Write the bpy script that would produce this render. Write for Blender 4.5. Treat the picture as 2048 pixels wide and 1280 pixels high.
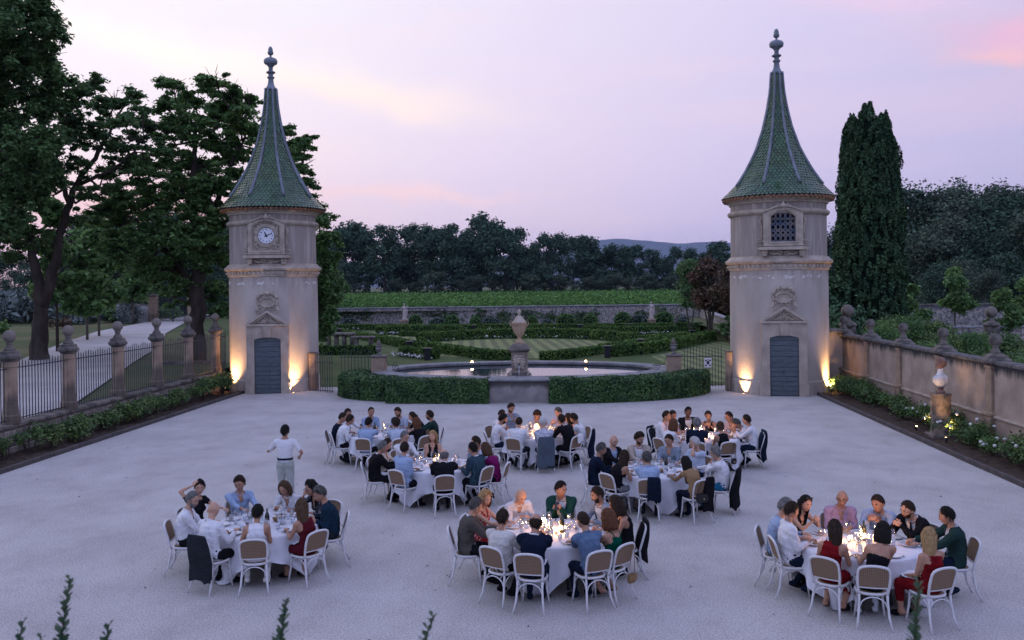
import bpy, math, random
import numpy as np
from mathutils import Vector, Matrix

sc = bpy.context.scene
for o in list(bpy.data.objects):
    bpy.data.objects.remove(o)
COL = sc.collection

# ------------------------------------------------------------------ camera
cam_d = bpy.data.cameras.new('camera')
cam = bpy.data.objects.new('camera', cam_d)
COL.objects.link(cam)
RX = (0.99790594, 0.06365143, -0.01149928)
RY = (0.01090256, 0.00971418, 0.99989338)
RZ = (0.06375635, -0.99792491, 0.00899988)
cam.matrix_world = Matrix(((RX[0], RY[0], RZ[0], 0.0), (RX[1], RY[1], RZ[1], 0.0),
                           (RX[2], RY[2], RZ[2], 4.77), (0, 0, 0, 1)))
cam_d.sensor_width = 36.0
cam_d.lens = 1850.0 / 2048.0 * 36.0
cam_d.shift_y = -52.99 / 2048.0
cam_d.clip_start = 0.2
cam_d.clip_end = 30000.0
cam_d.dof.use_dof = True
cam_d.dof.focus_distance = 19.0
cam_d.dof.aperture_fstop = 4.0
sc.camera = cam

# ------------------------------------------------------------------ world: dusk sky
W = bpy.data.worlds.new('World')
sc.world = W
W.use_nodes = True
nt = W.node_tree
for n in list(nt.nodes):
    nt.nodes.remove(n)


def NN(t, typ, **kw):
    n = t.nodes.new(typ)
    for k, v in kw.items():
        if k.startswith('i_'):
            n.inputs[k[2:].replace('_', ' ')].default_value = v
        else:
            setattr(n, k, v)
    return n


def srgb(r, g, b):
    f = lambda c: (c / 255.0 / 12.92) if c / 255.0 <= 0.04045 else ((c / 255.0 + 0.055) / 1.055) ** 2.4
    return (f(r), f(g), f(b), 1.0)


def ramp(t, stops, interp='LINEAR'):
    n = t.nodes.new('ShaderNodeValToRGB')
    n.color_ramp.interpolation = interp
    while len(n.color_ramp.elements) < len(stops):
        n.color_ramp.elements.new(0.5)
    for e, (p, c) in zip(n.color_ramp.elements, stops):
        e.position = p
        e.color = c
    return n


def build_sky():
    L = nt.links.new
    tc = NN(nt, 'ShaderNodeTexCoord')
    sep = NN(nt, 'ShaderNodeSeparateXYZ')
    L(tc.outputs['Generated'], sep.inputs[0])
    # azimuth factor: -1 west .. 1 east
    az = NN(nt, 'ShaderNodeMath', operation='ARCTAN2')
    L(sep.outputs['X'], az.inputs[0])
    L(sep.outputs['Y'], az.inputs[1])
    azm = NN(nt, 'ShaderNodeMapRange')
    azm.inputs['From Min'].default_value = -0.62
    azm.inputs['From Max'].default_value = 0.50
    L(az.outputs[0], azm.inputs['Value'])
    low = ramp(nt, [(0.0, srgb(250, 200, 198)), (0.18, srgb(246, 208, 214)), (0.42, srgb(229, 206, 224)),
                    (0.7, srgb(205, 190, 219)), (1.0, srgb(184, 174, 209))])
    mid = ramp(nt, [(0.0, srgb(246, 232, 238)), (0.3, srgb(238, 222, 232)), (0.5, srgb(224, 209, 228)),
                    (0.75, srgb(203, 192, 221)), (1.0, srgb(184, 178, 212))])
    top = ramp(nt, [(0.0, srgb(240, 240, 246)), (0.3, srgb(232, 229, 239)), (0.55, srgb(218, 211, 231)),
                    (0.8, srgb(206, 197, 225)), (1.0, srgb(190, 184, 216))])
    for r in (low, mid, top):
        L(azm.outputs[0], r.inputs[0])
    m1 = NN(nt, 'ShaderNodeMapRange')
    m1.inputs['From Min'].default_value = 0.02
    m1.inputs['From Max'].default_value = 0.15
    L(sep.outputs['Z'], m1.inputs['Value'])
    m2 = NN(nt, 'ShaderNodeMapRange')
    m2.inputs['From Min'].default_value = 0.15
    m2.inputs['From Max'].default_value = 0.34
    L(sep.outputs['Z'], m2.inputs['Value'])
    m3 = NN(nt, 'ShaderNodeMapRange')
    m3.inputs['From Min'].default_value = 0.34
    m3.inputs['From Max'].default_value = 0.85
    L(sep.outputs['Z'], m3.inputs['Value'])

    def mix(a, b, f):
        n = NN(nt, 'ShaderNodeMix', data_type='RGBA')
        L(f, n.inputs[0]); L(a, n.inputs[6])
        if isinstance(b, tuple):
            n.inputs[7].default_value = b
        else:
            L(b, n.inputs[7])
        return n.outputs[2]
    c = mix(low.outputs[0], mid.outputs[0], m1.outputs[0])
    c = mix(c, top.outputs[0], m2.outputs[0])
    c = mix(c, (0.45, 0.565, 1.03, 1), m3.outputs[0])
    # the sky behind the house is the darker, bluer half
    mb = NN(nt, 'ShaderNodeMapRange')
    mb.inputs['From Min'].default_value = 0.35
    mb.inputs['From Max'].default_value = -0.6
    L(sep.outputs['Y'], mb.inputs['Value'])
    c = mix(c, (0.41, 0.51, 0.93, 1), mb.outputs[0])
    # thin clouds
    mp = NN(nt, 'ShaderNodeMapping')
    mp.inputs['Scale'].default_value = (1.3, 1.3, 9.0)
    mp.inputs['Rotation'].default_value = (0.0, math.radians(7), 0.0)
    L(tc.outputs['Generated'], mp.inputs[0])
    no = NN(nt, 'ShaderNodeTexNoise')
    no.inputs['Scale'].default_value = 2.2
    no.inputs['Detail'].default_value = 5.0
    no.inputs['Roughness'].default_value = 0.5
    L(mp.outputs[0], no.inputs['Vector'])
    cr = ramp(nt, [(0.44, (0, 0, 0, 1)), (0.72, (0.55, 0.55, 0.55, 1))], 'EASE')
    L(no.outputs[0], cr.inputs[0])
    cc = ramp(nt, [(0.0, srgb(253, 236, 232)), (0.45, srgb(240, 216, 222)), (0.8, srgb(214, 196, 218)), (1.0, srgb(206, 184, 208))])
    L(azm.outputs[0], cc.inputs[0])
    c = mix(c, cc.outputs[0], cr.outputs[0])

    # named cloud banks: warm streaks left of centre, a pink one high in the east
    def bank(c, ax, z, wa, wz, tilt, col, amount, sc_=16.0):
        a = NN(nt, 'ShaderNodeMath', operation='SUBTRACT'); L(az.outputs[0], a.inputs[0]); a.inputs[1].default_value = ax
        b = NN(nt, 'ShaderNodeMath', operation='SUBTRACT'); L(sep.outputs['Z'], b.inputs[0]); b.inputs[1].default_value = z
        t = NN(nt, 'ShaderNodeMath', operation='MULTIPLY_ADD'); L(a.outputs[0], t.inputs[0]); t.inputs[1].default_value = tilt; L(b.outputs[0], t.inputs[2])
        n1 = NN(nt, 'ShaderNodeTexNoise'); n1.inputs['Scale'].default_value = sc_; n1.inputs['Detail'].default_value = 4
        L(tc.outputs['Generated'], n1.inputs['Vector'])
        nz = NN(nt, 'ShaderNodeMath', operation='MULTIPLY_ADD'); L(n1.outputs[0], nz.inputs[0]); nz.inputs[1].default_value = 0.05; L(t.outputs[0], nz.inputs[2])
        nz2 = NN(nt, 'ShaderNodeMath', operation='SUBTRACT'); L(nz.outputs[0], nz2.inputs[0]); nz2.inputs[1].default_value = 0.025
        q1 = NN(nt, 'ShaderNodeMath', operation='DIVIDE'); L(a.outputs[0], q1.inputs[0]); q1.inputs[1].default_value = wa
        q2 = NN(nt, 'ShaderNodeMath', operation='DIVIDE'); L(nz2.outputs[0], q2.inputs[0]); q2.inputs[1].default_value = wz
        p1 = NN(nt, 'ShaderNodeMath', operation='MULTIPLY'); L(q1.outputs[0], p1.inputs[0]); L(q1.outputs[0], p1.inputs[1])
        p2 = NN(nt, 'ShaderNodeMath', operation='MULTIPLY_ADD'); L(q2.outputs[0], p2.inputs[0]); L(q2.outputs[0], p2.inputs[1]); L(p1.outputs[0], p2.inputs[2])
        e = NN(nt, 'ShaderNodeMath', operation='MULTIPLY'); L(p2.outputs[0], e.inputs[0]); e.inputs[1].default_value = -1.0
        g = NN(nt, 'ShaderNodeMath', operation='EXPONENT'); L(e.outputs[0], g.inputs[0])
        h = NN(nt, 'ShaderNodeMath', operation='MULTIPLY'); L(g.outputs[0], h.inputs[0]); h.inputs[1].default_value = amount
        return mix(c, col, h.outputs[0])
    c = bank(c, -0.23, 0.205, 0.13, 0.016, 0.16, srgb(252, 230, 222), 0.95)
    c = bank(c, -0.42, 0.235, 0.16, 0.020, 0.10, srgb(255, 242, 234), 0.9)
    c = bank(c, -0.18, 0.100, 0.12, 0.007, 0.03, srgb(250, 214, 214), 0.8)
    c = bank(c, -0.42, 0.075, 0.10, 0.030, 0.0, srgb(255, 196, 190), 0.75)
    c = bank(c, 0.440, 0.222, 0.060, 0.016, 0.16, srgb(238, 176, 198), 0.6)
    c = bank(c, 0.430, 0.208, 0.045, 0.008, 0.16, srgb(246, 188, 186), 0.6)
    c = bank(c, 0.33, 0.268, 0.08, 0.010, 0.15, srgb(232, 196, 220), 0.5)
    ns = NN(nt, 'ShaderNodeTexSky')
    try:
        ns.sky_type = 'NISHITA'
        ns.sun_disc = False
        ns.sun_elevation = math.radians(1.0)
        ns.sun_rotation = math.radians(-40)
    except Exception:
        pass
    bg1 = NN(nt, 'ShaderNodeBackground'); L(c, bg1.inputs[0]); bg1.inputs[1].default_value = SKY_STRENGTH
    bg2 = NN(nt, 'ShaderNodeBackground'); L(ns.outputs[0], bg2.inputs[0]); bg2.inputs[1].default_value = 0.006
    ad = NN(nt, 'ShaderNodeAddShader'); L(bg1.outputs[0], ad.inputs[0]); L(bg2.outputs[0], ad.inputs[1])
    out = NN(nt, 'ShaderNodeOutputWorld'); L(ad.outputs[0], out.inputs[0])


SKY_STRENGTH = 0.93
build_sky()

# the last soft light from the west
sun_d = bpy.data.lights.new('sun', 'SUN')
sun_d.energy = 0.22
sun_d.angle = math.radians(35)
sun_d.color = (1.0, 0.78, 0.74)
sun = bpy.data.objects.new('sun', sun_d)
COL.objects.link(sun)
sun.rotation_euler = Vector((math.sin(math.radians(40)), -math.cos(math.radians(40)), -0.35)).to_track_quat('-Z', 'Y').to_euler()

sc.view_settings.view_transform = 'Standard'
sc.view_settings.look = 'None'
sc.view_settings.exposure = 0.42
sc.view_settings.gamma = 1.0
sc.render.engine = 'CYCLES'
sc.cycles.use_denoising = True
sc.cycles.max_bounces = 6
sc.cycles.diffuse_bounces = 3
sc.cycles.glossy_bounces = 2
sc.cycles.transmission_bounces = 3
sc.cycles.transparent_max_bounces = 12
sc.cycles.volume_bounces = 0
sc.cycles.caustics_reflective = False
sc.cycles.caustics_refractive = False
sc.cycles.sample_clamp_indirect = 3.0

rng = np.random.default_rng(7)
random.seed(7)

# ------------------------------------------------------------------ materials
MATS = {}
ORD = 'first second third fourth fifth sixth seventh eighth ninth tenth eleventh twelfth thirteenth fourteenth fifteenth sixteenth seventeenth eighteenth nineteenth twentieth twenty-first twenty-second twenty-third twenty-fourth'.split()


def mat(name, col, rough=0.7, col2=None, scale=3.0, detail=4.0, bump=0.0, bscale=None, metal=0.0,
        spec=0.4, lo=0.35, hi=0.65, stretch=None, island=None, transl=0.0, world=False, coat=0.0):
    key = name
    if key in MATS:
        return MATS[key]
    m = bpy.data.materials.new(name)
    m.use_nodes = True
    t = m.node_tree
    p = t.nodes['Principled BSDF']
    p.inputs['Roughness'].default_value = rough
    p.inputs['Metallic'].default_value = metal
    p.inputs['Specular IOR Level'].default_value = spec
    if coat:
        p.inputs['Coat Weight'].default_value = coat
        p.inputs['Coat Roughness'].default_value = 0.15
    c4 = (*col[:3], 1)
    p.inputs['Base Color'].default_value = c4
    src = None
    if world:
        g = NN(t, 'ShaderNodeNewGeometry'); vec = g.outputs['Position']
    else:
        tc = NN(t, 'ShaderNodeTexCoord'); vec = tc.outputs['Object']
    if stretch:
        mp = NN(t, 'ShaderNodeMapping'); mp.inputs['Scale'].default_value = stretch
        t.links.new(vec, mp.inputs[0]); vec = mp.outputs[0]
    if col2 is not None:
        n = NN(t, 'ShaderNodeTexNoise'); n.inputs['Scale'].default_value = scale; n.inputs['Detail'].default_value = detail
        t.links.new(vec, n.inputs['Vector'])
        r = ramp(t, [(lo, c4), (hi, (*col2[:3], 1))])
        t.links.new(n.outputs[0], r.inputs[0])
        src = r.outputs[0]
    if island:
        g = NN(t, 'ShaderNodeNewGeometry')
        hs = NN(t, 'ShaderNodeHueSaturation')
        mr = NN(t, 'ShaderNodeMapRange'); mr.inputs['To Min'].default_value = island[0]; mr.inputs['To Max'].default_value = island[1]
        t.links.new(g.outputs['Random Per Island'], mr.inputs['Value'])
        t.links.new(mr.outputs[0], hs.inputs['Value'])
        if src: t.links.new(src, hs.inputs['Color'])
        else: hs.inputs['Color'].default_value = c4
        src = hs.outputs[0]
    if src:
        t.links.new(src, p.inputs['Base Color'])
    if bump:
        n2 = NN(t, 'ShaderNodeTexNoise'); n2.inputs['Scale'].default_value = bscale or scale * 4; n2.inputs['Detail'].default_value = 3
        t.links.new(vec, n2.inputs['Vector'])
        b = NN(t, 'ShaderNodeBump'); b.inputs['Strength'].default_value = bump; b.inputs['Distance'].default_value = 0.05
        t.links.new(n2.outputs[0], b.inputs['Height']); t.links.new(b.outputs[0], p.inputs['Normal'])
    if transl:
        tr = NN(t, 'ShaderNodeBsdfTranslucent')
        if src: t.links.new(src, tr.inputs[0])
        else: tr.inputs[0].default_value = c4
        mx = NN(t, 'ShaderNodeMixShader'); mx.inputs[0].default_value = transl
        t.links.new(p.outputs[0], mx.inputs[1]); t.links.new(tr.outputs[0], mx.inputs[2])
        t.links.new(mx.outputs[0], t.nodes['Material Output'].inputs[0])
    MATS[key] = m
    return m


def emis(name, col, strength):
    if name in MATS:
        return MATS[name]
    m = bpy.data.materials.new(name); m.use_nodes = True
    p = m.node_tree.nodes['Principled BSDF']
    p.inputs['Base Color'].default_value = (0.02, 0.02, 0.02, 1)
    p.inputs['Emission Color'].default_value = (*col, 1)
    p.inputs['Emission Strength'].default_value = strength
    MATS[name] = m
    return m


def glass(name, tint=(0.9, 0.93, 0.95), clear=0.8):
    if name in MATS:
        return MATS[name]
    m = bpy.data.materials.new(name); m.use_nodes = True
    t = m.node_tree
    t.nodes.remove(t.nodes['Principled BSDF'])
    gl = NN(t, 'ShaderNodeBsdfGlossy'); gl.inputs['Roughness'].default_value = 0.06
    gl.inputs[0].default_value = (0.9, 0.9, 0.95, 1)
    tr = NN(t, 'ShaderNodeBsdfTransparent'); tr.inputs[0].default_value = (*tint, 1)
    lw = NN(t, 'ShaderNodeLayerWeight'); lw.inputs[0].default_value = 0.45
    mr = NN(t, 'ShaderNodeMapRange'); mr.inputs['To Min'].default_value = 1 - clear; mr.inputs['To Max'].default_value = 0.75
    t.links.new(lw.outputs['Facing'], mr.inputs['Value'])
    mx = NN(t, 'ShaderNodeMixShader')
    t.links.new(mr.outputs[0], mx.inputs[0]); t.links.new(tr.outputs[0], mx.inputs[1]); t.links.new(gl.outputs[0], mx.inputs[2])
    t.links.new(mx.outputs[0], t.nodes['Material Output'].inputs[0])
    MATS[name] = m
    return m


# ------------------------------------------------------------------ mesh helpers
class MB:
    """collects faces and builds ONE mesh object"""
    def __init__(s):
        s.v = []; s.n = 0; s.f = []; s.m = []

    def add(s, verts, faces, mi=0):
        verts = np.asarray(verts, float)
        s.v.append(verts)
        k = s.n
        s.f.extend([tuple(i + k for i in f) for f in faces])
        s.m.extend([mi] * len(faces) if isinstance(mi, int) else list(mi))
        s.n += len(verts)
        return s

    def box(s, c, d, mi=0, rz=0.0, taper=1.0, bev=0.0):
        x, y, z = d[0] / 2, d[1] / 2, d[2] / 2
        if bev > 0:
            b = min(bev, x * .9, y * .9, z * .9)
            ring = lambda X, Y, Z: [(X - b, -Y, Z), (X, -Y + b, Z), (X, Y - b, Z), (X - b, Y, Z), (-X + b, Y, Z), (-X, Y - b, Z), (-X, -Y + b, Z), (-X + b, -Y, Z)]
            rr = [ring(x - b, y - b, -z), ring(x, y, -z + b), ring(x * taper, y * taper, z - b), ring((x - b) * taper, (y - b) * taper, z)]
            v = np.array(sum(rr, []), float); f = []
            for i in range(3):
                for j in range(8):
                    a = i * 8 + j; bb = i * 8 + (j + 1) % 8
                    f.append((a, bb, bb + 8, a + 8))
            f.append(tuple(range(7, -1, -1))); f.append(tuple(range(24, 32)))
        else:
            v = np.array([(-x, -y, -z), (x, -y, -z), (x, y, -z), (-x, y, -z),
                          (-x * taper, -y * taper, z), (x * taper, -y * taper, z), (x * taper, y * taper, z), (-x * taper, y * taper, z)])
            f = [(3, 2, 1, 0), (4, 5, 6, 7), (0, 1, 5, 4), (1, 2, 6, 5), (2, 3, 7, 6), (3, 0, 4, 7)]
        if rz:
            cc, ss = math.cos(rz), math.sin(rz)
            v = v @ np.array([[cc, ss, 0], [-ss, cc, 0], [0, 0, 1]])
        return s.add(v + np.array(c, float), f, mi)

    def grid(s, P, mi=0, cu=False, cv=False):
        """P: (a,b,3) array"""
        P = np.asarray(P, float); a, b = P.shape[:2]; f = []
        for i in range(a if cu else a - 1):
            for j in range(b if cv else b - 1):
                i2, j2 = (i + 1) % a, (j + 1) % b
                f.append((i * b + j, i2 * b + j, i2 * b + j2, i * b + j2))
        return s.add(P.reshape(-1, 3), f, mi)

    def lathe(s, prof, n=16, c=(0, 0, 0), mi=0, a0=0.0, sq=False, cap=True):
        """prof: [(r,z)...] bottom to top; sq: square section"""
        ang = np.linspace(0, 2 * math.pi, n, endpoint=False) + a0
        cs, sn = np.cos(ang), np.sin(ang)
        if sq:
            k = 1 / np.maximum(abs(cs), abs(sn)); cs, sn = cs * k, sn * k
        V = []
        for r, z in prof:
            V.append(np.c_[cs * r, sn * r, np.full(n, z)])
        V = np.concatenate(V) + np.array(c, float)
        f = []
        for i in range(len(prof) - 1):
            for j in range(n):
                a = i * n + j; b = i * n + (j + 1) % n
                f.append((a, b, b + n, a + n))
        if cap:
            if prof[0][0] > 1e-4: f.append(tuple(range(n - 1, -1, -1)))
            if prof[-1][0] > 1e-4: f.append(tuple(range((len(prof) - 1) * n, len(prof) * n)))
        return s.add(V, f, mi)

    def tube(s, pts, rad, n=8, mi=0, closed=False, cap=True, flat=None, ref=None):
        P = np.asarray(pts, float); k = len(P)
        rad = np.broadcast_to(np.asarray(rad, float), (k,)) if np.ndim(rad) <= 1 else np.asarray(rad)
        T = np.gradient(P, axis=0) if not closed else np.roll(P, -1, 0) - np.roll(P, 1, 0)
        T /= np.linalg.norm(T, axis=1)[:, None] + 1e-9
        up = np.array(ref if ref is not None else (0, 0, 1.0), float)
        if ref is None and abs(T[:, 2]).mean() > 0.8: up = np.array((0, 1.0, 0))
        ang = np.linspace(0, 2 * math.pi, n, endpoint=False)
        V = []
        for i in range(k):
            x = np.cross(up, T[i]); nx = np.linalg.norm(x)
            if nx < 1e-3:
                x = np.cross((1.0, 0.1, 0), T[i]); nx = np.linalg.norm(x)
            x /= nx; y = np.cross(T[i], x)
            r = rad[i]; fy = flat if flat else 1.0
            V.append(P[i] + np.outer(np.cos(ang) * r, x) + np.outer(np.sin(ang) * r * fy, y))
        V = np.array(V).reshape(-1, 3); f = []
        for i in range(k if closed else k - 1):
            i2 = (i + 1) % k
            for j in range(n):
                j2 = (j + 1) % n
                f.append((i * n + j, i * n + j2, i2 * n + j2, i2 * n + j))
        if cap and not closed:
            f.append(tuple(range(n - 1, -1, -1))); f.append(tuple(range((k - 1) * n, k * n)))
        return s.add(V, f, mi)

    def ball(s, c, r, nu=12, nv=8, mi=0, R=None):
        r = np.broadcast_to(np.asarray(r, float), (3,))
        V = [(0, 0, -1)]
        for i in range(1, nv):
            t = math.pi * i / nv
            for j in range(nu):
                a = 2 * math.pi * j / nu
                V.append((math.sin(t) * math.cos(a), math.sin(t) * math.sin(a), -math.cos(t)))
        V.append((0, 0, 1)); V = np.array(V) * r
        if R is not None: V = V @ np.asarray(R).T
        V = V + np.array(c, float); f = []
        for j in range(nu):
            f.append((0, 1 + (j + 1) % nu, 1 + j))
        for i in range(nv - 2):
            for j in range(nu):
                a = 1 + i * nu + j; b = 1 + i * nu + (j + 1) % nu
                f.append((a, b, b + nu, a + nu))
        L = len(V) - 1; k = 1 + (nv - 2) * nu
        for j in range(nu):
            f.append((k + j, k + (j + 1) % nu, L))
        return s.add(V, f, mi)

    def prism(s, poly, h, mi=0, M=None):
        """poly 2D (x,z) list extruded along y by h (front at -h); M 4x4 optional"""
        n = len(poly)
        V = np.array([(x, 0, z) for x, z in poly] + [(x, -h, z) for x, z in poly], float)
        f = [tuple(range(n)), tuple(range(2 * n - 1, n - 1, -1))]
        for i in range(n):
            j = (i + 1) % n
            f.append((i, i + n, j + n, j))
        if M is not None:
            V = xf(V, M)
        return s.add(V, f, mi)

    def mesh(s, name, mats, smooth=False):
        me = bpy.data.meshes.new(name)
        if s.n:
            V = np.concatenate(s.v)
            me.from_pydata(V.tolist(), [], s.f)
            for m in (mats if isinstance(mats, (list, tuple)) else [mats]):
                me.materials.append(m)
            if len(set(s.m)) > 1:
                me.polygons.foreach_set('material_index', s.m)
            if smooth:
                me.polygons.foreach_set('use_smooth', [True] * len(s.f))
            me.update()
        return me

    def build(s, name, mats, parent=None, smooth=False, loc=None, rz=0.0, auto=None):
        me = s.mesh(name, mats, smooth or auto)
        o = bpy.data.objects.new(name, me)
        COL.objects.link(o)
        if parent is not None: o.parent = parent
        if loc is not None: o.location = loc
        if rz: o.rotation_euler = (0, 0, rz)
        if auto:
            try: me.set_sharp_from_angle(angle=math.radians(auto))
            except Exception: pass
        return o


def xf(V, M):
    M = np.array(M)
    return V @ M[:3, :3].T + M[:3, 3]


def frame_m(loc, ang):
    """local x tangent, -y outward normal; ang = direction of outward normal (radians from +x)"""
    n = np.array((math.cos(ang), math.sin(ang), 0)); x = np.array((-n[1], n[0], 0))
    M = np.eye(4); M[:3, 0] = x; M[:3, 1] = -n; M[:3, 2] = (0, 0, 1); M[:3, 3] = loc
    return M


def inst(name, me, parent=None, loc=None, rz=0.0, scale=None, M=None):
    o = bpy.data.objects.new(name, me)
    COL.objects.link(o)
    if parent is not None: o.parent = parent
    if M is not None: o.matrix_basis = M
    else:
        if loc is not None: o.location = loc
        if rz: o.rotation_euler = (0, 0, rz)
        if scale is not None: o.scale = (scale,) * 3 if np.ndim(scale) == 0 else scale
    return o


def tag(o, label=None, cat=None, group=None, kind=None):
    if label: o['label'] = label
    if cat: o['category'] = cat
    if group: o['group'] = group
    if kind: o['kind'] = kind
    return o


def thing(name, label, cat, loc=(0, 0, 0), rz=0.0, group=None):
    o = bpy.data.objects.new(name, None)
    o.empty_display_size = 0.2
    COL.objects.link(o)
    o.location = loc; o.rotation_euler = (0, 0, rz)
    return tag(o, label, cat, group)


def leaf_mesh(name, P, size, m, up=0.3, out=None, aspect=1.8, bend=0.25, seed=1):
    """many leaf-sized folded quads (each leaf two triangles-pairs sharing a midrib)"""
    r = np.random.default_rng(seed)
    P = np.asarray(P, float); n = len(P)
    N = r.normal(size=(n, 3)); N[:, 2] = abs(N[:, 2]) + up
    if out is not None: N = N + out
    N /= np.linalg.norm(N, axis=1)[:, None]
    A = r.normal(size=(n, 3)); A -= (A * N).sum(1)[:, None] * N
    A /= np.linalg.norm(A, axis=1)[:, None]
    B = np.cross(N, A)
    s = (size * r.uniform(0.65, 1.35, n))[:, None] if np.ndim(size) == 0 else np.asarray(size)[:, None] * r.uniform(0.7, 1.3, n)[:, None]
    a = A * s * 0.5 * aspect; b = B * s * 0.5
    V = np.stack([P - a, P - b * 0.9 + N * s * bend, P + a - N * s * bend * .6, P + b + N * s * bend * .5], 1).reshape(-1, 3)
    me = bpy.data.meshes.new(name)
    me.vertices.add(4 * n); me.vertices.foreach_set('co', V.astype(np.float32).ravel())
    me.loops.add(4 * n); me.loops.foreach_set('vertex_index', np.arange(4 * n, dtype=np.int32))
    me.polygons.add(n)
    me.polygons.foreach_set('loop_start', np.arange(0, 4 * n, 4, dtype=np.int32))
    me.polygons.foreach_set('loop_total', np.full(n, 4, dtype=np.int32))
    for mm in (m if isinstance(m, (list, tuple)) else [m]): me.materials.append(mm)
    me.update(calc_edges=True)
    return me


def clump_points(cl, dens, r, shell=0.55, flat=0.8):
    """cl: list of (x,y,z,rad); returns points and outward directions, uneven outline"""
    P = []; O = []
    for x, y, z, rad in cl:
        n = max(12, int(dens * rad ** 2))
        d = r.normal(size=(n, 3)); d /= np.linalg.norm(d, axis=1)[:, None]
        # knobbly radius
        k = 1 + 0.22 * np.sin(d @ r.normal(size=3) * 5 + r.uniform(0, 6)) + 0.16 * np.sin(d @ r.normal(size=3) * 9)
        rr = rad * k * (shell + (1 - shell) * r.uniform(0, 1, n)) * np.where(r.uniform(size=n) < .06, 1.25, 1)
        P.append(np.c_[d * rr[:, None]] * (1, 1, flat) + (x, y, z)); O.append(d)
    return np.concatenate(P), np.concatenate(O)


def spiral(cx, cz, r0, turns, a0, sgn=1, n=26):
    t = np.linspace(0, 1, n)
    a = a0 + sgn * t * turns * 2 * math.pi
    r = r0 * (1 - t) ** 0.8 + 0.01
    return np.c_[cx + r * np.cos(a), np.zeros(n), cz + r * np.sin(a)]

# ================================================================== SETTING
GRAVEL = mat('gravel', (0.56, 0.535, 0.515), 0.95, (0.46, 0.435, 0.42), 0.5, 9, 0.6, 55, world=True, spec=0.1, lo=0.3, hi=0.7)


def gravel_detail(m, c_dark, c_light, sc1=42.0):
    t = m.node_tree; p = t.nodes['Principled BSDF']
    prev = p.inputs['Base Color'].links[0].from_socket
    g = NN(t, 'ShaderNodeNewGeometry')
    vo = NN(t, 'ShaderNodeTexNoise'); vo.inputs['Scale'].default_value = sc1; vo.inputs['Detail'].default_value = 4; vo.inputs['Roughness'].default_value = .8
    t.links.new(g.outputs['Position'], vo.inputs['Vector'])
    r = ramp(t, [(0.36, (*c_dark, 1)), (0.6, (*c_light, 1))])
    t.links.new(vo.outputs[0], r.inputs[0])
    mx = NN(t, 'ShaderNodeMix', data_type='RGBA', blend_type='MULTIPLY'); mx.inputs[0].default_value = 1
    t.links.new(prev, mx.inputs[6]); t.links.new(r.outputs[0], mx.inputs[7])
    # scattered dark crumbs and raked streaks
    mp = NN(t, 'ShaderNodeMapping'); mp.inputs['Scale'].default_value = (1.7, 1.2, 1); mp.inputs['Rotation'].default_value = (0, 0, 0.5)
    t.links.new(g.outputs['Position'], mp.inputs[0])
    n2 = NN(t, 'ShaderNodeTexNoise'); n2.inputs['Scale'].default_value = 0.8; n2.inputs['Detail'].default_value = 10; n2.inputs['Roughness'].default_value = .7
    t.links.new(mp.outputs[0], n2.inputs['Vector'])
    r2 = ramp(t, [(0.32, (0.87, 0.855, 0.85, 1)), (0.50, (1.0, 1.0, 1.0, 1)), (0.68, (1.06, 1.06, 1.06, 1))])
    t.links.new(n2.outputs[0], r2.inputs[0])
    m2 = NN(t, 'ShaderNodeMix', data_type='RGBA', blend_type='MULTIPLY'); m2.inputs[0].default_value = 1
    t.links.new(mx.outputs[2], m2.inputs[6]); t.links.new(r2.outputs[0], m2.inputs[7])
    t.links.new(m2.outputs[2], p.inputs['Base Color'])


gravel_detail(GRAVEL, (0.56, 0.56, 0.57), (1.24, 1.23, 1.22), 34.0)
GRAVEL_ROAD = mat('road_gravel', (0.50, 0.47, 0.45), 0.95, (0.40, 0.37, 0.36), 0.5, 7, 0.5, 40, world=True, spec=0.1)
SOIL = mat('soil', (0.045, 0.033, 0.026), 0.95, (0.09, 0.065, 0.05), 6, 6, 0.8, 20, world=True, spec=0.1)
LAWN = mat('lawn', (0.045, 0.085, 0.03), 0.9, (0.11, 0.13, 0.05), 0.35, 9, 0.7, 12, world=True, spec=0.1, lo=.3, hi=.75)
FIELD = mat('dry_grass', (0.06, 0.09, 0.035), 0.95, (0.16, 0.14, 0.075), 0.12, 9, 0.6, 6, world=True, spec=0.1, lo=.4, hi=.7)
DARKSOIL = mat('vineyard_soil', (0.05, 0.07, 0.03), 0.95, (0.08, 0.075, 0.04), 0.4, 5, world=True, spec=0.05)


def stripes(m, sc_, ang, dark):
    """mown bands of a lawn"""
    t = m.node_tree; p = t.nodes['Principled BSDF']
    prev = p.inputs['Base Color'].links[0].from_socket
    g = NN(t, 'ShaderNodeNewGeometry')
    mp = NN(t, 'ShaderNodeMapping'); mp.inputs['Rotation'].default_value = (0, 0, ang)
    t.links.new(g.outputs['Position'], mp.inputs[0])
    w = NN(t, 'ShaderNodeTexWave'); w.inputs['Scale'].default_value = sc_; w.inputs['Distortion'].default_value = 0.4; w.inputs['Detail'].default_value = 3
    t.links.new(mp.outputs[0], w.inputs['Vector'])
    r = ramp(t, [(0.35, (dark, dark, dark, 1)), (0.65, (1.15, 1.12, 1.0, 1))]); t.links.new(w.outputs[0], r.inputs[0])
    mx = NN(t, 'ShaderNodeMix', data_type='RGBA', blend_type='MULTIPLY'); mx.inputs[0].default_value = 1
    t.links.new(prev, mx.inputs[6]); t.links.new(r.outputs[0], mx.inputs[7]); t.links.new(mx.outputs[2], p.inputs['Base Color'])


LAWN_C = mat('mown_lawn', (0.13, 0.165, 0.07), 0.9, (0.20, 0.215, 0.11), 1.2, 8, 0.5, 12, world=True, spec=0.1)
stripes(LAWN_C, 0.34, -0.12, 0.72)


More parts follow.
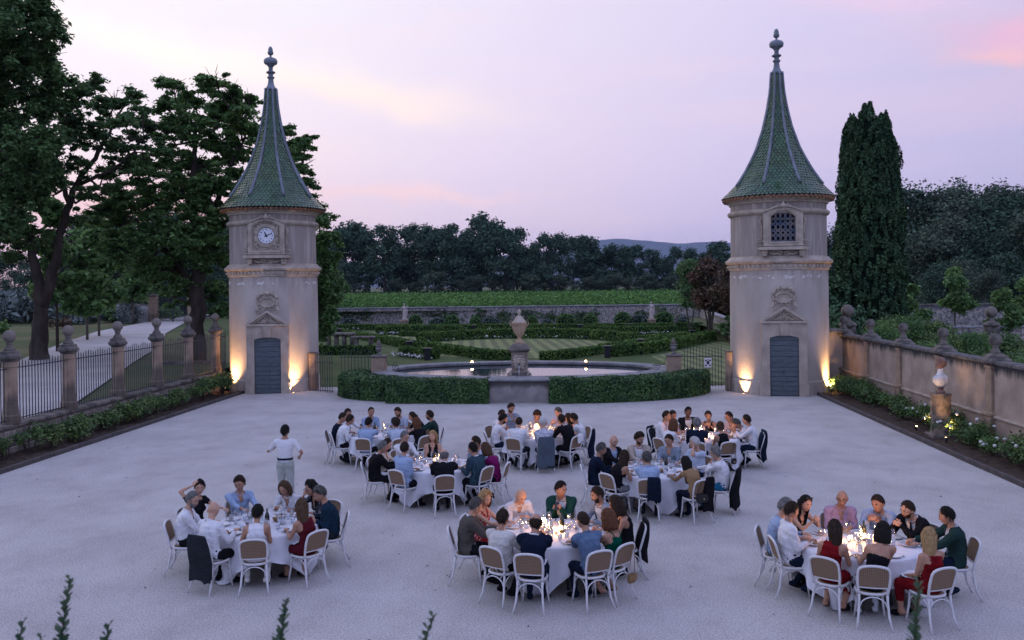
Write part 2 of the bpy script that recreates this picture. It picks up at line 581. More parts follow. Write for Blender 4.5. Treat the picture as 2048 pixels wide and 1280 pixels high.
def sheet(name, poly, z, m, sub=0):
    b = MB(); b.add([(x, y, z if np.ndim(z) == 0 else z[i]) for i, (x, y) in enumerate(poly)], [tuple(range(len(poly)))])
    return tag(b.build(name, m), kind='structure')


# one base sheet out to the horizon
sheet('ground', [(-12000, -600), (12000, -600), (12000, 16000), (-12000, 16000)], -1.3, FIELD)
sheet('gravel_court', [(-14.95, -8), (10.35, -8), (10.35, 43.5), (-14.95, 43.5)], 0.0, GRAVEL)
# garden ground behind the towers
sheet('garden_lawn', [(-24, 43.5), (24, 43.5), (24, 110), (-36, 112), (-36, 75)], -0.004, LAWN)


def terr(x, y):
    return 0.8 + 0.012 * (y - 26)


def terrain(name, x0, x1, y0, y1, fn, m, nx=30, ny=30):
    X, Y = np.meshgrid(np.linspace(x0, x1, nx), np.linspace(y0, y1, ny), indexing='ij')
    Z = fn(X, Y)
    b = MB(); b.grid(np.stack([X, Y, Z], -1))
    return tag(b.build(name, m, smooth=True), kind='structure')


def park_z(X, Y):
    xb = -23 - np.clip(Y - 55, 0, 55) * .32 - np.clip(Y - 108, 0, 200) * .9
    s_ = np.clip((X - xb) * .22, 0, 1) * np.clip((Y - 46.5) * .12, 0, 1)
    return terr(X, Y) - .05 - s_ * (terr(X, Y) + .3)


terrain('park_lawn', -16.45, -210, 10, 260, park_z, FIELD, 110, 70)


def road_mesh():
    L = [(-17.2, 8), (-17.2, 20), (-22.0, 30.5), (-26.8, 41), (-31.3, 52.3), (-35.2, 63), (-38.8, 73.5), (-41.6, 88.0), (-44, 104), (-45, 130)]
    R = [(-16.7, 8), (-16.7, 20), (-17.0, 30.5), (-19.6, 38), (-22.4, 46), (-26.3, 57.9), (-31.5, 70), (-37.2, 87.1), (-40, 104), (-41.5, 130)]
    P = np.array([[(x, y, terr(x, y) + .012), (x2, y2, terr(x2, y2) + .012)] for (x, y), (x2, y2) in zip(L, R)])
    b = MB(); b.grid(P)
    tag(b.build('road', GRAVEL_ROAD), kind='structure')


road_mesh()
# vineyard terrace behind the garden wall and the plain beyond
terrain('vineyard_ground', -140, 60, 111.5, 420, lambda X, Y: 1.75 + (Y - 112) * .0012, DARKSOIL, 4, 20)
terrain('right_terrace', 12.4, 120, 14, 112, lambda X, Y: np.where(X < 16, 0.75, 0.75 - np.clip((X - 16) * .3, 0, 1.9)), FIELD, 60, 20)
sheet('far_plain', [(-6000, 300), (6000, 300), (6000, 15000), (-6000, 15000)], -0.6, FIELD)


def hill():
    X = np.linspace(-1500, 4200, 90); rows = []
    pr = [(-1500, 120), (0, 230), (158, 286), (293, 296), (420, 284), (560, 272), (700, 258), (820, 268), (924, 270), (1400, 230), (2200, 200), (4200, 60)]
    X = X * 2; top = np.interp(X / 2, [p[0] for p in pr], [p[1] - 4.77 for p in pr]) * 2 + 4.77 + 3.0 * np.sin(X * .021) + 2.4 * np.sin(X * .053 + 1)
    for k, (dy, f) in enumerate([(-3000, 0), (-2000, .28), (-1000, .62), (0, 1), (500, .7), (900, 0)]):
        rows.append(np.stack([X, 12000 + dy + 80 * np.sin(X * .002 + k), top * f + (12 * np.sin(X * .013 + k * 2) if 0 < f < 1 else 0)], -1))
    b = MB(); b.grid(np.array(rows))
    tag(b.build('hills', mat('hill_scrub', (0.055, 0.07, 0.06), 0.95, (0.10, 0.10, 0.085), .01, 5, world=True, spec=0), smooth=True), kind='structure')


hill()

# flower beds and kerbs along both long sides
for nm, x0, x1 in (('left_bed', -16.3, -14.95), ('right_bed', 10.35, 12.0)):
    X, Y = np.meshgrid(np.linspace(x0, x1, 8), np.linspace(8, 41.2, 120), indexing='ij')
    Z = 0.07 + 0.035 * np.sin(X * 9 + Y * 3.1) * np.sin(Y * 5.3)
    b = MB(); b.grid(np.stack([X, Y, Z], -1)); tag(b.build(nm, SOIL, smooth=True), kind='structure')
STEEL_DARK = mat('dark_edging', (0.05, 0.043, 0.045), 0.8, (0.09, 0.075, 0.07), 5, 4)
for nm, x in (('left_kerb', -14.92), ('right_kerb', 10.32)):
    k = bpy.data.objects.new(nm, None); COL.objects.link(k); k['kind'] = 'structure'
    me = MB().box((0, 0, .05), (.11, 1.985, .14), bev=.012).mesh('edging', STEEL_DARK)
    for i in range(17):
        inst('edging_board', me, k, (x + .004 * math.sin(i * 2.1), 8.6 + i * 2.0, 0), rz=.002 * math.sin(i * 5))

# ------------------------------------------------------------------ stone materials
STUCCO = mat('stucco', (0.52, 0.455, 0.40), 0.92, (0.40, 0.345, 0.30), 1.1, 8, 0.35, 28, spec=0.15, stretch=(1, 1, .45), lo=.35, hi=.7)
STONE = mat('dressed_stone', (0.46, 0.385, 0.32), 0.88, (0.33, 0.27, 0.22), 2.2, 7, 0.4, 25, spec=0.2, lo=.35, hi=.7)
STONE_L = mat('carved_stone', (0.52, 0.44, 0.36), 0.88, (0.36, 0.30, 0.245), 3, 6, 0.3, 30, spec=0.2)
STONE_W = mat('weathered_stone', (0.22, 0.19, 0.165), 0.92, (0.085, 0.077, 0.072), 2.6, 7, 0.5, 24, spec=0.15, lo=.4, hi=.62)
STONE_G = mat('grey_stone', (0.21, 0.20, 0.195), 0.85, (0.12, 0.115, 0.115), 2.0, 7, 0.4, 20, spec=0.3)
MARBLE = mat('white_marble', (0.72, 0.70, 0.68), 0.6, (0.5, 0.48, 0.46), 6, 5, spec=0.4)
LEAD = mat('lead', (0.20, 0.225, 0.27), 0.5, (0.12, 0.14, 0.17), 3, 5, 0.15, 20, spec=0.5)
TILE = mat('green_glazed_tile', (0.026, 0.080, 0.034), 0.20, (0.040, 0.085, 0.030), 1.3, 4, island=(0.65, 1.45), spec=0.6)
IRON = mat('wrought_iron', (0.030, 0.036, 0.046), 0.55, (0.05, 0.055, 0.062), 8, 3, spec=0.4)
DOORP = mat('grey_blue_paint', (0.105, 0.13, 0.15), 0.75, (0.075, 0.095, 0.11), 3, 6, 0.25, 14, stretch=(1, 1, 5), island=(0.85, 1.12))
CLOCKF = mat('clock_enamel', (0.70, 0.72, 0.78), 0.35)
BLACK = mat('black_paint', (0.012, 0.013, 0.016), 0.45)
SHADE_BLACK = mat('painted_shade', (0.006, 0.006, 0.008), 1.0)  # near-black; paints the shade behind door boards, pierced board and in the mouth
GLOW = emis('lamp_glass', (1.0, 0.62, 0.28), 9)


def soot(m, z0, z1, col=(0.16, 0.13, 0.11), w=1.0):
    """weather streaks and damp at given object heights: part of the stone"""
    t = m.node_tree; p = t.nodes['Principled BSDF']
    prev = p.inputs['Base Color'].links[0].from_socket
    tc = NN(t, 'ShaderNodeTexCoord'); sp = NN(t, 'ShaderNodeSeparateXYZ'); t.links.new(tc.outputs['Object'], sp.inputs[0])
    mr = NN(t, 'ShaderNodeMapRange'); mr.inputs['From Min'].default_value = z0; mr.inputs['From Max'].default_value = z1
    t.links.new(sp.outputs['Z'], mr.inputs['Value'])
    mp = NN(t, 'ShaderNodeMapping'); mp.inputs['Scale'].default_value = (4, 4, .35); t.links.new(tc.outputs['Object'], mp.inputs[0])
    n = NN(t, 'ShaderNodeTexNoise'); n.inputs['Scale'].default_value = 1.4; n.inputs['Detail'].default_value = 6; t.links.new(mp.outputs[0], n.inputs['Vector'])
    mu = NN(t, 'ShaderNodeMath', operation='MULTIPLY'); t.links.new(mr.outputs[0], mu.inputs[0]); t.links.new(n.outputs[0], mu.inputs[1])
    r = ramp(t, [(0.3, (0, 0, 0, 1)), (0.52, (w, w, w, 1))]); t.links.new(mu.outputs[0], r.inputs[0])
    mx = NN(t, 'ShaderNodeMix', data_type='RGBA'); t.links.new(r.outputs[0], mx.inputs[0]); t.links.new(prev, mx.inputs[6]); mx.inputs[7].default_value = (*col, 1)
    t.links.new(mx.outputs[2], p.inputs['Base Color'])



def peeling(m):
    t = m.node_tree; p = t.nodes['Principled BSDF']; prev = p.inputs['Base Color'].links[0].from_socket
    tc = NN(t, 'ShaderNodeTexCoord'); sp = NN(t, 'ShaderNodeSeparateXYZ'); t.links.new(tc.outputs['Object'], sp.inputs[0])
    a = NN(t, 'ShaderNodeMath', operation='SUBTRACT'); t.links.new(sp.outputs['Z'], a.inputs[0]); a.inputs[1].default_value = 5.0
    b_ = NN(t, 'ShaderNodeMath', operation='ABSOLUTE'); t.links.new(a.outputs[0], b_.inputs[0])
    mr = NN(t, 'ShaderNodeMapRange'); mr.inputs['From Min'].default_value = .32; mr.inputs['From Max'].default_value = .05; t.links.new(b_.outputs[0], mr.inputs['Value'])
    n = NN(t, 'ShaderNodeTexNoise'); n.inputs['Scale'].default_value = 5.5; n.inputs['Detail'].default_value = 3; t.links.new(tc.outputs['Object'], n.inputs['Vector'])
    mu = NN(t, 'ShaderNodeMath', operation='MULTIPLY'); t.links.new(mr.outputs[0], mu.inputs[0]); t.links.new(n.outputs[0], mu.inputs[1])
    r = ramp(t, [(0.54, (0, 0, 0, 1)), (0.58, (.8, .8, .8, 1))]); t.links.new(mu.outputs[0], r.inputs[0])
    mx = NN(t, 'ShaderNodeMix', data_type='RGBA'); t.links.new(r.outputs[0], mx.inputs[0]); t.links.new(prev, mx.inputs[6]); mx.inputs[7].default_value = (.72, .70, .68, 1)
    t.links.new(mx.outputs[2], p.inputs['Base Color'])


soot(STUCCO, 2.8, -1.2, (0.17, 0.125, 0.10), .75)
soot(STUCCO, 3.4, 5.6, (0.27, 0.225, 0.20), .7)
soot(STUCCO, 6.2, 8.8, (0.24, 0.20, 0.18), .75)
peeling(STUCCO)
PIER = mat('pier_stone', (0.40, 0.29, 0.205), 0.88, (0.26, 0.19, 0.14), 3, 7, 0.4, 25, spec=0.2)
soot(PIER, 1.3, .6, (0.10, 0.085, 0.075), .8)
soot(PIER, 1.8, 2.8, (0.13, 0.11, 0.10), .5)

# ------------------------------------------------------------------ the two towers
def roof_profile():
    z = [8.42, 8.58, 9.06, 9.78, 10.65, 11.61, 12.49, 13.35, 14.25]
    r = [2.48, 2.33, 1.88, 1.40, .96, .63, .43, .29, .23]
    return z, r


RZ_, RR_ = roof_profile()


def roof_r(z, a):
    """radius at height z, direction a: circle at the eave turning into an octagon above"""
    r = np.interp(z, RZ_, RR_)
    k = np.clip((z - 8.5) / 1.3, 0, 1)
    ph = (a + math.pi / 8) % (math.pi / 4) - math.pi / 8       # flats at multiples of 45deg
    octo = math.cos(math.pi / 8) * 1.03 / math.cos(ph)
    return r * ((1 - k) + k * octo)


def tile_mesh():
    b = MB()
    # arc length table
    zz = np.linspace(8.44, 14.15, 600); rr = np.interp(zz, RZ_, RR_)
    s = np.r_[0, np.cumsum(np.hypot(np.diff(zz), np.diff(rr)))]
    row = 0.15; nrow = int(s[-1] / row)
    r0 = random.Random(3)
    for i in range(nrow):
        z0 = np.interp(i * row, s, zz); z1 = np.interp(min((i + 1.55) * row, s[-1]), s, zz)
        ra = np.interp(z0, RZ_, RR_)
        n = max(16, int(round(2 * math.pi * ra / 0.17 / 8)) * 8)
        da = 2 * math.pi / n
        for j in range(n):
            a = (j + (i % 2) * .5) * da
            w = da * .452
            lift = 0.048 + r0.uniform(-.01, .01)
            def pt(aa, z, off):
                r = roof_r(z, aa) + off
                return (r * math.cos(aa), r * math.sin(aa), z)
            zl = z0 + .045 * (z1 - z0)
            V = [pt(a - w, z1, .004), pt(a + w, z1, .004), pt(a + w, z0 + .35 * (z1 - z0), lift * .8), pt(a + w * .45, zl, lift),
                 pt(a - w * .45, zl, lift), pt(a - w, z0 + .35 * (z1 - z0), lift * .8),
                 pt(a + w * .45, zl, 0), pt(a - w * .45, zl, 0), pt(a + w, z0 + .35 * (z1 - z0), 0), pt(a - w, z0 + .35 * (z1 - z0), 0)]
            b.add(V, [(1, 0, 5, 4, 3, 2), (3, 4, 7, 6), (2, 3, 6, 8), (4, 5, 9, 7)])
    return b.mesh('roof_tiles', TILE)


TILE_ME = None


def tower(name, cx, cy, R, face, label, kind, rs=1.0):
    def rsc(o):
        o.scale = ((1, 1, 1) if rs == 1 else (.972, .972, rs)); o.location = (0, 0, 8.42 * (1 - rs)); return o
    global TILE_ME
    t = thing(name, label, 'tower', (cx, cy, 0))
    # wall
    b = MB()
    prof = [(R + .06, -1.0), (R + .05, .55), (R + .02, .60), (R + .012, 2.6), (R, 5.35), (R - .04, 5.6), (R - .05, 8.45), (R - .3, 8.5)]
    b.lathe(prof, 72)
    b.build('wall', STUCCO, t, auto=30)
    # string courses
    b = MB()
    b.lathe([(R, 5.28), (R + .05, 5.30), (R + .06, 5.33), (R + .06, 5.53), (R + .14, 5.56), (R + .19, 5.60), (R + .21, 5.66), (R + .18, 5.72), (R + .10, 5.76), (R + .02, 5.86), (R - .05, 5.88)], 72, cap=False)
    b.build('string_course', STONE_L, t, auto=25)
    b = MB()
    nd = 64
    for i in range(nd):
        a = 2 * math.pi * i / nd
        b.box(((R + .09) * math.cos(a), (R + .09) * math.sin(a), 5.455), (.075, .10, .10), rz=a)
    tag(b.build('dentils', STONE_L, t), kind='stuff')
    b = MB()
    b.lathe([(R - .05, 7.62), (R + .01, 7.64), (R + .06, 7.68), (R + .09, 7.74), (R + .09, 7.79), (R + .05, 7.84), (R - .05, 7.88)], 72, cap=False)
    b.build('torus_moulding', STONE_L, t, auto=25)
    b = MB()
    b.lathe([(R - .05, 8.12), (R + .02, 8.14), (R + .03, 8.17), (R + .03, 8.20), (R + .13, 8.30), (R + .22, 8.37), (R + .24, 8.42), (R + .1, 8.46)], 72, cap=False)
    b.build('cornice', STONE_L, t, auto=25)
    # two rows of clay eave tiles under the glazed ones
    CLAY = mat('clay_tile', (0.30, 0.16, 0.095), 0.85, (0.2, 0.12, 0.08), 6, 3, island=(.75, 1.2))
    b = MB()
    for k, (rr_, z, nn) in enumerate(((R + .27, 8.33, 66), (R + (.37 if rs == 1 else .31), 8.39, 66))):
        for i in range(nn):
            a = 2 * math.pi * (i + .5 * k) / nn
            c_, s_ = math.cos(a), math.sin(a)
            P = [((rr_ - .25) * c_, (rr_ - .25) * s_, z + .03), (rr_ * c_, rr_ * s_, z - .01)]
            b.tube(P, .092, 6, flat=.55)
    tag(b.build('eave_tiles', CLAY, t), kind='stuff')
    # roof core
    b = MB()
    rows = []
    ang = np.linspace(0, 2 * math.pi, 64, endpoint=False)
    for z in np.linspace(8.42, 14.2, 26):
        rows.append([((roof_r(z, a) - .012) * math.cos(a), (roof_r(z, a) - .012) * math.sin(a), z) for a in ang])
    b.grid(rows, cv=True)
    rsc(b.build('roof_core', mat('under_tile', (0.004, 0.010, 0.007), 0.9), t, rz=face))
    if TILE_ME is None: TILE_ME = tile_mesh()
    o = inst('roof_tiles', TILE_ME, t, rz=face); tag(rsc(o), kind='stuff')
    # lead hips
    for k in range(8):
        a = face + math.pi / 8 + k * math.pi / 4
        P = []
        for z in np.linspace(8.98, 14.2, 22):
            r = roof_r(z, math.pi / 8) + .03
            P.append((r * math.cos(a), r * math.sin(a), z))
        b = MB(); rad = np.linspace(.075, .045, 22)
        b.tube(P, rad, 8, flat=.9)
        for q in (4, 9, 14, 18):
            b.ball(P[q], (rad[q] * 1.18,) * 3, 8, 5)
        rsc(b.build('lead_hip', LEAD, t, smooth=True))
    # finial
    b = MB()
    pr = [(.33, 14.12), (.34, 14.18), (.24, 14.26), (.17, 14.40), (.135, 14.62), (.15, 14.66), (.20, 14.69), (.20, 14.74), (.13, 14.78), (.12, 14.86), (.18, 14.90), (.25, 14.94), (.25, 14.97), (.16, 15.02), (.11, 15.06),
          (.12, 15.2), (.17, 15.25), (.21, 15.30), (.34, 15.36), (.37, 15.44), (.37, 15.52), (.31, 15.60), (.15, 15.66), (.05, 15.70), (.05, 15.76), (.13, 15.80), (.16, 15.86), (.16, 15.91), (.13, 15.94), (.13, 16.04), (.08, 16.15), (.0, 16.20)]
    b.lathe([(r * .86, z) for r, z in pr], 20)
    rsc(b.build('finial', LEAD, t, auto=35))
    # ---- dressings on the front
    n = np.array((math.cos(face), math.sin(face)))
    def FM(off=0.0, z=0.0):
        return frame_m(((R + off) * n[0], (R + off) * n[1], z), face)
    DO = .05
    # door surround
    w, h = .585, 2.45
    b = MB()
    arc = [(x, h + .10 * (1 - (x / w) ** 2)) for x in np.linspace(-w, w, 9)]
    out = [(-w - .34, -.05), (-w - .34, h + .62), (w + .34, h + .62), (w + .34, -.05)]
    for sx in (-1, 1):
        b.prism([(sx * w, -.1), (sx * (w + .34), -.1), (sx * (w + .34), h), (sx * w, h)][::sx], .42, M=FM(-.24))
        b.prism([(sx * w, -.1), (sx * (w + .40), -.1), (sx * (w + .40), .5), (sx * w, .5)][::sx], .46, M=FM(-.24))
    V = np.array([(x, 0, z) for x, z in arc] + [(x, 0, h + .62) for x, _ in arc] + [(x, -.42, z) for x, z in arc] + [(x, -.42, h + .62) for x, _ in arc])
    f = []
    for i in range(8):
        f += [(i + 18, i + 19, i + 28, i + 27), (i, i + 1, i + 19, i + 18), (i + 9, i + 27, i + 28, i + 10)]
    b.add(xf(V, FM(-.24)), f)
    for sx in (-1, 1):
        b.prism([(sx * w, h), (sx * (w + .34), h), (sx * (w + .34), h + .62), (sx * w, h + .62)][::sx], .42, M=FM(-.24))
    b.prism([(-.13, h + .09), (-.20, h + .63), (.20, h + .63), (.13, h + .09)][::-1], .48, M=FM(-.24))
    b.build('door_surround', STONE, t)
    # door of boards
    d = MB().prism([(-w, .0), (w, .0), (w, h + .12), (-w, h + .12)], .01, M=FM(DO)).build('door', SHADE_BLACK, t)
    def board(x0, x1, z0, z1, th=.03):
        return MB().box(((x0 + x1) / 2, -.028, (z0 + z1) / 2), (x1 - x0 - .012, th, z1 - z0 - .012), bev=.006)
    def add_board(*a):
        bb = board(*a); o = bb.build('plank', DOORP, d); o.matrix_basis = Matrix(FM(DO).tolist())
    zz = np.linspace(1.44, 2.56, 6)
    for i in range(5): add_board(-w, w, zz[i], zz[i + 1])
    for (xa, xb, dz) in ((-w, .03, 0), (.03, w, .0)):
        zz = np.linspace(.02, 1.42, 8)
        for i in range(7): add_board(xa, xb, zz[i], zz[i + 1])
    hb = MB(); hb.box((0, -.05, 1.43), (2 * w, .03, .05)); hb.box((.03, -.055, .7), (.05, .03, 1.4))
    o = hb.build('ledge', DOORP, d); o.matrix_basis = Matrix(FM(DO).tolist())
    o = MB().ball((-.04 if kind == 'window' else .10, -.075, 1.0), .03, 8, 6).build('handle', IRON, d); o.matrix_basis = Matrix(FM(DO).tolist())
    # pediment
    b = MB(); z0 = 3.06; W_ = .93; H_ = .60
    b.prism([(-W_, z0), (W_, z0), (W_ + .04, z0 + .035), (W_ + .04, z0 + .085), (-W_ - .04, z0 + .085), (-W_ - .04, z0 + .035)], .56, M=FM(-.3))
    for sx in (-1, 1):
        P = [(sx * (W_ + .04), z0 + .087), (0, z0 + H_ + .10), (0, z0 + H_ + .0), (sx * (W_ - .15), z0 + .087)]
        b.prism(P if sx < 0 else P[::-1], .54, M=FM(-.3))
        P = [(sx * (W_ - .18), z0 + .09), (0, z0 + H_ - .01), (0, z0 + H_ - .07), (sx * (W_ - .34), z0 + .09)]
        b.prism(P if sx < 0 else P[::-1], .42, M=FM(-.3))
    b.prism([(-W_ + .1, z0 + .08), (W_ - .1, z0 + .08), (0, z0 + H_)], .30, M=FM(-.3))
    b.build('pediment', STONE_L, t)
    b = MB()
    for k in range(9):
        a = math.radians(18 + k * 18)
        L_ = .36 if abs(k - 4) < 2 else .27
        P = [(0.03 * math.cos(a), 0, z0 + .12), (L_ * 1.25 * math.cos(a), -.02, z0 + .12 + L_ * .85 * math.sin(a))]
        b.tube(xf(np.array([(p[0], p[1] - .02, p[2]) for p in P]), FM(.0)), [.02, .05], 6)
    for sx in (-1, 1):
        b.tube(xf(np.array([(sx * .25, -.03, z0 + .14), (sx * .45, -.03, z0 + .16), (sx * .62, -.02, z0 + .12)]), FM(.0)), [.05, .04, .015], 6)
    b.build('shell_relief', STONE_L, t, smooth=True)
    # cartouche above
    b = MB(); z1 = 4.13
    th = np.linspace(0, 2 * math.pi, 28, endpoint=False)
    ring = np.c_[.33 * np.cos(th), np.full(28, -.07), z1 + .20 * np.sin(th)]
    b.tube(xf(ring, FM(.0)), .05, 7, closed=True)
    b.add(xf(np.c_[.31 * np.cos(th), np.full(28, -.045), z1 + .18 * np.sin(th)], FM(.0)), [tuple(range(28))])
    oc = []
    for sx in (-1, 1):
        pl = np.array([(sx * .10, -.06, z1 + .40), (sx * .30, -.07, z1 + .37), (sx * .43, -.07, z1 + .22), (sx * .44, -.06, z1 + .02), (sx * .38, -.05, z1 - .12),
                       (sx * .42, -.06, z1 - .25), (sx * .50, -.06, z1 - .38), (sx * .46, -.05, z1 - .46)])
        b.tube(xf(pl, FM(.0)), [.05, .065, .07, .06, .055, .055, .06, .03], 7)
        sp = spiral(sx * .44, z1 - .40, .11, 1.2, 0, sx, 14); sp[:, 1] = -.08
        b.tube(xf(sp, FM(.0)), .028, 6)
        sp = spiral(sx * .17, z1 + .33, .12, 1.3, 1.5, sx, 16); sp[:, 1] = -.10
        b.tube(xf(sp, FM(.0)), .03, 6)
        sp = spiral(sx * .14, z1 - .26, .10, 1.2, 1.5, -sx, 14); sp[:, 1] = -.09
        b.tube(xf(sp, FM(.0)), .03, 6)
    b.ball(xf(np.array([(0, -.08, z1 + .40)]), FM(0))[0], (.13, .10, .09), 10, 7)
    b.prism([(-.36, z1 - .26), (.36, z1 - .26), (.42, z1), (.36, z1 + .3), (.12, z1 + .42), (-.12, z1 + .42), (-.36, z1 + .3), (-.42, z1)], .10, M=FM(-.06))
    b.build('cartouche', STONE_L, t, smooth=False)
    # upper framed panel (clock or pigeon window)
    zb, zt, pw = 6.28, 7.62, .80
    pk = 7.98
    outer = [(-pw, zb), (pw, zb), (pw, zt + .05), (.42, zt + .22), (.20, pk), (-.20, pk), (-.42, zt + .22), (-pw, zt + .05)]
    def frame_mesh(inner, d0, d1):
        b = MB(); nI = len(inner)
        V = np.array([(x, 0, z) for x, z in outer] + [(x, 0, z) for x, z in inner] + [(x, -d1, z) for x, z in outer] + [(x, -d1, z) for x, z in inner])
        f = []
        for i in range(8):
            j = (i + 1) % 8
            f += [(16 + i, 16 + j, 24 + j, 24 + i), (i, j, 16 + j, 16 + i), (8 + j, 8 + i, 24 + i, 24 + j)]
        b.add(xf(V, FM(d0)), f); return b
    if kind == 'window':
        iw = .50
        inner = [(-iw, zb + .18), (iw, zb + .18), (iw, zt - .12), (iw * .5, zt + .06), (.15, zt + .12), (-.15, zt + .12), (-iw * .5, zt + .06), (-iw, zt - .12)]
    else:
        iw = .60
        inner = [(-iw, zb + .14), (iw, zb + .14), (iw, zt - .08), (.36, zt + .06), (.16, pk - .20), (-.16, pk - .20), (-.36, zt + .06), (-iw, zt - .08)]
    b = frame_mesh(inner, -.20, .36)
    inner2 = [(x * 1.13, zb + (z - zb) * (1.04 if z > 7 else .78)) for x, z in inner]
    for i in range(8):
        p, q = inner2[i], inner2[(i + 1) % 8]
        b.tube(xf(np.array([(p[0], -.02, p[1]), (q[0], -.02, q[1])]), FM(.15)), .032, 6)
    b.build('panel_frame', STONE_L, t)
    # scrolls beside, sill and brackets, garland below
    b = MB()
    b.prism([(-.98, zb - .16), (.98, zb - .16), (1.03, zb - .12), (1.03, zb - .07), (.94, zb - .03), (-.94, zb - .03), (-1.03, zb - .07), (-1.03, zb - .12)], .72, M=FM(-.45))
    for sx in (-1, 1):
        b.prism([(sx * .66, zb - .42), (sx * .84, zb - .42), (sx * .86, zb - .162), (sx * .64, zb - .162)][::sx], .30, M=FM(-.2))
        b.prism([(sx * .63, zb - .30), (sx * .88, zb - .30), (sx * .88, zb - .24), (sx * .63, zb - .24)][::sx], .34, M=FM(-.2))
    b.build('sill', STONE_L, t)
    b = MB()
    for sx in (-1, 1):
        sp = spiral(sx * .93, zb + .14, .15, 1.6, 2.2, sx, 22); sp[:, 1] = -.0
        b.tube(xf(sp, FM(-.12)), .04, 6)
        pl = np.array([(sx * .84, 0, zb + .33), (sx * .86, 0, zb + .55), (sx * .84, 0, zb + .75), (sx * .89, 0, zb + .95), (sx * .92, 0, zb + 1.08), (sx * .85, 0, zb + 1.2)])
        b.tube(xf(pl, FM(-.10)), [.06, .04, .035, .05, .06, .03], 6)
        sp = spiral(sx * .20, pk - .10, .13, 1.4, math.pi / 2, sx, 20); sp[:, 1] = -.03
        b.tube(xf(sp, FM(.17)), .035, 6)
        b.tube(xf(np.array([(sx * .12, 0, pk + .03), (sx * .42, 0, zt + .24), (sx * .84, 0, zt + .07)]), FM(.17)), .04, 6)
        sp = spiral(sx * .14, zb - .30, .10, 1.4, 0, -sx, 18); sp[:, 1] = -.02
        b.tube(xf(sp, FM(.02)), .03, 6)
        b.tube(xf(np.array([(sx * .22, -.02, zb - .27), (sx * .36, -.02, zb - .36), (sx * .52, -.02, zb - .30), (sx * .60, -.02, zb - .24)]), FM(.0)), [.03, .04, .035, .02], 6)
    b.ball(xf(np.array([(0, 0, pk - .01)]), FM(.18))[0], (.10, .08, .10), 8, 6)
    b.ball(xf(np.array([(0, 0, pk + .08)]), FM(.15))[0], (.05, .05, .09), 8, 6)
    tag(b.build('scrollwork', STONE_L, t, smooth=True), kind='stuff')
    if kind == 'clock':
        b = MB().prism([(x * .99, z) for x, z in inner], .07, M=FM(-.02)); b.build('panel', STONE_L, t)
        zc = 7.13
        th = np.linspace(0, 2 * math.pi, 40, endpoint=False)
        b = MB()
        for r_, y_, w_ in ((.49, -.07, .05), (.41, -.09, .035)):
            b.tube(xf(np.c_[r_ * np.cos(th), np.full(40, y_), zc + r_ * np.sin(th)], FM(.02)), w_, 8, closed=True)
        rows = [np.c_[.50 * np.cos(th), np.full(40, -.03), zc + .50 * np.sin(th)], np.c_[.47 * np.cos(th), np.full(40, -.10), zc + .47 * np.sin(th)], np.c_[.37 * np.cos(th), np.full(40, -.07), zc + .37 * np.sin(th)]]
        b.grid([xf(r_, FM(.02)) for r_ in rows], cv=True)
        b.build('clock_surround', STONE_L, t, auto=40)
        b = MB()
        rr_ = random.Random(5)
        for k in range(30):     # carved leaves round the dial
            a = rr_.uniform(0, 2 * math.pi)
            r_ = rr_.uniform(.55, .64)
            x, z = r_ * math.cos(a), zc + r_ * math.sin(a) * .95
            if abs(x) > .52: x *= .86
            b.ball(xf(np.array([(x, -.06, z)]), FM(.02))[0], (.05, .05, .035 + rr_.uniform(0, .03)), 7, 5)
        for sx in (-1, 1):
            for (x, z) in ((.42, zc + .50), (.30, zc + .58), (.46, zc - .48), (.36, zc - .56)):
                sp = spiral(sx * x, z, .07, 1.2, 0, sx, 12); sp[:, 1] = -.07
                b.tube(xf(sp, FM(.02)), .022, 5)
        b.build('carved_leaves', STONE_L, t, smooth=True)
        dial = MB().lathe([(.355, 0), (.355, .02), (.0, .02)], 40).build('clock_face', CLOCKF, t)
        Mf = Matrix(FM(.08, zc).tolist()) @ Matrix.Rotation(math.radians(90), 4, 'X')
        dial.matrix_basis = Mf
        rim = MB().lathe([(.355, .0), (.375, .0), (.375, .03), (.355, .03)], 40, cap=False).build('rim', BLACK, dial)
        for k in range(1, 13):
            cu = bpy.data.curves.new('numeral', 'FONT'); cu.body = str(k); cu.size = .105; cu.align_x = 'CENTER'; cu.align_y = 'CENTER'; cu.extrude = .003; cu.resolution_u = 2; cu.offset = .002
            to = bpy.data.objects.new('tmp', cu); COL.objects.link(to)
            bpy.context.view_layer.update()
            me = bpy.data.meshes.new_from_object(to)
            bpy.data.objects.remove(to)
            me.materials.clear(); me.materials.append(BLACK)
            a = math.radians(90 - 30 * k)
            inst('numeral', me, dial, (.275 * math.cos(a), .275 * math.sin(a), .024))
        for nm, a, L_, w_, tl in (('hour_hand', 90 + 24, .19, .026, .07), ('minute_hand', 90 - 68, .29, .017, .08)):
            a = math.radians(a); c_, s_ = math.cos(a), math.sin(a)
            q = np.array([(-tl, -w_ * 1.3), (L_ * .9, -w_ * .8), (L_, 0), (L_ * .9, w_ * .8), (-tl, w_ * 1.3)])
            P = np.c_[q[:, 0] * c_ - q[:, 1] * s_, q[:, 0] * s_ + q[:, 1] * c_]
            b = MB(); zz_ = .034 if nm[0] == 'h' else .044
            b.add([(x, y, zz_) for x, y in P] + [(x, y, zz_ - .006) for x, y in P], [(0, 1, 2, 3, 4), (9, 8, 7, 6, 5)] + [(i, i + 5, (i + 1) % 5 + 5, (i + 1) % 5) for i in range(5)])
            b.build(nm, BLACK, dial)
        MB().lathe([(.03, .03), (.03, .05), (0, .05)], 10).build('hub', BLACK, dial)
    else:
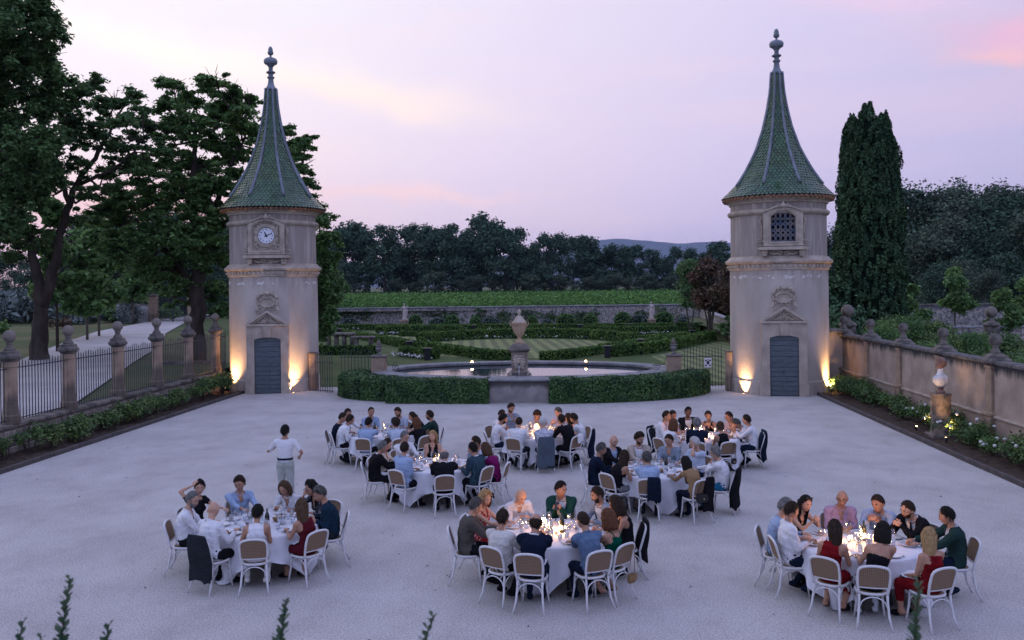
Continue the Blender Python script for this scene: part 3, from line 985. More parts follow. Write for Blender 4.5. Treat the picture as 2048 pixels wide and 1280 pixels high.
        # dark recess: shade painted black behind the pierced board
        MB().prism([(x, z) for x, z in inner], .01, M=FM(-.02)).build('shade_plate', SHADE_BLACK, t)
        b = MB(); cols, x0, x1 = 5, -.50, .50
        rowsz = [(zb + .18, .27, 'a'), (zb + .45, .20, 'o'), (zb + .65, .27, 'a'), (zb + .92, .20, 'o'), (zb + 1.12, .27, 'a'), (zb + 1.39, .17, 'o')]
        cw = (x1 - x0) / cols
        for (z, hh, kd) in rowsz:
            for i in range(cols):
                cx_, cz_ = x0 + (i + .5) * cw, z + hh / 2
                if z > zb + 1.3 and abs(cx_) > .45: continue
                N_ = 16; hole = []; outr = []
                for q in range(N_):
                    a = 2 * math.pi * (q + .5) / N_
                    c_, s_ = math.cos(a), math.sin(a)
                    k = 1 / max(abs(c_), abs(s_)); outr.append((cx_ + c_ * k * cw / 2, cz_ + s_ * k * hh / 2))
                    if kd == 'o': hole.append((cx_ + .052 * c_, cz_ + .052 * s_))
                    else:
                        if s_ > 0: hole.append((cx_ + .058 * c_, cz_ + .02 + .07 * s_))
                        else: hole.append((cx_ + .058 * max(-1, min(1, c_ * k)), cz_ + .02 + .09 * max(-1, s_ * k)))
                V = np.array([(x, -.06, zq) for x, zq in outr] + [(x, -.06, zq) for x, zq in hole] + [(x, -.02, zq) for x, zq in hole])
                f = []
                for q in range(N_):
                    j = (q + 1) % N_
                    f += [(q, j, N_ + j, N_ + q), (N_ + q, N_ + j, 2 * N_ + j, 2 * N_ + q)]
                b.add(xf(V, FM(-.02)), f)
        b.build('pierced_board', mat('old_board', (0.15, 0.14, 0.14), .85, (0.05, 0.08, 0.13), 2.4, 5, lo=.45, hi=.62), t)
        MB().box((0, -.09, zb + 1.115), (1.0, .06, .035)).build('ledge', STONE_W, t).matrix_basis = Matrix(FM(-.02).tolist())
    return t


tower('clock_tower', -14.06, 43.03, 2.03, math.radians(-80), 'round stone tower carrying the white clock, with a green tiled spire', 'clock')
tower('dovecote_tower', 9.12, 41.40, 2.08, math.radians(-97), 'round stone tower with the pierced pigeon window under its green tiled spire', 'window', .963)


# ------------------------------------------------------------------ uplights
def uplight(name, loc, aim, power, label, size=.04, cone=60, blend=1.0, radius=.05):
    t = thing(name, label, 'lamp', loc, group='warm ground floodlights')
    d = Vector(aim).normalized()
    q = d.to_track_quat('Z', 'Y')
    bo = MB().lathe([(size * .8, -.10), (size, -.08), (size, .0), (size * .9, .0)], 12, cap=True).build('housing', BLACK, t)
    bo.rotation_mode = 'QUATERNION'; bo.rotation_quaternion = q; bo.location = (0, 0, .12)
    gl = MB().lathe([(size * .82, .005), (size * .6, .015), (0, .018)], 12, cap=False).build('lens', GLOW, t)
    gl.rotation_mode = 'QUATERNION'; gl.rotation_quaternion = q; gl.location = (0, 0, .12)
    MB().box((0, 0, .02), (.03, .03, .16)).build('stake', BLACK, t)
    l = bpy.data.lights.new('flood', 'SPOT'); l.energy = power; l.color = (1.0, 0.56, 0.25)
    l.spot_size = math.radians(cone); l.spot_blend = blend; l.shadow_soft_size = radius
    lo = bpy.data.objects.new('flood', l); COL.objects.link(lo); lo.parent = t
    lo.location = Vector((0, 0, .12)) + d * .04
    lo.rotation_mode = 'QUATERNION'; lo.rotation_quaternion = (-d).to_track_quat('Z', 'Y')
    return t


uplight('floodlight', (-12.55, 41.0, -.10), (-.22, .45, 1.0), 560, 'small floodlight at the foot of the clock tower, right of its door', cone=78)
uplight('floodlight', (-15.75, 41.2, .1), (.35, .33, 1.0), 620, 'small floodlight among the roses left of the clock tower door', cone=84)
uplight('floodlight', (7.30, 40.0, -.10), (.30, .42, 1.0), 560, 'small floodlight at the foot of the pigeon tower, left of its door', cone=78)
uplight('floodlight', (10.95, 39.9, .1), (.02, .50, 1.0), 800, 'small floodlight in the bed right of the pigeon tower door', cone=100)
uplight('floodlight', (10.72, 29.6, .1), (.2, -.30, .55), 90, 'small floodlight in the bed just behind the marble bust', cone=90)
uplight('floodlight', (10.75, 27.4, .1), (.25, .5, .9), 110, 'small floodlight in the bed just before the marble bust', cone=80)


# ------------------------------------------------------------------ left fence: plinth, piers and railings
PY = [19.75, 22.88, 26.04, 29.2, 32.5, 35.65, 38.65, 41.7]
pl = thing('plinth_wall', 'low rough stone wall carrying the left railings beside the rose bed', 'wall', (-16.45, 0, 0))
r0 = random.Random(2)
y = 14.0
while y < 42.0:
    L_ = r0.uniform(.9, 1.5)
    MB().box((r0.uniform(-.01, .01), y + L_ / 2, .84 + r0.uniform(-.01, .01)), (.50, L_ - .02, .13), bev=.03).build('coping_stone', STONE_W, pl)
    y += L_
RUB = mat('rubble', (0.33, 0.28, 0.24), 0.92, (0.2, 0.17, 0.15), 5, 6, 0.5, 30, island=(.7, 1.25), spec=.1)
b = MB(); b.box((-.02, 28, .36), (.36, 28, .82)); b.build('mortar_core', mat('mortar', (0.25, 0.21, 0.18), .95), pl)
b = MB()
y = 14.0
for k in range(3):
    y = 14.0
    while y < 41.9:
        L_ = r0.uniform(.25, .6)
        b.box((.155 + r0.uniform(-.02, .025), y + L_ / 2, .14 + k * .24 + r0.uniform(-.01, .01)), (.12, L_ - .03, .215), bev=.04)
        y += L_
tag(b.build('rubble_stones', RUB, pl), kind='stuff')


def pier_meshes():
    sh = MB().lathe([(.27, 0), (.27, .22), (.225, .27), (.225, .30), (.20, .55), (.20, 1.62), (.225, 1.66), (.205, 1.70), (.205, 1.80)], 8, a0=math.pi / 8).mesh('shaft', PIER)
    cap = MB().lathe([(.22, 1.80), (.27, 1.86), (.33, 1.90), (.33, 1.97), (.27, 2.03), (.26, 2.10), (.17, 2.13)], 8, a0=math.pi / 8).mesh('cap', STONE_W)
    nk = MB().lathe([(.165, 2.13), (.15, 2.18), (.085, 2.27), (.085, 2.31), (.11, 2.35), (.10, 2.38)], 14).mesh('neck', STONE_W, True)
    bl = MB().ball((0, 0, 2.545), .185, 18, 12).mesh('ball', STONE_W, True)
    return sh, cap, nk, bl


SH, CP, NK, BL = pier_meshes()
pier_names = ['', 'second from the picture edge nearest the house', 'nearest full stone pier of the left railing, beside the picture edge', 'second full stone pier of the left railing',
              'third full stone pier of the left railing', 'fourth full stone pier of the left railing', 'fifth stone pier of the left railing, before the dark tree trunk', 'warmly lit last stone pier of the left railing beside the clock tower']
for i, y in enumerate(PY[1:], 1):
    if i == 1: continue
    t = thing('stone_pier', pier_names[i], 'pillar', (-16.4, y, .90), group='ball topped piers of the left railing')
    for nm, me in (('shaft', SH), ('cap', CP), ('neck', NK), ('ball', BL)): inst(nm, me, t)

BAR = MB().box((0, 0, .95), (.022, .022, 1.9)).lathe([(.018, 1.9), (.0, 2.0)], 4, a0=math.pi / 4).mesh('bar', IRON)
bay_lab = ['', 'iron railing bay cut by the left picture edge, before the first full pier', 'iron railing between the first and second full piers on the left', 'iron railing between the second and third full piers on the left',
           'iron railing between the third and fourth full piers on the left', 'iron railing between the fourth and fifth piers on the left', 'iron railing between the fifth pier and the lit last pier on the left', 'short iron railing between the last lit pier and the clock tower']
ends = PY + [43.4]
for i in range(1, 8):
    ya, yb = ends[i] + .22, ends[i + 1] - .22
    if i == 7: yb = 43.0
    n = int(round((yb - ya) / .158))
    t = thing('iron_railing', bay_lab[i], 'fence', (-16.4, ya, .92), group='iron railing bays on the plinth wall')
    for k in range(n):
        inst('bar', BAR, t, (0, (k + .5) * (yb - ya) / n, .02), scale=(1, 1, .9 + .02 * math.sin(k * 1.3)))
    for z in (.08, 1.58):
        MB().box((0, (yb - ya) / 2, z), (.035, yb - ya + .1, .03)).build('rail', IRON, t)

# ------------------------------------------------------------------ right boundary wall
RWX = 12.0
RW = mat('old_render', (0.43, 0.345, 0.285), 0.93, (0.31, 0.245, 0.20), 1.6, 8, 0.4, 24, world=True, spec=.1)


def wall_streaks(m, ztop, zlen, col, basez=None):
    t = m.node_tree; p = t.nodes['Principled BSDF']
    prev = p.inputs['Base Color'].links[0].from_socket
    g = NN(t, 'ShaderNodeNewGeometry'); sp = NN(t, 'ShaderNodeSeparateXYZ'); t.links.new(g.outputs['Position'], sp.inputs[0])
    mp = NN(t, 'ShaderNodeMapping'); mp.inputs['Scale'].default_value = (2.2, 2.2, .25); t.links.new(g.outputs['Position'], mp.inputs[0])
    n = NN(t, 'ShaderNodeTexNoise'); n.inputs['Scale'].default_value = 1.5; n.inputs['Detail'].default_value = 5; n.inputs['Roughness'].default_value = .7; t.links.new(mp.outputs[0], n.inputs['Vector'])
    mr = NN(t, 'ShaderNodeMapRange'); mr.inputs['From Min'].default_value = ztop - zlen; mr.inputs['From Max'].default_value = ztop; t.links.new(sp.outputs['Z'], mr.inputs['Value'])
    s_ = NN(t, 'ShaderNodeMath', operation='ADD'); t.links.new(mr.outputs[0], s_.inputs[0]); t.links.new(n.outputs[0], s_.inputs[1])
    r = ramp(t, [(0.86, (0, 0, 0, 1)), (1.0, (1, 1, 1, 1))]); 
    mm = NN(t, 'ShaderNodeMapRange'); mm.inputs['From Min'].default_value = .95; mm.inputs['From Max'].default_value = 1.25; t.links.new(s_.outputs[0], mm.inputs['Value'])
    mx = NN(t, 'ShaderNodeMix', data_type='RGBA'); t.links.new(mm.outputs[0], mx.inputs[0]); t.links.new(prev, mx.inputs[6]); mx.inputs[7].default_value = (*col, 1)
    t.links.new(mx.outputs[2], p.inputs['Base Color'])


wall_streaks(RW, 2.45, .75, (0.055, 0.056, 0.058))
RPY = [19.9, 23.6, 27.33, 31.05, 34.7, 38.4, 42.1]
tw = thing('boundary_wall', 'long rendered wall with dark streaks along the right side of the court', 'wall', (RWX, 0, 0))
MB().box((.17, 28.3, 1.1), (.34, 28.2, 2.5)).build('render', RW, tw)
DCOP = mat('mossy_coping', (0.075, 0.073, 0.075), .95, (0.14, 0.13, 0.125), 4, 6, .5, 20, world=True)
y = 14.2
while y < 42.2:
    L_ = r0.uniform(1.0, 1.7)
    MB().box((.15, y + L_ / 2, 2.40), (.46, L_ - .015, .12), bev=.03).build('coping_stone', DCOP, tw); y += L_
MB().tube([(-.02, 14.2, .86), (-.02, 42.3, .86)], .055, 8).build('string_moulding', STONE, tw)
rsh = MB().box((-.05, 0, .42), (.42, .50, .90), bev=.02).box((-.05, 0, .92), (.50, .56, .14), bev=.04).box((-.04, 0, 1.60), (.34, .38, 1.26), bev=.015).box((-.04, 0, 2.27), (.40, .44, .08), bev=.02).mesh('shaft', PIER)
rcp = MB().lathe([(.22, 2.31), (.30, 2.37), (.35, 2.41), (.35, 2.48), (.27, 2.54), (.24, 2.60), (.14, 2.66)], 24, c=(0, 0, 0), sq=True, a0=math.pi / 24).mesh('cap', STONE_W)
rnk = MB().lathe([(.15, 2.65), (.13, 2.72), (.085, 2.80), (.085, 2.84), (.11, 2.88), (.09, 2.9)], 14).mesh('neck', STONE_W, True)
rbl = MB().ball((0, 0, 3.05), .18, 18, 12).mesh('ball', STONE_W, True)
rp_names = ['', '', 'ball topped pier on the right wall nearest the picture edge, past the bust', 'ball topped pier directly behind the marble bust', 'ball topped pier on the right wall, third from the picture edge',
            'ball topped pier on the right wall, next but one to the tower', 'ball topped pier on the right wall closest to the pigeon tower']
for i, y in enumerate(RPY):
    if i < 2: continue
    t = thing('stone_pier', rp_names[i], 'pillar', (RWX + .12, y, 0), group='ball topped piers of the right wall')
    for nm, me in (('shaft', rsh), ('cap', rcp), ('neck', rnk), ('ball', rbl)): inst(nm, me, t)
# stub wall joining the tower, a larger ball behind it
t = thing('stub_wall', 'short rendered wall lit orange between the pigeon tower and the corner pier', 'wall', (11.6, 42.1, 0))
MB().box((0, 0, 1.2), (.9, .4, 2.6)).build('render', STUCCO, t)
MB().lathe([(.52, 2.5), (.55, 2.56), (.50, 2.64), (.1, 2.68)], 24, sq=True, a0=math.pi / 24).build('coping', STONE_W, t)
for nm, x, y_, lab in (('stone_pier', 13.2, 45.2, 'larger ball topped pier behind the corner pier by the tower'), ('stone_pier', 22.2, 50.5, 'lone stone ball on a pier rising above the ivy hedge')):
    t = thing(nm, lab, 'pillar', (x, y_, .1 if x < 20 else -.2))
    MB().box((0, 0, 1.2), (.6, .6, 2.6), bev=.02).build('shaft', STONE_W, t)
    MB().lathe([(.38, 2.5), (.42, 2.58), (.36, 2.68), (.17, 2.78), (.13, 2.92), (.13, 2.98)], 24).build('cap', STONE_W, t, auto=40)
    MB().ball((0, 0, 3.25), .31, 18, 12).build('ball', STONE_W, t, smooth=True)

# pink round markings and letterbox-like grille on the stub
t = thing('marble_bust', 'white marble bust with a red stone head on its round column', 'statue', (11.08, 28.6, 0))
MAR_R = mat('red_marble', (0.25, 0.14, 0.10), .6, (0.17, 0.09, 0.07), 8, 4)
MB().box((0, 0, .05), (.72, .72, .22), bev=.02).build('foot', STONE_W, t)
COLM = mat('mottled_column', (0.24, 0.185, 0.14), .85, (0.08, 0.07, 0.062), 3.5, 6, .4, 20, lo=.42, hi=.6)
MB().lathe([(.30, .15), (.30, .22), (.285, .26), (.285, 1.28), (.30, 1.31), (.30, 1.37)], 24).build('column', COLM, t, auto=40)
MB().lathe([(.13, 1.37), (.13, 1.42), (.07, 1.48), (.10, 1.56)], 14).build('socle', MAR_R, t, auto=40)
b = MB()
th = np.linspace(0, 2 * math.pi, 28, endpoint=False); rows = []
for k, (rx, ry, z, off) in enumerate([(.07, .07, 1.54, 0), (.11, .09, 1.57, 0), (.17, .12, 1.63, 0), (.225, .14, 1.71, 0), (.25, .15, 1.79, 0), (.235, .14, 1.86, 0), (.165, .12, 1.91, 0), (.11, .10, 1.95, 0), (.085, .085, 2.02, 0), (.08, .08, 2.12, 0)]):
    fold = 1 + .07 * np.sin(th * 9 + k * .9) * (1.6 if 0 < k < 7 else 0)
    rows.append(np.c_[rx * np.cos(th) * fold, ry * np.sin(th) * fold + off, np.full(28, z) + .02 * np.sin(th * 5 + k)])
b.grid(rows, cv=True); b.build('draped_shoulders', MARBLE, t, smooth=True, rz=.35)
BUST_T = t

# ------------------------------------------------------------------ pool
PC = (-2.28, 42.1)


def ell(a, rx, ry, z):
    return (PC[0] + rx * math.cos(a), PC[1] + ry * math.sin(a), z)


pool = thing('stone_basin', 'oval stone pool basin between the towers with a pale grey rim', 'pool', (0, 0, 0))
ang = np.linspace(0, 2 * math.pi, 97)[:-1]
b = MB()
b.grid([[ell(a, rx, ry, z) for a in ang] for rx, ry, z in ((6.72, 4.28, -.3), (6.72, 4.28, .86))], cv=True)
b.grid([[ell(a, rx, ry, z) for a in ang] for rx, ry, z in ((6.0, 3.7, .86), (6.0, 3.7, .2))], cv=True)
b.build('basin_wall', mat('basin_wall', (0.27, 0.25, 0.235), .9, (0.14, 0.14, 0.13), 1.5, 7, .4, 15, world=True), pool)
RIMM = mat('rim_stone', (0.25, 0.25, 0.255), .75, (0.16, 0.16, 0.165), 2.2, 6, .35, 14, world=True, spec=.3)
NR = 32
for k in range(NR):
    a0, a1 = 2 * math.pi * k / NR + .003, 2 * math.pi * (k + 1) / NR - .003
    aa = np.linspace(a0, a1, 5)
    P = [[ell(a, rx, ry, z) for a in aa] for rx, ry, z in ((6.68, 4.24, .86), (6.84, 4.38, .87), (6.87, 4.41, .92), (6.83, 4.37, .97), (6.0, 3.62, .98), (5.95, 3.58, .95), (5.95, 3.58, .86), (6.68, 4.24, .86))]
    b = MB(); b.grid(P)
    for i in (0, 4):
        b.add([P[j][i] for j in range(7)], [tuple(range(7))])
    b.build('rim_stone', RIMM, pool)
WATER = mat('pool_water', (0.02, 0.03, 0.035), 0.03, spec=1.0)
t_ = WATER.node_tree; p_ = t_.nodes['Principled BSDF']; p_.inputs['IOR'].default_value = 3.2; p_.inputs['Roughness'].default_value = .02
g_ = NN(t_, 'ShaderNodeNewGeometry'); mp_ = NN(t_, 'ShaderNodeMapping'); mp_.inputs['Scale'].default_value = (1.0, 2.2, 1)
n_ = NN(t_, 'ShaderNodeTexNoise'); n_.inputs['Scale'].default_value = 3.0; n_.inputs['Detail'].default_value = 3
b_ = NN(t_, 'ShaderNodeBump'); b_.inputs['Strength'].default_value = .016; b_.inputs['Distance'].default_value = .05
t_.links.new(g_.outputs['Position'], mp_.inputs[0]); t_.links.new(mp_.outputs[0], n_.inputs['Vector']); t_.links.new(n_.outputs[0], b_.inputs['Height']); t_.links.new(b_.outputs[0], p_.inputs['Normal'])
b = MB(); b.add([ell(a, 6.01, 3.71, .82) for a in ang], [tuple(range(96))]); tag(b.build('water', WATER), kind='structure')
# flat front face of the basin between the hedges, with its projecting ledge
t = thing('basin_front', 'stained pale stone front of the pool between the two clipped hedges', 'wall', (0, 0, 0))
BF = mat('basin_front', (0.34, 0.31, 0.295), .9, (0.21, 0.19, 0.18), 2.0, 7, .4, 15, world=True)
wall_streaks(BF, .86, .55, (0.10, 0.09, 0.085))
MB().box((-2.15, 37.62, .40), (2.4, .55, .92)).build('facing', BF, t)
MB().box((-2.15, 37.58, .925), (2.55, .78, .09), bev=.03).build('ledge', RIMM, t)

# fountain pedestal with urn and mask
f = thing('fountain', 'carved stone fountain pedestal with a spouting mask and tall urn in the pool', 'fountain', (-2.22, 39.35, .68))
b = MB(); b.lathe([(.46, -.3), (.46, .20), (.40, .26), (.33, .42)], 24, sq=True, a0=math.pi / 24)
b.build('foot', mat('shaded_foot_stone', (.035, .035, .033), .5, (.10, .09, .08), 3, 5), f)  # stone darkened to paint the recess shade under the mask
b = MB(); b.lathe([(.36, .30), (.335, .45), (.335, 1.12), (.355, 1.16), (.335, 1.20), (.36, 1.26)], 24, sq=True, a0=math.pi / 24); b.build('shaft', mat('fountain_stone', (.34, .27, .22), .9, (.19, .155, .13), 3, 6, .4, 20), f)
b = MB(); b.lathe([(.38, 1.26), (.44, 1.30), (.46, 1.36), (.42, 1.40), (.34, 1.52), (.30, 1.58), (.24, 1.60)], 24, sq=True, a0=math.pi / 24); b.build('cap', STONE_W, f)
for sx in (-1, 1):
    sp = spiral(sx * .44, .22, .13, 1.2, math.pi / 2, sx, 16); sp[:, 1] = -.40
    b = MB(); b.tube(sp, .045, 7); b.tube([(sx * .34, -.38, .50), (sx * .40, -.39, .40), (sx * .50, -.40, .30)], .05, 7); b.build('volute', STONE_L, f, smooth=True)
b = MB()
b.ball((0, -.34, .86), (.19, .10, .24), 16, 12)
b.ball((0, -.46, .86), (.035, .05, .07), 8, 6); b.ball((0, -.43, .96), (.13, .04, .035), 8, 6)
for sx in (-1, 1):
    b.ball((sx * .08, -.42, .86), (.05, .03, .05), 8, 6)
    for q in range(5):
        b.ball((sx * (.16 + .03 * math.sin(q)), -.36, 1.04 - q * .11), (.07, .06, .07), 8, 6)
for q in range(6): b.ball(((q - 2.5) * .06, -.38, 1.09), (.05, .06, .05), 8, 6)
for q in range(5): b.ball(((q - 2) * .055, -.39, .66 - .03 * (2 - abs(q - 2))), (.04, .05, .07), 8, 6)
mk = b.build('mask', STONE_L, f, smooth=True)
MB().ball((0, -.445, .745), (.055, .02, .04), 10, 6).build('mouth', SHADE_BLACK, mk)  # mouth hollow painted as a near-black ball
MB().tube([(0, -.46, .74), (0, -.54, .62), (0, -.575, .40), (0, -.59, .05)], [.012, .012, .011, .014], 6).build('water_jet', glass('jet', (.8, .85, .9), .35), f)
URN = mat('urn_terracotta', (0.52, 0.36, 0.22), .8, (0.30, 0.21, 0.15), 4, 5, .3, 25)
u = MB(); u.lathe([(.20, 1.60), (.20, 1.66), (.13, 1.70), (.075, 1.80), (.075, 1.84), (.10, 1.88), (.20, 2.0), (.28, 2.18), (.305, 2.33), (.315, 2.42), (.335, 2.45), (.335, 2.49), (.29, 2.52)], 24)
uo = u.build('urn', URN, f, auto=45)
MB().lathe([(.29, 2.52), (.27, 2.56), (.18, 2.68), (.12, 2.76), (.06, 2.80), (.05, 2.84), (.08, 2.90), (.075, 2.97), (.04, 3.04), (0, 3.07)], 20).build('lid', STONE_L, uo, auto=45)
for sx in (-1, 1):
    MB().tube([(sx * .28, 0, 2.32), (sx * .36, 0, 2.36), (sx * .40, 0, 2.46), (sx * .37, 0, 2.60), (sx * .33, 0, 2.58)], .028, 6).build('handle', URN, uo, smooth=True)
b = MB()
for q in range(16):
    a = q / 16 * 2 * math.pi
    b.ball((.30 * math.cos(a), .30 * math.sin(a), 2.38 + .03 * (q % 2)), (.045, .045, .035), 6, 5)
b.build('garland', URN, uo, smooth=True)

# side pedestals with small urns, and their iron scrolls
for px, py, lab, lab2, sx in ((-8.72, 41.4, 'square stone pedestal on the left end of the pool', 'small grey carved urn on the left pool pedestal', 1), (4.45, 40.8, 'square stone pedestal on the right end of the pool', 'small grey carved urn on the right pool pedestal', -1)):
    t = thing('pedestal', lab, 'pedestal', (px, py, .0))
    MB().box((0, 0, .75), (.60, .60, 1.7), bev=.015).build('block', PIER, t)
    MB().box((0, 0, 1.63), (.72, .72, .09), bev=.03).build('cap', STONE_W, t)
    b = MB()
    P = [(sx * .34, -.1, 1.45), (sx * .52, -.12, 1.2), (sx * .62, -.14, 1.02)]
    b.tube([(sx * .32, -.1, 1.62), (sx * .36, -.1, 1.40), (sx * .48, -.12, 1.24), (sx * .72, -.14, 1.18), (sx * .90, -.16, 1.20)], .013, 5)
    sp = spiral(sx * .80, 1.16, .17, 1.7, 1.2, sx, 22); sp[:, 1] = -.16
    b.tube(sp, .013, 5)
    b.build('iron_scroll', IRON, t)
    t = thing('small_urn', lab2, 'urn', (px, py, 1.68))
    MB().lathe([(.11, 0), (.11, .04), (.05, .09), (.045, .13), (.12, .20), (.15, .27), (.12, .33), (.11, .36), (.17, .40), (.18, .43), (.12, .44)], 16).build('bowl', STONE_G, t, auto=40)
    b = MB()
    for q in range(12): b.ball((.09 * math.cos(q * 2.4) * (1 - q / 14), .09 * math.sin(q * 2.4) * (1 - q / 14), .46 + q * .018), (.045, .045, .05), 6, 5)
    b.build('fruit_top', STONE_W, t, smooth=True)
# pool lamps on the far rim
for x in (-4.92, .68):
    t = thing('pool_lamp', 'bright round lamp on the far pool rim, %s of the fountain' % ('left' if x < -2.2 else 'right'), 'lamp', (x, PC[1] + 3.45, .93))
    MB().box((0, .08, .0), (.22, .14, .26), bev=.02).build('housing', BLACK, t)
    MB().ball((0, -.02, .06), .055, 10, 8).build('bulb', emis('pool_bulb', (1.0, .50, .20), 28), t)
    l = bpy.data.lights.new('glow', 'POINT'); l.energy = 6; l.color = (1, .6, .3); l.shadow_soft_size = .06
    lo = bpy.data.objects.new('glow', l); COL.objects.link(lo); lo.parent = t; lo.location = (0, -.12, .06)

# ------------------------------------------------------------------ gates between towers and pool
def gate(name, lab, p0, p1, z0, h, n, wave=0.0, sign=False):
    d = np.array(p1) - np.array(p0); L_ = np.hypot(*d); a = math.atan2(d[1], d[0])
    t = thing(name, lab, 'gate', (p0[0], p0[1], z0), a)
    me = MB().box((0, 0, h / 2), (.022, .022, h)).lathe([(.02, h), (.0, h + .10)], 4).mesh('bar', IRON)
    for k in range(n):
        inst('bar', me, t, ((k + .5) * L_ / n, 0, 0))
    for z in (.08, h * .78): MB().box((L_ / 2, 0, z), (L_, .03, .035)).build('rail', IRON, t)
    if sign:
        WH = mat('sign_white', (.75, .76, .8), .5)
        s_ = MB().box((L_ * .62, -.03, h * .62), (.32, .012, .42)).build('notice_plate', WH, t)
        b = MB()
        for (x, z, w_, h_) in ((0, 0, .12, .14), (-.09, .10, .08, .06), (.09, .10, .08, .06), (-.09, -.12, .08, .06), (.09, -.12, .08, .06), (0, .13, .05, .04)):
            b.box((L_ * .62 + x, -.04, h * .62 + z), (w_, .008, h_))
        b.build('notice_print', BLACK, s_)
    return t


gate('iron_gate', 'open iron gate leaf between the clock tower and the clipped hedge', (-11.75, 41.6), (-10.75, 41.1), 0, 1.75, 8)
gate('iron_fence', 'iron garden fence behind the left pool hedge, ending at the pedestal', (-10.75, 42.3), (-9.1, 42.0), .35, 1.5, 10)
gate('iron_gate', 'iron gate with a small white notice beside the pigeon tower', (4.9, 41.3), (6.7, 41.6), 0.15, 1.75, 13, sign=True)
for x, y_, lab in ((-11.95, 42.2, 'short stone gate post against the right side of the clock tower'), (6.95, 41.3, 'short stone gate post against the left side of the pigeon tower')):
    t = thing('gate_post', lab, 'post', (x, y_, 0))
    MB().box((0, 0, .85), (.36, .36, 1.7), bev=.02).build('shaft', PIER, t); MB().box((0, 0, 1.73), (.44, .44, .08), bev=.02).build('cap', STONE_W, t)

r_ = np.random.default_rng(77); n = 240
P = np.c_[r_.uniform(-14.6, 10.1, n), r_.uniform(9, 37, n), np.full(n, .012)]
tag(inst('fallen_leaves', leaf_mesh('fallen_leaves', P, .036, mat('dead_leaf', (.07, .05, .04), .9, island=(.5, 1.6)), up=3, aspect=1.4, bend=.12)), 'small dead leaves scattered over the pale gravel court', 'leaves', kind='stuff')

# ================================================================== VEGETATION
LEAF_DARK = mat('leaf_dark', (0.075, 0.145, 0.055), 0.6, (0.14, 0.24, 0.085), 0.35, 3, island=(0.5, 1.6), transl=.38, spec=.3)
LEAF_MID = mat('leaf_mid', (0.085, 0.175, 0.055), 0.6, (0.16, 0.27, 0.085), 0.5, 3, island=(0.5, 1.6), transl=.38, spec=.3)
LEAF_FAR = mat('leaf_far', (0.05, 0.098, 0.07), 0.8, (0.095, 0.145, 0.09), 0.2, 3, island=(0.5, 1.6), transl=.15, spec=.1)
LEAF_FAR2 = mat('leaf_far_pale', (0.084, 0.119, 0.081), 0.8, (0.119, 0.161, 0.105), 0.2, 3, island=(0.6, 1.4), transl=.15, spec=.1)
LEAF_CYP = mat('cypress_needles', (0.032, 0.075, 0.036), 0.75, (0.07, 0.125, 0.055), 0.6, 3, island=(0.5, 1.6), spec=.15)
LEAF_BOX = mat('boxwood_leaf', (0.03, 0.078, 0.026), 0.5, (0.075, 0.15, 0.042), 1.5, 3, island=(0.4, 1.8), spec=.35)
LEAF_PART = mat('clipped_leaf', (0.055, 0.12, 0.028), 0.75, (0.12, 0.2, 0.042), 0.8, 3, island=(0.5, 1.6), spec=.15)
LEAF_GREY = mat('lavender_leaf', (0.132, 0.168, 0.156), 0.85, (0.204, 0.240, 0.216), 1, 3, island=(0.6, 1.4), spec=.1)
LEAF_ROSE = mat('rose_leaf', (0.048, 0.112, 0.039), 0.55, (0.143, 0.210, 0.053), 1.2, 3, island=(0.5, 1.6), transl=.2, spec=.35)
LEAF_VINE = mat('vine_leaf', (0.078, 0.189, 0.046), 0.7, (0.143, 0.273, 0.065), 0.4, 3, island=(0.4, 1.6), transl=.2, spec=.2)
LEAF_RED = mat('bronze_leaf', (0.090, 0.083, 0.048), 0.75, (0.165, 0.093, 0.063), 0.6, 3, island=(0.6, 1.5), transl=.15, spec=.2)
BARK = mat('bark', (0.045, 0.036, 0.030), 0.95, (0.085, 0.068, 0.055), 3, 6, .6, 12, stretch=(1, 1, .3), spec=.1)
BARK_L = mat('pale_bark', (0.14, 0.12, 0.10), 0.9, (0.08, 0.065, 0.055), 4, 5, .4, 12, stretch=(1, 1, .3), spec=.1)
CORE = mat('shrub_inner_shade', (0.010, 0.018, 0.010), 1.0, spec=0)  # near-black; shade inside hedges, bushes and cypress put into the colour


def put(name, me, parent=None, kind=None, loc=None):
    o = inst(name, me, parent, loc)
    if kind: o['kind'] = kind
    return o


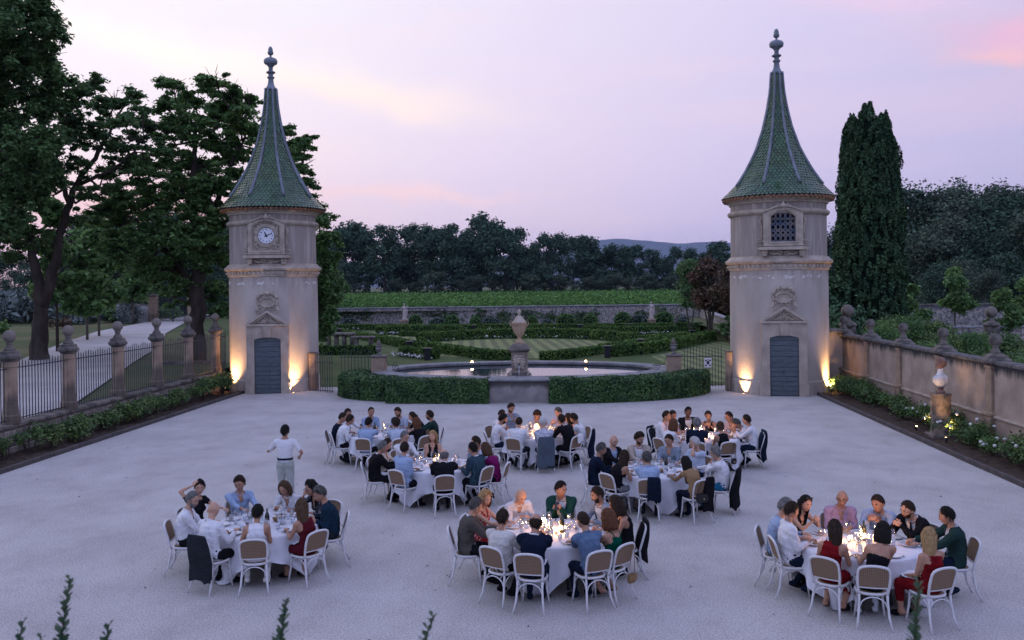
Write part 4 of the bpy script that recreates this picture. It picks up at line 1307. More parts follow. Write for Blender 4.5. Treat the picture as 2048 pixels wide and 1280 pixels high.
# ---- clipped hedges: a dark core and a shell of leaves following it
def hedge_surface(path, w, h, dens, r, z0=0.0, ends=True):
    P = np.array(path, float); seg = np.diff(P, axis=0); L = np.hypot(seg[:, 0], seg[:, 1]); S = np.r_[0, np.cumsum(L)]
    n = int(dens * S[-1] * (2 * h + w)) + 20
    t = r.uniform(0, S[-1], n)
    x = np.interp(t, S, P[:, 0]); y = np.interp(t, S, P[:, 1])
    k = np.clip(np.searchsorted(S, t) - 1, 0, len(L) - 1); nx = -seg[k, 1] / L[k]; ny = seg[k, 0] / L[k]
    u = r.uniform(-h - w / 2, h + w / 2, n)
    off = np.clip(u, -w / 2, w / 2); z = h - np.clip(abs(u) - w / 2, 0, h)
    # rounding of the shoulders
    e = r.normal(0, .018 + .01 * w, n)
    top = abs(u) < w / 2
    wob = .03 * np.sin(t * 3.1) + .02 * np.sin(t * 7.7)
    corner = np.exp(-((abs(u) - w / 2) / .05) ** 2) * .03
    ox = np.where(top, 0, np.sign(u)); 
    off2 = off + ox * (e + wob * .5 - corner); z2 = z + np.where(top, e + wob * .6 - corner, 0)
    Pts = np.c_[x + nx * off2, y + ny * off2, z0 + np.maximum(z2, 0.02)]
    out = np.c_[nx * ox, ny * ox, np.where(top, 1.2, .25)] * 1.1
    if ends:
        for i, (q, s_) in enumerate(((0, -1), (-1, 1))):
            d = seg[q] / L[q]; m = int(dens * w * h) + 5
            a = r.uniform(-w / 2, w / 2, m); zz = r.uniform(0.02, h, m)
            c = P[q if q == 0 else -1] + d * s_ * 0
            Pts = np.r_[Pts, np.c_[c[0] - d[1] * a + d[0] * s_ * r.normal(0, .02, m), c[1] + d[0] * a + d[1] * s_ * r.normal(0, .02, m), z0 + zz]]
            out = np.r_[out, np.tile([d[0] * s_ * 1.1, d[1] * s_ * 1.1, .25], (m, 1))]
    return Pts, out


def hedge(name, path, w, h, lab, group, leaf, size, dens, z0=0.0, seed=1, cat='hedge'):
    r = np.random.default_rng(seed)
    t = thing(name, lab, cat, (0, 0, 0), group=group)
    P = np.array(path, float); d = np.gradient(P, axis=0); d /= np.linalg.norm(d, axis=1)[:, None]
    nrm = np.c_[-d[:, 1], d[:, 0]]; k = w / 2 - .035; b = MB()
    rows = []
    e0 = P.copy(); e0[0] += d[0] * .03; e0[-1] -= d[-1] * .03
    for s_, z in ((-k, z0 - .3), (-k, z0 + h - .05), (k, z0 + h - .05), (k, z0 - .3)):
        rows.append(np.c_[e0 + nrm * s_, np.full(len(P), z)])
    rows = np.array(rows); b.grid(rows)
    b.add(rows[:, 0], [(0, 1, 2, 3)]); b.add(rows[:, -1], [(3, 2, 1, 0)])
    b.build('branches', CORE, t)  # solid dark core painted as the hedge's inner shade, no branches modelled
    Pt, out = hedge_surface(path, w, h, dens, r, z0)
    put('foliage', leaf_mesh('foliage', Pt, size, leaf, up=0, out=out, aspect=1.4, seed=seed), t, 'stuff')
    return t


def arc_path(pts, n=40):
    P = np.array(pts, float); S = np.r_[0, np.cumsum(np.hypot(*np.diff(P, axis=0).T))]
    t = np.linspace(0, S[-1], n)
    # smooth by double interpolation
    X = np.interp(t, S, P[:, 0]); Y = np.interp(t, S, P[:, 1])
    for _ in range(3):
        X[1:-1] = (X[:-2] + X[1:-1] * 2 + X[2:]) / 4; Y[1:-1] = (Y[:-2] + Y[1:-1] * 2 + Y[2:]) / 4
    return np.c_[X, Y]


hedge('clipped_hedge', arc_path([(-7.55, 37.85), (-3.38, 37.62)], 14), 1.15, .92, 'straight clipped hedge before the pool, left of the pale stone front', 'clipped hedges round the pool', LEAF_BOX, .055, 1800, seed=3)
hedge('clipped_hedge', arc_path([(-7.58, 38.55), (-8.7, 38.95), (-9.4, 39.7), (-9.75, 40.8), (-9.6, 42.0)], 26), 1.3, .90, 'rounded clipped hedge at the left end of the pool beside the open gate', 'clipped hedges round the pool', LEAF_BOX, .055, 1700, seed=4)
hedge('clipped_hedge', arc_path([(-.92, 37.55), (1.0, 37.75), (2.9, 38.3), (4.4, 39.25), (5.25, 40.4), (5.5, 41.4)], 40), 1.15, .93, 'long curved clipped hedge round the right half of the pool', 'clipped hedges round the pool', LEAF_BOX, .055, 1800, seed=5)
hedge('low_hedge', arc_path([(4.9, 44.3), (3.4, 45.6), (1.2, 46.6), (-1.6, 47.0), (-4.6, 46.7), (-7.2, 45.8), (-9.2, 44.4)], 40), .5, .62, 'low dark hedge running behind the far rim of the pool', 'box hedges of the parterre', LEAF_BOX, .09, 350, seed=6)

HED = [
    ([(-27.2, 101.8), (-21.1, 100.7), (-13.1, 99.4), (-2.3, 97.5), (5.6, 97.2), (10.5, 97.5)], .9, .62, 'farthest straight box hedge below the topiary domes and stone wall'),
    ([(-19.4, 91.2), (-17.2, 91.0), (-14.4, 91.6), (-10.8, 89.6)], .9, .85, 'dark box hedge in front of the left statue'),
    ([(-26.6, 97.3), (-21.1, 87.1), (-16.3, 78.2), (-12.0, 69.7)], .7, .60, 'diagonal box hedge running in from the far left to the round lawn'),
    ([(-29.0, 92.0), (-24.0, 84.0), (-21.5, 80.0)], .7, .55, 'short diagonal box hedge behind the stone table on the left'),
    ([(-12.9, 77.6), (-10.6, 81.0), (-8.2, 82.9), (-4.6, 83.5), (-1.0, 82.8), (1.4, 81.6), (3.4, 78.5), (5.2, 75.0)], .8, .80, 'curved box hedge behind the round lawn'),
    ([(-11.3, 69.0), (-8.5, 64.3), (-6.0, 60.2), (-3.7, 57.9)], .7, .62, 'diagonal box hedge along the lower left side of the round lawn'),
    ([(-18.4, 64.6), (-15.6, 64.4), (-13.6, 64.2)], .7, .62, 'dark box hedge in front of the stone table and bench'),
    ([(-11.6, 63.4), (-10.4, 61.6), (-8.9, 60.0)], .8, .62, 'short thick box hedge above the left pool lamp'),
    ([(-1.8, 58.1), (-0.1, 60.1), (1.9, 63.4)], .7, .55, 'pointed box hedge along the lower right side of the round lawn'),
    ([(2.2, 65.2), (4.3, 69.1), (6.6, 73.5), (8.6, 77.8)], .8, .55, 'upper one of the two slanting box hedges on the right'),
    ([(2.6, 61.1), (5.0, 63.6), (7.5, 68.3), (11.6, 77.9)], .9, .75, 'lower one of the two slanting box hedges on the right'),
    ([(5.5, 75.5), (8.3, 78.6), (11.5, 81.0)], .8, .55, 'small box hedge reaching the bronze trees on the right'),
    ([(1.2, 89.4), (5.0, 87.6), (7.4, 88.0), (9.8, 88.5)], .9, .75, 'box hedge in front of the right statue'),
    ([(10.6, 93.3), (12.8, 92.2)], .9, .85, 'short box hedge by the bend of the stone wall'),
    ([(-16.4, 87.8), (-11.5, 86.0), (-7.0, 89.3)], .6, .5, 'box hedge between the left statue hedge and the round lawn'),
    ([(-6.6, 90.4), (-4.6, 90.8), (0.8, 89.6), (4.0, 84.4)], .6, .5, 'thin box hedge behind the round lawn, below the fountain urn lid'),
]
for i, (p, w, h, lab) in enumerate(HED):
    hedge('box_hedge', arc_path(p, 24), w, h, lab, 'box hedges of the parterre', LEAF_PART, .09, 230, seed=20 + i)

# round lawn and pale gravel strips of white flowers
th = np.linspace(0, 2 * math.pi, 60, endpoint=False)
ex = [(-4.0 + 9.0 * math.cos(a) + .8 * math.sin(a) * -1, 70.8 + 10.9 * math.sin(a)) for a in th]
sheet('round_lawn', ex, .012, LAWN_C)
sheet('side_lawn', [(-24, 84), (-21, 97), (-12.5, 97.5), (-14.5, 93.5), (-19.5, 91.5), (-12.5, 84.5), (-13.4, 80.5)], .008, LAWN_C)
sheet('right_lawn', [(6.2, 45), (16, 45), (15.4, 86), (12.0, 76), (8, 67), (5.2, 61)], .008, LAWN_C)
WHITEF = mat('white_petals', (.72, .72, .70), .7, island=(.6, 1.1))
r_ = np.random.default_rng(5)
P = []
for p, off in ((HED[4][0], -.7), (HED[0][0], -1.2), (HED[1][0], -.9), (HED[12][0], -1.0), (HED[5][0], .7), ([(-12.6, 63.0), (-11.0, 61.0), (-9.3, 59.2)], .3)):
    q = arc_path(p, 60); k = r_.integers(0, 60, 150)
    P.append(np.c_[q[k] + r_.normal(0, .16, (150, 2)) + [0, off], r_.uniform(.08, .3, 150)])
tag(inst('white_flowers', leaf_mesh('white_flowers', np.concatenate(P), .14, WHITEF, up=1, aspect=1.0)), 'white flowers edging the clipped hedges of the parterre', 'flowers', kind='stuff')

# topiary
TOP = [(-25.4, .96, 1.08, 1), (-17.8, .73, 1.36, 0), (-15.3, .96, 1.02, 1), (-13.5, .73, 1.36, 0), (-10.9, .56, 1.19, 0), (-9.2, 1.07, 1.02, 1), (-4.4, .56, 1.19, 0), (-2.7, .56, .86, 1),
       (-.6, .98, 1.36, 0), (2.1, .76, 1.31, 0), (5.7, .84, 1.53, 0), (7.6, 1.26, 1.14, 1), (10.2, .96, 1.53, 0), (12.5, .73, 1.02, 1)]
tn = ['grey green dome bush at the far left below the stone wall', 'dark round bush just right of the left statue', 'wide grey dome bush second to the right of the left statue', 'upright green bush between two grey dome bushes',
      'small green bush left of the broad grey dome beside the urn', 'broad grey dome bush just left of the fountain urn', 'small round bush just right of the fountain urn', 'smallest grey dome bush right of the fountain urn',
      'wide green round bush right of the smallest grey dome', 'green round bush in the middle of the right half of the wall', 'dark green round bush left of the right statue', 'broad grey dome bush behind the right statue pedestal',
      'large green round bush just right of the right statue', 'grey dome bush at the far right by the bend of the wall']
for i, (x, rx, h, g) in enumerate(TOP):
    y = 103.6 - .049 * x + (i % 3) * .4
    t = thing('clipped_bush', tn[i], 'shrub', (x, y, 0), group='clipped bushes below the garden wall')
    MB().ball((0, 0, h * .45), (rx * 1.05, rx, h * .62), 14, 10).build('branches', CORE, t, smooth=True)  # solid dark core painted as the bush's inner shade
    r = np.random.default_rng(40 + i); n = 700
    d = r.normal(size=(n, 3)); d /= np.linalg.norm(d, axis=1)[:, None]; d = d[d[:, 2] > -.6]
    Pt = d * (rx * 1.12, rx * 1.08, h * .64) * r.uniform(.95, 1.04, (len(d), 1)) + (0, 0, h * .45); Pt = Pt[Pt[:, 2] > 0]; d = d[:len(Pt)]
    put('foliage', leaf_mesh('foliage', Pt, .14 if not g else .10, LEAF_GREY if g else LEAF_MID, up=.3, aspect=1.5, seed=i), t, 'stuff')

# rubble garden wall with climbers
WALLR = mat('rubble_wall', (0.46, 0.41, 0.38), .95, (0.15, 0.135, 0.135), 5.5, 6, .6, 10, world=True, lo=.38, hi=.6, spec=.05)
wall_streaks(WALLR, 2.3, .7, (0.13, 0.125, 0.14))
t = thing('garden_wall', 'long rubble stone wall with a pale coping between garden and vineyard', 'wall', (0, 0, 0))


def wall_run(t, p0, p1, z0, z1a, z1b, th_, m, cop, cap_h=.16, seg=2.0, lump=.03):
    p0, p1 = np.array(p0, float), np.array(p1, float); d = p1 - p0; L_ = np.hypot(*d); a = math.atan2(d[1], d[0]); n = max(2, int(L_ / .5))
    u = np.linspace(0, L_, n); rr = np.random.default_rng(int(L_ * 10))
    top = z1a + (z1b - z1a) * u / L_
    rows = []
    for s_, zf in ((-th_ / 2, 0), (-th_ / 2, .33), (-th_ / 2, .66), (-th_ / 2, 1), (th_ / 2, 1), (th_ / 2, 0)):
        rows.append(np.c_[u, np.full(n, s_) + rr.normal(0, lump, n), z0 + (top - z0) * zf])
    b = MB(); b.grid(rows); o = b.build('masonry', m, t); o.location = (p0[0], p0[1], 0); o.rotation_euler = (0, 0, a)
    x = 0
    while x < L_ - .05:
        l_ = min(seg * rr.uniform(.8, 1.2), L_ - x); zt = z1a + (z1b - z1a) * (x + l_ / 2) / L_
        b = MB().box((0, 0, 0), (l_ - .02, th_ + .14, cap_h), bev=.04)
        o = b.build('coping_stone', cop, t); c_ = p0 + d / L_ * (x + l_ / 2)
        o.location = (c_[0], c_[1], zt + cap_h * .4 + rr.normal(0, .008)); o.rotation_euler = (0, -math.atan2(z1b - z1a, L_), a); x += l_


COPL = mat('pale_coping', (0.30, 0.29, 0.31), .85, (0.2, 0.19, 0.2), 2, 5, .3, 12, world=True)
wall_run(t, (-36, 113.2), (15.2, 110.6), -.3, 2.05, 2.2, .5, WALLR, COPL, .14, 3.0)
t2 = thing('stepped_wall', 'lower rubble wall falling towards the viewer beside the bronze trees', 'wall', (0, 0, 0))
wall_run(t2, (15.4, 110.4), (14.9, 99.5), -.3, 2.1, 2.3, .5, WALLR, COPL, .14, 2.0)
wall_run(t2, (14.9, 99.4), (13.4, 72), -.3, 1.55, 1.45, .5, WALLR, COPL, .14, 2.0)
IVY = [(-25.7, 1.3, 2.1, .8), (-15.7, 1.2, 1.6, .9), (-14.2, .7, 1.2, .8), (-10.6, 1.2, 1.5, .8), (-7.3, .9, 1.8, .9), (-3.7, 1.1, 2.1, .8), (-1.4, .8, 1.5, .8), (2.5, 1.2, 1.5, .8), (1.0, .5, 1.2, .7), (8.7, .9, 1.8, .6), (11.3, 1.2, 1.8, 1.0)]
ivn = ['dark climber on the wall left of the left statue', 'dark climber on the wall right of the left statue', 'lower lobe of climber right of the left statue', 'dark climber over the small green bush left of the urn',
       'dark climber on the wall directly left of the urn lid', 'dark climber on the wall directly right of the urn lid', 'small climber above the wide green round bush', 'dark climber above the middle bush right of the fountain',
       'low trailing climber left of the dark climber', 'thin climber on the wall behind the right statue', 'big dark climber over the wall right of the right statue']
for i, (x, z, rx, rz) in enumerate(IVY):
    r = np.random.default_rng(60 + i); n = 2600
    yw = 112.5 - .05 * (x + 10)
    d = r.normal(size=(n, 3)); d /= np.linalg.norm(d, axis=1)[:, None]; k = 1 + .25 * np.sin(d[:, 0] * 7 + i) + .2 * np.sin(d[:, 2] * 9 + i)
    Pt = d * (rx * 1.5, .55, rz * 1.25) * (k * r.uniform(.5, 1, n))[:, None]; Pt = Pt + (0, 0, z)
    t = thing('wall_climber', ivn[i], 'climber', (x, yw - .5, 0), group='climbers on the garden wall')
    put('foliage', leaf_mesh('foliage', Pt, .17, LEAF_DARK, up=.2, seed=i), t, 'stuff')
    MB().tube([(0, .1, 0), (.1, .05, z * .5), (0, .1, z)], .04, 5).build('stem', BARK, t)

# little black garden lanterns along the beds
LANT = MB().box((0, 0, .14), (.16, .16, .28)).box((0, 0, .30), (.30, .30, .07)).mesh('lantern', BLACK)
for i, (x, y, lab) in enumerate([(-22.4, 88.0, 'beside the far left diagonal hedge'), (-15.2, 96.4, 'right of the left statue'), (-11.8, 66.9, 'at the left tip of the round lawn'), (-9.3, 59.2, 'nearest the left pool lamp'),
                                 (-9.9, 93.4, 'below the small green bush left of the urn'), (.9, 92.0, 'behind the round lawn, right of the urn'), (5.7, 93.2, 'left of the right statue'), (5.0, 67.0, 'between the two slanting hedges'),
                                 (10.2, 79.0, 'at the end of the upper slanting hedge'), (2.3, 60.2, 'at the low tip of the slanting hedges')]):
    t = thing('garden_lantern', 'small black garden lantern ' + lab, 'lantern', (x, y, 0), group='small black lanterns in the parterre')
    sc_ = 1.7
    MB().box((0, 0, .20 * sc_), (.22 * sc_, .22 * sc_, .40 * sc_), bev=.02).build('body', BLACK, t)
    MB().box((0, 0, .43 * sc_), (.34 * sc_, .34 * sc_, .06 * sc_), bev=.02).build('lid', BLACK, t)

# stone table and bench on the left
t = thing('stone_table', 'old stone table on block legs in the left of the parterre', 'table', (-18.9, 74.6, 0), .02)
MB().box((0, 0, .95), (2.5, 1.0, .22), bev=.06).build('tabletop', STONE_W, t)
for x in (-.95, -.3, .35, 1.0): MB().box((x, 0, .42), (.26, .7, .86), bev=.04).build('leg', STONE_W, t)
t = thing('stone_bench', 'lower stone bench right of the old stone table', 'bench', (-16.8, 73.9, 0), .02)
MB().box((0, 0, .70), (1.9, .8, .18), bev=.06).build('seat', STONE_W, t)
for x in (-.6, .6): MB().box((x, 0, .30), (.3, .6, .62), bev=.04).build('leg', STONE_W, t)

# ---- beds of roses
def bush(name, lab, loc, cl, leaf, size, dens, group=None, seed=1, stems=5, flowers=0, cat='shrub', shell=.35):
    r = np.random.default_rng(seed)
    t = thing(name, lab, cat, loc, group=group)
    Pt, out = clump_points(cl, dens, r, shell=shell)
    Pt[:, 2] = np.maximum(Pt[:, 2], .04)
    put('foliage', leaf_mesh('foliage', Pt, size, leaf, up=.35, out=out * .4, aspect=1.5, seed=seed), t, 'stuff')
    b = MB()
    for k in range(stems):
        c = cl[k % len(cl)]; a = r.uniform(0, 6.28)
        b.tube([(c[0] * .2 + .05 * math.cos(a), c[1] * .2 + .05 * math.sin(a), 0), (c[0] * .6, c[1] * .6, c[2] * .6), (c[0] + .1 * math.cos(a), c[1] + .1 * math.sin(a), c[2] + c[3] * .5)], [.018, .013, .006], 5)
    b.build('stems', BARK, t)
    for k in range(flowers):
        c = cl[r.integers(len(cl))]; d = r.normal(size=3); d[2] = abs(d[2]); d[0] -= .8; d /= np.linalg.norm(d)
        p = np.array(c[:3]) + d * c[3] * .95
        MB().ball(p, (.05, .05, .042), 8, 6).build('bloom', WHITEF, t, smooth=True)
    return t


r = np.random.default_rng(11)
ys = np.linspace(19.6, 40.2, 21)
for i, y in enumerate(ys):
    s = r.uniform(.22, .42)
    cl = [(r.uniform(-.25, .25), r.uniform(-.45, .45), r.uniform(.3, .62) * (1 if y < 38 else 1.2), s * r.uniform(.7, 1.1)) for _ in range(5)]
    bush('rose_bush', '%s rose bush along the left plinth wall, counted from the picture edge' % ORD[i] if i < 20 else 'floodlit rose bush at the foot of the clock tower',
         (-15.65 + r.uniform(-.1, .15), y, .07), cl, LEAF_ROSE, .055, 2200, 'rose bushes in the left bed', seed=100 + i)
    if i == 20: pass
for i, y in enumerate(np.linspace(19.6, 40.0, 22)):
    s = r.uniform(.24, .42)
    near_bust = 28.0 < y < 29.2
    cl = [(r.uniform(-.2, .3), r.uniform(-.45, .45), r.uniform(.25, .5) * (1.25 if y > 37 else 1), s * r.uniform(.7, 1.1)) for _ in range(5 if not near_bust else 2)]
    bush('rose_bush', '%s rose bush along the right wall, counted from the picture edge' % ORD[i], (11.25 + r.uniform(-.1, .2) - (.35 if near_bust else 0), y + .1, .07), cl, LEAF_ROSE if i % 3 else LEAF_MID, .055, 2200,
         'rose bushes in the right bed', seed=150 + i, flowers=(5 if y < 27 else (2 if y < 33 else 0)))

# ---- cypress
def cypress():
    r = np.random.default_rng(9); cl = []
    P = []; O = []
    H_ = 17.2; base = -1.2
    def rad(z):
        f = np.clip((z - base) / H_, 0, 1)
        return np.interp(f, [0, .1, .3, .6, .8, .9, .97, 1], [1.9, 2.35, 2.25, 2.0, 1.80, 1.42, .95, .4])
    for k in range(1500):          # upright flame shaped sprays
        z = base + .3 + (H_ - 1.2) * r.uniform(0, 1) ** .9; a = r.uniform(0, 6.28)
        R_ = rad(z) * r.uniform(.85, 1.02) * (1 + .05 * math.sin(3 * a + 1) + .05 * math.sin(z * 1.7 + a))
        n = 60; l_ = r.uniform(.5, 1.0); w_ = r.uniform(.08, .17)
        t = r.uniform(0, 1, n); ww = w_ * np.sin(np.pi * np.clip(t * .9 + .08, 0, 1)); d = r.normal(size=(n, 2)); d /= np.linalg.norm(d, axis=1)[:, None]
        c = np.array((R_ * math.cos(a), R_ * math.sin(a)))
        P.append(np.c_[c[0] + d[:, 0] * ww, c[1] + d[:, 1] * ww, z + t * l_]); O.append(np.c_[d * .9 + c / max(R_, .3) * .5, np.full(n, .4)])
    for (dx, dz, w_) in ((-.25, 16.2, .42), (.1, 16.3, .40), (1.35, 14.1, .30)):
        n = 900; t = r.uniform(0, 1, n); d = r.normal(size=(n, 2)); d /= np.linalg.norm(d, axis=1)[:, None]; ww = w_ * (1 - t ** 2 * .8) * r.uniform(.5, 1, n)
        P.append(np.c_[dx + d[:, 0] * ww, d[:, 1] * ww, dz - 1.6 + t * 1.8]); O.append(np.c_[d, np.full(n, .4)])
    P = np.concatenate(P); O = np.concatenate(O)
    t = thing('cypress', 'tall dark columnar cypress rising behind the right wall', 'tree', (19.55, 62, 0))
    put('crown', leaf_mesh('crown', P, .10, LEAF_CYP, up=.1, out=O, aspect=2.0, seed=4), t, 'stuff')
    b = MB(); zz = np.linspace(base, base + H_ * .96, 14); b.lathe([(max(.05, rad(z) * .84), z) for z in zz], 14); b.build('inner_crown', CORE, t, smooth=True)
    MB().tube([(0, 0, -1.6), (0, 0, 6)], [.32, .2], 10).build('trunk', BARK, t)


cypress()

# ---- big trees on the left
def big_tree(name, lab, trunks, clumps, leaf, size, dens, seed, base, tiers=False, bark=BARK, shell=.3, flat=.7):
    r = np.random.default_rng(seed)
    bx, by, bz = base
    t = thing(name, lab, 'tree', base)
    b = MB()
    joints = []
    for pts, r0_, r1_ in trunks:
        P = np.array(pts, float) - base; n = len(P); S = np.linspace(0, 1, n); T_ = np.linspace(0, 1, n * 4)
        Q = np.c_[[np.interp(T_, S, P[:, k]) for k in range(3)]].T
        Q[1:-1] += r.normal(0, .05, (len(Q) - 2, 3)); rad = r0_ + (r1_ - r0_) * T_ ** .8
        b.tube(Q, rad, 10); joints += [(q, rr) for q, rr in zip(Q[2:], rad[2:])]
    b.build('trunk', bark, t, smooth=True)
    b = MB()
    J = np.array([q for q, _ in joints])
    cl = [(x - bx, y - by, z - bz, rr) for x, y, z, rr in clumps]
    for c in cl:
        c3 = np.array(c[:3]); dd = np.linalg.norm(J - c3, axis=1) + 1.5 * np.maximum(J[:, 2] - c3[2], 0); k = int(np.argmin(dd))
        q = J[k]; m = (q + c3) / 2 + r.normal(0, .25, 3); m[2] -= .25
        b.tube([q, m, c3], [min(joints[k][1] * .6, .12), .06, .025], 6)
        for _ in range(5):
            d = r.normal(size=3); d[2] = abs(d[2]) * .8; d *= c[3] / np.linalg.norm(d)
            b.tube([m * .3 + c3 * .7, c3 + d * .55, c3 + d * 1.05 + (0, 0, .08)], [.03, .018, .006], 5)
    b.build('limbs', bark, t, smooth=True)
    Pt = []; O = []
    for c in cl:
        n_sub = max(8, int(17 * c[3] ** 1.5))
        for k in range(n_sub):      # leaf sprays inside every clump
            d = r.normal(size=3); d /= np.linalg.norm(d); fr_ = r.uniform(.25, 1.42); q = np.array(c[:3]) + d * (1, 1, .8) * c[3] * fr_
            n = int(dens * .68 * r.uniform(.6, 1.4) * (1 if fr_ < 1.05 else .45)); rr = (c[3] * .15 + .21) * (1 if fr_ < 1.05 else .62) * r.uniform(.7, 1.3)
            a = r.normal(size=(n, 3)); a /= np.linalg.norm(a, axis=1)[:, None]
            if tiers: a[:, 2] *= .42
            Pt.append(q + a * rr * np.abs(r.normal(0, .62, (n, 1)))); O.append(a * .5 + (0, 0, .5))
    Pt = np.concatenate(Pt); O = np.concatenate(O)
    put('crown', leaf_mesh('crown', Pt, size, leaf, up=.3, out=O, aspect=1.9, bend=.3, seed=seed), t, 'stuff')
    return t


PLANE = [(-25.9, 41.5, 16.9, 1.7), (-25.1, 42.3, 17.8, 1.1), (-25.0, 43.0, 16.1, 0.9), (-27.1, 43.8, 14.9, 1.9), (-26.0, 44.6, 14.0, 0.9), (-26.1, 45.3, 15.7, 0.6), (-29.1, 46.1, 12.6, 2.0), (-25.0, 41.9, 11.6, 1.1), (-28.6, 42.7, 16.3, 2.1), (-29.7, 43.4, 12.7, 2.3), (-27.7, 44.2, 10.0, 1.7), (-26.6, 45.0, 10.6, 1.0), (-30.8, 45.7, 9.5, 2.2), (-26.5, 41.5, 8.1, 1.2), (-25.8, 42.3, 10.7, 1.1), (-28.8, 43.0, 19.3, 2.1), (-27.0, 43.8, 19.8, 1.7), (-31, 43, 16, 2.4), (-32, 44, 19, 2.4)]
CHEST = [(-26.0, 45.5, 14.4, 0.8), (-25.2, 46.3, 14.8, 0.8), (-24.9, 47.0, 15.5, 0.6), (-26.6, 47.8, 13.8, 1.0), (-25.3, 48.6, 14.6, 0.9), (-24.8, 49.3, 15.2, 0.6), (-24.3, 50.1, 15.6, 0.5), (-22.7, 45.9, 13.4, 0.7), (-22.0, 46.7, 13.9, 0.5), (-25.3, 47.4, 13.1, 0.9), (-24.4, 48.2, 12.5, 0.9), (-23.6, 49.0, 12.9, 0.8), (-23.1, 49.7, 13.8, 0.4), (-25.8, 45.5, 12.2, 0.8), (-27.1, 46.3, 11.3, 0.8), (-26.2, 47.0, 11.3, 0.8), (-28.8, 47.8, 9.6, 0.9), (-27.9, 48.6, 10.5, 0.7), (-24.3, 49.3, 11.6, 0.9), (-25.9, 50.1, 11.3, 0.7), (-21.6, 45.9, 11.4, 0.6), (-25.0, 46.7, 9.7, 0.6), (-28.4, 47.4, 7.7, 0.7), (-29.8, 48.2, 7.0, 0.8), (-27.0, 49.0, 8.6, 0.5), (-31.0, 49.7, 8.4, 0.6), (-23.0, 45.5, 9.9, 0.5), (-21.0, 46.3, 11.9, 0.5)]
WALNUT = [(-21.0, 48.0, 15.7, 0.6), (-19.1, 48.8, 16.0, 0.7), (-20.6, 49.5, 15.2, 0.9), (-18.8, 50.3, 15.6, 0.7), (-22.7, 51.1, 15.2, 0.7), (-18.2, 51.8, 15.5, 0.5), (-20.2, 52.6, 15.0, 1.2), (-20.2, 48.4, 13.7, 1.1), (-17.7, 49.2, 13.9, 0.9), (-17.1, 49.9, 13.3, 0.8), (-22.7, 50.7, 13.6, 0.9), (-16.3, 51.5, 13.7, 0.6), (-15.9, 52.2, 13.0, 0.7), (-13.9, 48.0, 12.4, 0.4), (-14.4, 48.8, 11.3, 0.7), (-14.2, 49.5, 10.5, 0.5), (-16.0, 50.3, 11.6, 1.1), (-19.1, 51.1, 12.6, 1.4), (-21.4, 51.8, 12.2, 1.4), (-23.9, 52.6, 12.0, 1.1), (-23.0, 48.4, 10.7, 0.9), (-18.7, 49.2, 10.4, 1.3), (-21.2, 49.9, 10.0, 1.5), (-23.6, 50.7, 9.5, 1.2), (-25.7, 51.5, 9.9, 1.0), (-26.4, 52.2, 8.5, 1.1), (-22.4, 48.0, 7.7, 1.2), (-20.5, 48.8, 7.9, 1.4), (-19.1, 49.5, 8.8, 1.1), (-20.0, 50.3, 6.4, 1.2), (-22.4, 51.1, 6.1, 1.2), (-20.4, 51.8, 4.7, 1.0), (-22.2, 52.6, 4.7, 0.9), (-22.8, 48.4, 6.1, 0.9), (-21.8, 49.2, 4.4, 0.6), (-19.4, 49.9, 3.4, 0.5), (-26.5, 50.7, 9.3, 0.8), (-25.5, 51.5, 7.0, 0.9), (-15.0, 51.0, 9.0, 1.2), (-17.2, 51.0, 9.3, 1.2)]
ASH = [(-15.2, 55.5, 8.9, 0.5), (-15.1, 56.3, 7.7, 0.8), (-15.2, 57.0, 6.5, 0.9), (-15.2, 57.8, 5.2, 0.9), (-15.8, 58.6, 4.0, 1.0), (-15.5, 59.3, 4.4, 0.7), (-16.4, 60.1, 2.6, 0.8), (-14.8, 55.9, 3.2, 0.6), (-15.6, 56.7, 5.2, 1.1), (-15.9, 57.4, 7.1, 0.9), (-15.8, 58.2, 2.0, 0.6), (-17.4, 58.5, 6, 1.3), (-17.6, 58.5, 3.4, 1.2)]
big_tree('plane_tree', 'tall dense dark tree filling the top left of the view', [([(-31.5, 43.5, .9), (-31, 43.5, 8), (-30, 43.5, 14), (-28.5, 43.5, 18)], .5, .12)], PLANE, LEAF_DARK, .15, 380, 1, (-31.5, 43.5, .9), shell=.4)
big_tree('chestnut_tree', 'forked tree with open branches and pink sky showing through, left', [([(-28.6, 48, .8), (-28.5, 48, 2.9), (-28.4, 48, 4.3), (-28.8, 48, 6.4), (-29.1, 48, 8.2)], .52, .16),
         ([(-28.4, 48, 3.9), (-27.8, 48, 5.4), (-27.1, 48, 8.5), (-26.6, 48, 10.0), (-25.3, 48, 12.0), (-24.4, 48, 13.4)], .34, .07), ([(-26.8, 48, 9.5), (-27.0, 47, 11.5), (-26.0, 46.5, 13.8)], .15, .05), ([(-26.4, 48, 10.4), (-24.2, 48, 11.2), (-22.0, 46.7, 12.6)], .13, .04)],
         [(x, y, z, r_ * 1.12) for x, y, z, r_ in CHEST], LEAF_DARK, .125, 270, 2, (-28.6, 48, .8), tiers=True)
